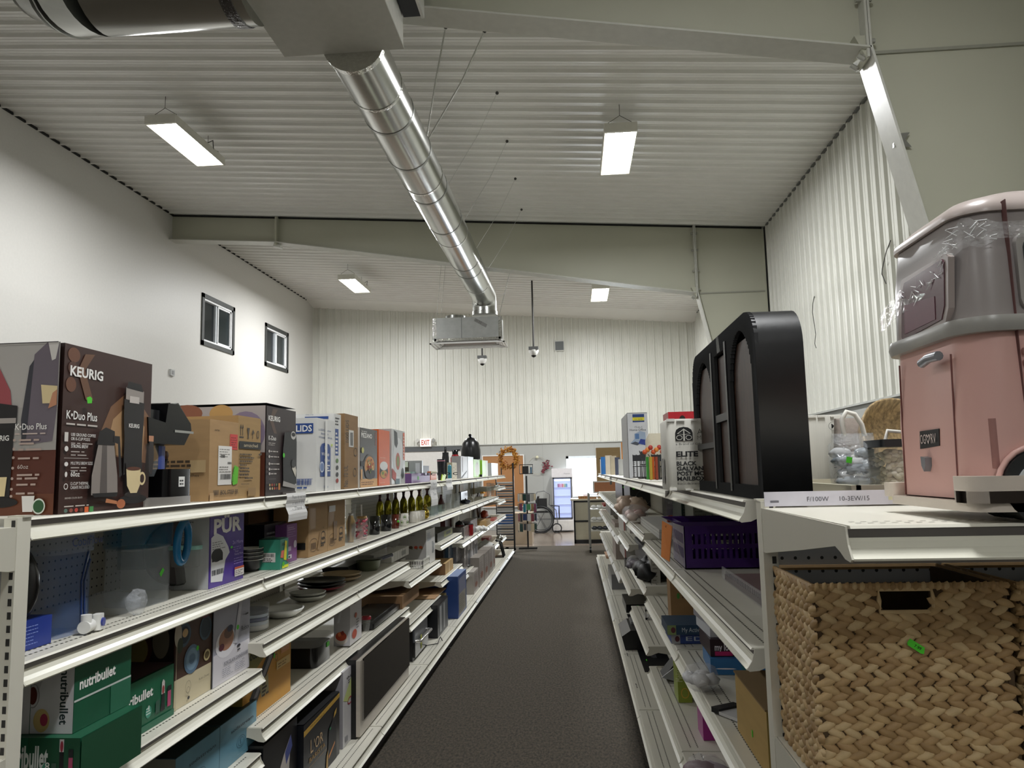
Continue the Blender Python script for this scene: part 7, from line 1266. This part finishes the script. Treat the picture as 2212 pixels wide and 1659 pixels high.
lump('beige_hat', 'rounded beige cloth bundle on the third section second shelf', 'bundle', 1352, 5.75, 1.0515, .11, ('b09a88', 'bba692'), (1.3, 1.3, .9), .04)
RBx('speaker', 1362, 1349, 1044, 1.0515, M('0c0d0f', .35), 'black speaker box with round cone, nearer of the pair', 'speaker', [('R', 'o', .5, .4, .3, .3, .006, '3c3c3e'), ('R', 'e', .15, .8, .06, .06, GS)], X=.47, d=.22); RBx('speaker', 1345, 1330, 1044, 1.0515, M('0c0d0f', .35), 'black speaker box farther of the pair with green sticker', 'speaker', [('R', 'o', .4, .45, .3, .3, .006, '4a4a4c'), ('R', 'e', .1, .8, .07, .06, GS)], X=.47, d=.22)
cylthing('glass_dome', 1318, 1343, 1066, .50, 1.0515, 'clear glass covered dish before the far speaker', 'dish', [(.9, 0), (1, .2), (.8, .7), (.3, .95), (.1, 1)], CLR('c4c8c8', .5))
for i, (xa, xb, yt, z, X, c, lb, D) in enumerate([
    (1319, 1309, 1082, .861, .40, '8f8d88', 'spotted pale grey packet hanging on the fourth section', [('R', 'e', .5, .7, .06, .04, '222222'), ('R', 'e', .6, .4, .06, .04, '222222')]),
    (1327, 1321, 1084, .861, .46, '2a1f55', 'dark violet packet beside the spotted grey one', []),
    (1304, 1300, 1090, .861, .40, '9a2a2c', 'small red packet deep along the right run', []),
    (1350, 1338, 1118, .561, .44, 'b5b2ad', 'white and pink printer carton with red lettering', [('R', 't', 'Canon', .3, .86, .05, 'a3282c', {'w': .5, 'b': .03}), ('R', 'r', 0, 0, .06, 1, 'c98a86')]),
    (1331, 1324, 1130, .451, .40, '9c8f86', 'tall beige carton before the printer carton', []),
    (1356, 1350, 1215, .4515, .42, '0d0e12', 'tall narrow black case under the printer carton', []),
    (1362, 1355, 1132, .76, .44, 'a9a8a2', 'white wall plate carton left of the red ball', [('R', 'e', .7, .5, .05, .03, '333333')])]):
    RBx('stock_box', xa, xb, yt, z+.001, M(c, .4), lb, 'box', D, X=X, d=.2, hmax=.26 if 0 else 9) if False else RB('stock_box', xa, xb, yt, z+.001, M(c, .4), lb, 'box', D, X=X, d=.2)
cylthing('red_ball_holder', 1371, 1388, 1142, .50, .7615, 'dark red rounded holder under the white tray stack', 'holder', [(.6, 0), (1, .4), (.9, .8), (.5, 1)], M('7a1418', .2))
# third level
lump('camera_bag', 'black padded camera bag on the third level', 'bag', 1388, 4.45, .7615, .10, ('111316', '16181c'), (1.1, 1.5, 1.0), .04)
RBx('navy_radio', 1398, 1372, 1188, .7615, M('1b2236', .3), 'navy blue rounded radio in front of the camera bag', 'radio', [('R', 'e', .15, .5, .1, .35, '55606e')], X=.43, d=.10)
lump('crumpled_packet', 'crumpled grey and purple plastic packets at the lip of the third level', 'packet', 1368, 4.9, .7615, .055, ('6f6674', '3c3446', '8c8890'), film=1)
RBx('flat_white_box', 1408, 1397, 1194, RZ3, M('aaa79e', .4), 'thin white carton standing beside the black speaker carton', 'carton', [('R', 'l', .2, .8, .5, 6, .1, .03, '6b6860')], X=.405, d=.05)
RBx('wireless_speaker_box', 1409.5, 1403, 1190, RZ3, M('14171c', .4), 'black carton with small vertical white lettering', 'carton', [('R', 't', 'OontZ', .48, .3, .09, 'c9ccd0', {'r': 90, 'W': .32})], X=.425, d=.14)
p = onY(1446, 1246, 3.55); carton('small_brown_box', .17, .12, p.z-RZ3, CARD('8f6f48'), 'small brown carton with green dot, right of the black speaker carton', 'carton', (p.x+.085, 3.6, RZ3), 0, [('F', 'e', .2, .55, .04, .07, '4f8f3c'), ('F', 't', 'BAMBOO', .3, .5, .12, '3a2c1c', {'w': .3})])
BK3 = [('activity_kit', 3.02, 'book', 1434, '24405a', 'activity kit box on top of the toy boxes by the lip', 'My Activity Kit'), ('puzzle_box', 3.04, 'box', 1442, '31488a', 'blue and white puzzle box under the activity kit', 'EDU')]
zc = RZ3
for i, (nm, Yq, ct, px, c, lb, tx) in enumerate(BK3[::-1]):
    p = onY(px, 1290, Yq); carton(nm, .22, .20, .036, M(c, .4), lb, 'box', (p.x+.12, Yq+.12, zc), .0, [('F', 't', tx, .25, .3, .45, 'c4ccd4', {'w': .5}), ('F', 'r', .0, .0, .15, 1, '7f8f5a' if i else 'a9a9ac'), ('F', 'e', .1, .5, .04, .3, '5a2430')]); zc += .037
g = G(); g.box(-.02, .02, -.015, .015, 0, .02, M('2a2c2c', .5)); g.build('eraser_block', None, 'tiny dark block in front of the puzzle box', 'block', loc=(.52, 2.78, RZ3))
zc = RZ3
for i, (c, hh, tx, lb) in enumerate((('2f6fa8', .05, '', 'bright blue kit box at the bottom of the near stack'), ('2a1420', .055, 'my look', 'black and pink my look kit box in the near stack'), ('c4c6cc', .03, '', 'white puzzle bag lying over the my look box'), ('8c8a92', .03, 'my Style', 'striped kit box on top of the near stack'))):
    carton('kit_box', .24, .22, hh, M(c, .4), lb, 'box', (.55, 2.72+.03*i, zc), .05*(i-1), [('F', 't', tx or '.', .06, .35, .4, 'e9e4ea', {'w': .28, 'b': .02})]+([('F', 'r', .06, .05, .3, .3, 'c4286a'), ('F', 'r', .4, .1, .95, .9, 'b9b6bc'), ('F', 'e', .6, .5, .08, .3, '3a2420'), ('F', 'e', .85, .5, .07, .3, '2f6f8a')] if i == 1 else [('F', 'e', .5, .5, .1, .3, '2f7a8a')])); zc += hh+.001
lump('white_packet', 'glossy white plastic packet slumped on the shelf lip before the kit boxes', 'packet', 1497, 2.45, RZ3, .05, ('c9cacd', 'e0e0e2'), film=1)
t = thing('phone_case_pack', 'black and white blister pack lying diagonally on the third level', 'blister pack', (.47, 2.12, RZ3+.002), .55); g = G(); g.box(-.04, .04, -.1, .12, 0, .008, M('c4c4c6', .4)); g.box(-.04, .04, .12, .15, 0, .014, M('17181a', .3)); g.box(-.02, .02, -.08, -.05, .008, .009, M('3a3a3c', .5)); g.build('card', t)
t = thing('kraft_paper_box', 'open brown kraft paper carton at the near end of the third level', 'carton', (.575, 1.93, RZ3)); g = G(); KR = CARD('a98c52'); KD2 = CARD('77603c')
g.box(-.175, .175, -.165, .16, 0, .142, KR); g.build('carton_body', t); g = G(); g.box(-.178, .178, -.168, .163, .142, .146, KD2); g.box(-.175, .175, -.1662, -.165, .0, .142, M('8a7434', .7)); g.build('carton_lid', t)
g = G(); g.box(-.1768, -.1755, -.02, -.014, .04, .055, M(GS)); g.build('price_sticker', t)
# fourth level
RBx('lime_book', 1466, 1457, 1405, RZ4, M('8a9a34', .4), 'lime green activity book with orange ring emblem', 'book', [('R', 'o', .5, .18, .3, .1, .004, 'c9a03a'), ('R', 't', 'Melissa', .35, .4, .14, 'dfe4b0', {'r': 90, 'W': .3})], X=.43, d=.06)
RBx('magenta_book', 1520, 1508, 1480, RZ4, M('a02a86', .35), 'bright magenta book standing beside the lime book', 'book', X=.46, d=.13)
lump('wrapped_red_toy', 'flat clear pack with dark red and grey contents at the lip of the fourth level', 'pack', 1500, 2.62, RZ4, .07, ('8a2438', '6a3a4c', 'a89aa4'), (1.6, 1.8, .45), .0, film=1)
t = thing('white_caddy', 'white plastic caddy with triangular cut-outs on the fourth level', 'caddy', (.455, 4.92, .4515)); g = G(); WH = M('b9b8b5', .4)
g.box(-.04, .06, 0, .15, 0, .006, WH); g.box(.055, .06, 0, .15, 0, .11, WH)
for z in (.0, .05, .10): g.box(-.04, .06, -.003, .003, z, z+.012, WH)
g.prism([(-.04, .0), (-.032, 0), (.06, .10), (.052, .10)], 'y', -.003, .003, WH); g.prism([(-.04, .1), (-.032, .1), (-.032, 0), (-.04, 0)], 'y', -.003, .003, WH); g.build('caddy_body', t)
t = thing('black_folder', 'black and silver folded stand lying open on the fourth level', 'folder', (.47, 3.85, RZ4)); g = G(); g.prism([(-.08, .03), (0, .09), (.04, .0)], 'y', -.004, .004, M('8f9094', .3)); g.prism([(-.07, .02), (.0, .10), (.06, 0)], 'y', .03, .16, M('101114', .35)); g.prism([(.02, .0), (.08, .09), (.12, 0)], 'y', -.02, .06, M('131417', .35)); g.build('folded_body', t)
# base deck
RBx('computer_tower', 1393, 1376, 1452, ZD, M('101113', .35), 'black desktop computer tower on the right base deck', 'computer', [('R', 'r', .3, .2, .8, .7, '08090a'), ('R', 't', 'CORSAIR', .15, .86, .03, '77797c', {'w': .5}), ('T', 'r', .2, .4, .4, .6, '3a3b3e'), ('T', 'e', .5, .2, .04, .02, GS), ('R', 'o', .5, .45, .3, .22, .003, '2a2b2d')], X=.40, d=.19)
RBx('black_subwoofer', 1366, 1354, 1378, ZD, M('0e0f11', .3), 'glossy topped black box farther than the computer tower', 'box', [('T', 'r', .1, .1, .9, .9, '3f4044')], X=.42, d=.2)
RBx('black_media_box', 1353, 1344, 1306, ZD, M('0b0c0e', .3), 'plain black box with green sticker past the glossy topped box', 'box', [('R', 'e', .5, .85, .06, .03, GS)], X=.42, d=.2)
t = thing('printer', 'dark flat printer overhanging the right base deck with silver tray behind', 'printer', (.33, 5.75, ZB+.02), 0); g = G(); g.prism([(-.14, 0), (.18, 0), (.18, .13), (-.10, .13), (-.16, .09)], 'y', -.22, .22, M('18191c', .35)); g.build('body', t); t.location.z = ZD; t.location.x = .46
g = G(); g.box(-.08, .16, .0, .2, .13, .145, M('8f9194', .3, .3)); g.build('paper_tray', t)
RB('clear_top_case', 1322, 1314, 1241, ZD+.0, M('7d7e82', .2), 'silver grey case with clear top beyond the printer', 'case', X=.36, d=.2); RB('orange_carton', 1310, 1305, 1205, ZD, M('8a6038', .5), 'brown orange carton deep along the right base deck', 'carton', X=.42, d=.2)
t = thing('clear_bag_bundle', 'large clear plastic bag of pale items near the right base deck end', 'bag', (.50, 2.62, ZD)); rnd = random.Random(21); g = G()
for k in range(22): g.ball((rnd.uniform(-.10, .10), rnd.uniform(-.2, .25), rnd.uniform(.05, .15)), .055, M(('b9b5aa', '9fa59a', 'c9c6bc', '8a9a8c')[k % 4], .5), 8, 6, (1, 1.1, .85), .5)
g.build('contents', t); g = G(); g.ball((0, .02, .11), .19, M('e2e5e2', .08, 0, .1, 30, 1., kind='film', alpha=.3, spec=1., bd=.03), 22, 12, (.85, 1.45, .6), .25); g.build('clear_film', t)
g = G(); g.prism([(0, 0), (.1, .02), (.08, .05)], 'x', 0, .004, M('c9c9c6', .4)); g.build('paper_corner', None, 'small white folded paper corner at the near end of the lowest right shelf', 'paper', loc=(.42, 1.95, RZ4))
for i, (px, y, z) in enumerate(((1346, 1355, 0), (1345, 1400, 0), (1367, 1490, 0))):
    p = onX(px, y, .30); g = G(); g.tube([(0, 0, .02), (.01, .03, .0), (.0, .06, .02)], .0025, M('4a4a4c', .4, .5), 5); g.build('wire_clip', None, ('wire clip on the right base lip farthest from the camera', 'wire clip in the middle of the right base lip', 'wire clip on the right base lip nearest the camera')[i], 'wire clip', 'wire clips on the base lip', loc=(.322, p.y, ZB-.012))
# notes on the right lips
g = None
def noteR(x0, x1, y0, y1, Y, label):
    a = onY(x0, y0, Y); b = onY(x1, y0, Y); c = onY(x0, y1, Y); g = G(); m = M('d2d3d6', .6, 0, .03); n = 8; h = a.z-c.z; w = b.x-a.x; v = []
    for i in range(n+1):
        for k in (0, 1): v.append((w*k-.04*w*i/n, .01*math.sin(i*.9)+.06*k, -h*i/n))
    g.add(v, [(2*i, 2*i+1, 2*i+3, 2*i+2) for i in range(n)], m); g.decals({'F': (Vector((0, -.012, -h)), Vector((1, 0, 0)), Vector((0, 0, 1)), Vector((0, -1, 0)), w, h)}, [('F', 't', 'Please', .25, .75, .08, '77787c'), ('F', 't', 'items', .25, .5, .08, '77787c'), ('F', 't', 'x', .45, .22, .06, '77787c')]); g.build('paper_note', None, label, 'paper note', 'handwritten notes taped to shelf lips', loc=(a.x, Y, a.z))
noteR(1437, 1456, 1060, 1115, 3.02, 'white paper note hanging from the right top shelf under the mailbox carton')
noteR(1317, 1322, 1028, 1047, 7.4, 'tiny white note curling from the far part of the right top shelf')
# ================================================================== far end of the hall
BLK2 = M('17181a', .4)
x0, x1 = onY(1195, 1144, 17.35).x, onY(1240, 1144, 17.35).x; hF = onY(1197, 1012, 17.35).z
t = thing('drink_fridge', 'white glass-door drinks fridge with lit interior against the far wall', 'fridge', ((x0+x1)/2, 17.35, 0)); w = x1-x0; FWH = M('dcd9dc', .35)
g = G(); g.box(-w/2, w/2, .03, .62, .03, hF, FWH); g.box(-w/2, w/2, 0, .03, hF-.20, hF, FWH); g.box(-w/2, w/2, 0, .03, .03, .27, FWH)
g.decals({'F': (Vector((-w/2, 0, 0)), Vector((1, 0, 0)), Vector((0, 0, 1)), Vector((0, -1, 0)), w, hF)}, [('F', 't', 'Premium', .6, .905, .02, '6a6a72', {'w': .28})]); g.build('cabinet_shell', t)
g = G()
for k in range(7): g.box(-w/2+.01, w/2-.01, -.006, 0, .05+.03*k, .068+.03*k, M('f0eeea', .35))
g.build('grille', t)
g = G(); z0, z1 = .29, hF-.21
for q in ((-w/2+.02, -w/2+.045, z0, z1), (w/2-.045, w/2-.02, z0, z1), (-w/2+.02, w/2-.02, z0, z0+.025), (-w/2+.02, w/2-.02, z1-.025, z1)): g.box(q[0], q[1], -.012, .02, q[2], q[3], M('55575e', .4))
g.build('door', t)
g = G(); g.box(-w/2+.045, w/2-.045, .0295, .033, z0+.02, z1-.02, M('a3b0de', .5, 0, 0, emit=.55, ecol='a9b6e6')); g.box(-w/2+.06, w/2-.06, .0, .03, z1-.07, z1-.035, M('e8f0ff', .5, 0, 0, emit=1.6))
g.build('lit_interior', t)
for k in range(4):
    g = G(); g.box(-w/2+.05, w/2-.05, .002, .03, z0+.12+.19*k, z0+.128+.19*k, M('c4cae0', .3)); g.build('fridge_shelf', t)
for k in range(7):
    g = G(); g.cyl((0, 0, 0), (0, 0, .075), .010, M(('8f2c34', 'd87a9a', 'e89ab0', 'd8604c', 'e0b04c', '6fae6a', '4a8ab0')[k], .3), 8); g.cyl((0, 0, .075), (0, 0, .09), .006, M('e8e8e8', .3), 6)
    g.build('drink_bottle', None, ('dark red topped', 'pink', 'pale pink', 'red orange', 'yellow', 'green', 'blue')[k]+' small drink bottle on the top fridge shelf', 'bottle', 'drink bottles in the fridge', loc=((x0+x1)/2-w*.2+k*.032, 17.35+.014, z0+.128+.19*3+.002))
g = G(); g.cyl((0, 0, 0), (0, 0, .07), .014, M('d8c8c4', .3), 8); g.cyl((0, 0, .07), (0, 0, .10), .010, M('4a3a34', .4), 8); g.build('drink_bottle', None, 'single pale bottle with dark cap low in the fridge', 'bottle', loc=((x0+x1)/2-.09, 17.364, z0+.128+.002+.0))
# cork board
a, b = onY(1043, 986, YF-.03), onY(1130, 1000, YF-.03)
t = thing('cork_board', 'large brown cork board with white frame on the far wall behind the wreath', 'cork board', (0, YF-.03, 0)); g = G(); g.box(a.x, b.x, 0, .02, .55, a.z, M('a5754a', .8, 0, .1, 60)); g.build('cork', t)
g = G(); fw = .025; fwm = M('e4e2de', .4)
for q in ((a.x-fw, b.x+fw, a.z, a.z+fw), (a.x-fw, b.x+fw, .53, .55), (a.x-fw, a.x, .55, a.z), (b.x, b.x+fw, .55, a.z)): g.box(q[0], q[1], -.01, .02, q[2], q[3], fwm)
g.build('frame', t)
# wreaths
p = onY(1098, 990, 13.05); t = thing('autumn_wreath', 'golden orange berry wreath hanging at the top of the black display rack', 'wreath', tuple(p)); rnd = random.Random(6); g = G()
for k in range(330):
    a_ = rnd.uniform(0, 2*PI); rr_ = .135+rnd.gauss(0, .022); g.ball((rr_*math.cos(a_), rnd.uniform(-.03, .03), rr_*math.sin(a_)*1.12), .014, M(('c98a30', 'b5742a', 'd8a04a', '9a5f24')[k % 4], .6), 5, 4, (1, 1, 1.2), .3)
g.build('berry_ring', t); g = G()
for k in range(70):
    a_ = rnd.uniform(0, 2*PI); g.tube([(.15*math.cos(a_), 0, .16*math.sin(a_)), (.21*math.cos(a_+.12), rnd.uniform(-.02, .02), .22*math.sin(a_+.12))], [.004, .001], M('c08a3c', .6), 4)
g.build('berry_twigs', t)
p = onY(1161, 1005, YF-.04); t = thing('ring_wreath', 'thin wire hoop wreath with dark red leaves on the far wall', 'wreath', tuple(p)); g = G(); R = .21
g.tube([(R*math.cos(k*PI/16), 0, R*math.sin(k*PI/16)) for k in range(32)], .004, M('b9b3a0', .5), 5, closed=True); g.build('hoop', t); g = G()
for k in range(46): a_ = rnd.uniform(-1.0, .45); q = R+rnd.gauss(0, .04); g.ball((q*math.cos(a_), -.01, q*math.sin(a_)), .026, M(('6a2a34', '7f3440', '54202a')[k % 3], .6), 5, 4, (1, .3, .6), .5)
g.build('red_leaves', t); g = G(); g.ball((0, -.015, R-.02), .035, M('d8d4b8', .5), 8, 6, (1, .4, 1), .3); g.build('pale_flower', t)
# black slat rack
p = onY(1112, 1190, 13.0); t = thing('slat_display_rack', 'tall black display rack with stacked card pockets at the end of the left run', 'display rack', (p.x, 13.0, 0)); zt = onY(1110, 1000, 13.0).z
g = G(); g.box(-.012, .014, -.02, .02, .08, zt, BLK2); g.box(-.30, -.285, -.02, .02, .08, zt-.25, BLK2); g.build('post', t); g = G()
for a_ in (0, PI/2): g.box(-.25, .02, -.02, .02, .06, .09, BLK2); g.box(-.16, -.12, -.22, .22, .06, .09, BLK2)
g.build('base', t)
for k in range(22):
    z = .22+k*.045; g = G(); g.prism([(-.02, z), (.02, z+.012), (.02, z+.032), (-.025, z+.02)], 'x', -.28, -.015, M('1f4f8a' if 6 <= k <= 9 else ('8f8c88' if k % 2 else '46464a'), .4)); g.build('card_pocket', t)
for s, (dx, dy) in enumerate(((-.14, -.2), (-.14, .2), (-.26, 0), (.0, -.05))): g = G(); g.ball((dx, dy, .03), .028, BLK2, 8, 6, (.5, 1, 1)); g.build('caster', t)
# spinner rack
p = onY(1141, 1190, 13.5); t = thing('spinner_rack', 'black spinning display rack hung with small colourful packets', 'display rack', (p.x, 13.5, 0)); zt = onY(1141, 1003, 13.5).z
g = G(); g.cyl((0, 0, .04), (0, 0, zt-.2), .014, BLK2, 8); g.build('pole', t)
for dx in (-.05, .05):
    g = G(); g.box(-.16, .16, dx-.012, dx+.012, .025, .05, BLK2); g.build('base_bar', t)
g = G(); z = zt-.17
for q in ((-.12, .12, z, z+.012), (-.12, .12, zt-.012, zt), (-.12, -.11, z, zt), (.11, .12, z, zt)): g.box(q[0], q[1], -.01, .01, q[2], q[3], BLK2)
g.box(-.07, .04, -.005, .005, z+.01, zt-.03, M('222426', .5)); g.box(.07, .10, -.005, .005, z+.01, zt-.05, M('3a6a8a', .5)); g.build('header_frame', t)
for k in range(4):
    g = G(); z = .98-.17*k; g.tube([(.15*math.cos(q*PI/4), .15*math.sin(q*PI/4), z) for q in range(8)], .004, BLK2, 5, closed=True); g.build('ring', t)
cols = ['4a4c50', '7a3a44', '2f7a8c', 'a9a6a0', '2b2d33', '4a8a5a', 'c4b59a', '33406a', '8a6a4a', '1f3f3a', 'c9c9cc', '6a2a4a']; rnd = random.Random(12)
nmz = ['top tier', 'second tier', 'third tier', 'bottom tier']
for k in range(4):
    for q in range(8):
        a_ = PI+q*PI/7; z = .975-.17*k; g = G(); ln = rnd.uniform(.10, .15); wd = rnd.uniform(.022, .035); c = cols[(k*5+q*3) % 12]
        g.box(-wd, wd, -.006, .006, -ln, 0, M(c, .4)); g.build('hanging_packet', None, '%s packet on the %s of the spinner rack, %s' % ({'4a4c50': 'dark grey', '7a3a44': 'dull red', '2f7a8c': 'teal', 'a9a6a0': 'pale grey', '2b2d33': 'black', '4a8a5a': 'green', 'c4b59a': 'beige', '33406a': 'navy', '8a6a4a': 'brown', '1f3f3a': 'dark green', 'c9c9cc': 'white', '6a2a4a': 'plum'}[c], nmz[k], ('first from its left', 'second from its left', 'third from its left', 'fourth from its left', 'fourth from its right', 'third from its right', 'second from its right', 'first from its right')[q]), 'packet', 'packets hanging on the spinner rack', loc=(p.x+.158*math.cos(a_), 13.5+.158*math.sin(a_), z), rz=a_+PI/2)
# pedestal cabinet behind racks
a, b = onY(1112, 1172, 14.6), onY(1150, 1172, 14.6)
g = G(); g.box(a.x-.25, b.x, 14.6, 15.15, 0, .58, M('b9a892', .5, 0, .04)); g.build('low_cabinet', None, 'low beige box cabinet behind the spinner rack', 'cabinet', kind=None)
# wheelchair
pc_ = onY(1178, 1144, 17.2); t = thing('wheelchair', 'folded black wheelchair parked left of the drinks fridge', 'wheelchair', (pc_.x, 17.2, 0), 0); BW2 = M('1b1c1e', .45)
for dy in (-.10, .22):
    g = G(); g.tube([(-.10+.29*math.cos(k*PI/14), dy, .29+.29*math.sin(k*PI/14)) for k in range(28)], .018, BW2, 6, closed=True); g.tube([(-.10+.25*math.cos(k*PI/14), dy-.02, .29+.25*math.sin(k*PI/14)) for k in range(28)], .007, M('55575a', .3, .6), 5, closed=True)
    for k in range(6): g.cyl((-.10, dy, .29), (-.10+.28*math.cos(k*PI/3), dy, .29+.28*math.sin(k*PI/3)), .004, M('55575a', .4, .5), 4)
    g.build('wheel', t)
    g = G(); g.tube([(.26+.10*math.cos(k*PI/8), dy, .10+.10*math.sin(k*PI/8)) for k in range(16)], .014, BW2, 6, closed=True); g.build('front_wheel', t)
g = G(); g.box(-.2, .14, -.08, .2, .44, .47, BW2); g.build('seat', t); g = G(); g.prism([(-.24, .44), (-.2, .44), (-.12, .80), (-.16, .80)], 'y', -.08, .2, BW2); g.box(-.2, .05, -.06, .18, .55, .75, BW2); g.build('backrest', t)
g = G(); g.tube([(-.22, -.08, .72), (-.16, -.08, .90), (.0, -.08, .92), (.12, -.08, .84), (.1, -.08, .62), (.25, -.08, .5), (.28, -.08, .2)], .011, M('6a6c6e', .35, .5), 6); g.tube([(.14, -.08, .60), (.32, -.08, .58), (.32, -.08, .3)], .015, BW2, 6); g.build('frame_tube', t)
# counter before the window
a, b = onY(1241, 1173, 14.6), onY(1279, 1173, 14.6); t = thing('counter', 'black framed counter with beige panels under the window', 'counter', (a.x, 14.6, 0)); zc = onY(1241, 1078, 14.6).z; BGP = M('a9a490', .5)
g = G(); g.box(0, 1.4, 0, .5, .06, zc-.04, BGP); g.build('panel', t)
g = G()
for q in ((0, 1.4, 0, .07), (0, 1.4, zc*.5-.015, zc*.5+.015), (0, 1.4, zc-.06, zc-.03), (0, .03, 0, zc-.03)): g.box(q[0], q[1], -.015, .0, q[2], q[3], BLK2)
g.build('black_frame', t); g = G(); g.box(-.05, 1.42, -.03, .53, zc-.03, zc, M('c4bda8', .4)); g.build('countertop', t)
g = G(); g.box(0, .34, 0, .3, 0, .05, M('9a6a3a', .5, kind='wood')); g.build('wooden_tray', None, 'brown wooden tray on the counter before the window', 'tray', loc=(a.x+.1, 14.6, zc))
t = thing('pink_glass', 'translucent pink ruffled glass piece on the wooden tray by the window', 'glass', (a.x+.24, 14.75, zc+.05)); g = G(); g.lathe([(.04, 0), (.06, .06), (.12, .10), (.09, .2), (.11, .25)], 0, 0, 0, M('e0a8a0', .15, 0, .1, 20, kind='film', alpha=.6), 14); g.build('glass_body', t)
cylthing('thin_glass', 1244, 1249, 1038, a.x+.05, zc, 'thin clear glass candle holder on the counter left of the pink glass', 'glass', [(1, 0), (.3, .1), (.3, .9), (1, 1)], CLR('c9e0e4', .5)) if False else None
p = onY(1287, 968, 15.0); p2 = onY(1338, 968, 15.0); carton('tall_brown_carton', p2.x-p.x, .4, p.z-zc, CARD('8f7750'), 'large brown carton marked TO standing on the counter beside the window', 'carton', ((p.x+p2.x)/2, 15.0, zc), 0, [('F', 't', 'TO', .1, .72, .07, '3a2f20', {'w': .13, 'b': .02}), ('F', 'r', .35, .5, .9, .85, '9a8058')])
# wheeled metal cart
a, b = onY(1276, 1195, 13.0), onY(1298, 1195, 13.0); t = thing('wheeled_cart', 'grey metal wheeled cart with four shelves at the end of the right run', 'cart', (a.x, 13.0, 0)); GRM = M('8c8c86', .35, .6); zt = onY(1277, 1066, 13.0).z
for dy in (0, .45):
    for dx in (0, .55): g = G(); g.cyl((dx, dy, .09), (dx, dy, zt), .016, GRM, 8); g.build('post', t)
for k, y in enumerate((1072, 1100, 1126, 1146)): g = G(); z = onY(1285, y, 13.0).z; g.box(0, .55, 0, .45, z-.012, z, M('b9b8b0', .35)); g.build('shelf', t)
for dx in (0, .55): g = G(); g.cyl((dx-.015, 0, .045), (dx+.015, 0, .045), .045, BLK2, 12); g.build('caster', t)
for k, (y, c, lb) in enumerate(((1100, 'd9d9d6', 'white dish heap on the second cart shelf'), (1126, 'c4c4c0', 'pale folded items on the third cart shelf'), (1146, '3a3c40', 'dark rounded item on the lowest cart shelf'))):
    z = onY(1285, y, 13.0).z; g = G()
    for q in range(4): g.ball((.08+.09*q, .1, .035), .045, M(c, .3), 8, 6, (1.2, 1, .7), .2)
    g.build('stacked_dish', None, lb, 'dish', loc=(a.x, 13.0, z))
p = onY(1280, 1036, 13.2); g = G(); g.box(0, .4, 0, .02, 0, .20, M('b9b9b4', .4)); g.box(.025, .38, -.003, 0, .02, .18, M('8f5c3a', .7)); g.build('small_cork_frame', None, 'small brown board in grey frame standing on the wheeled cart', 'board', loc=(p.x, 13.15, zt+.0))
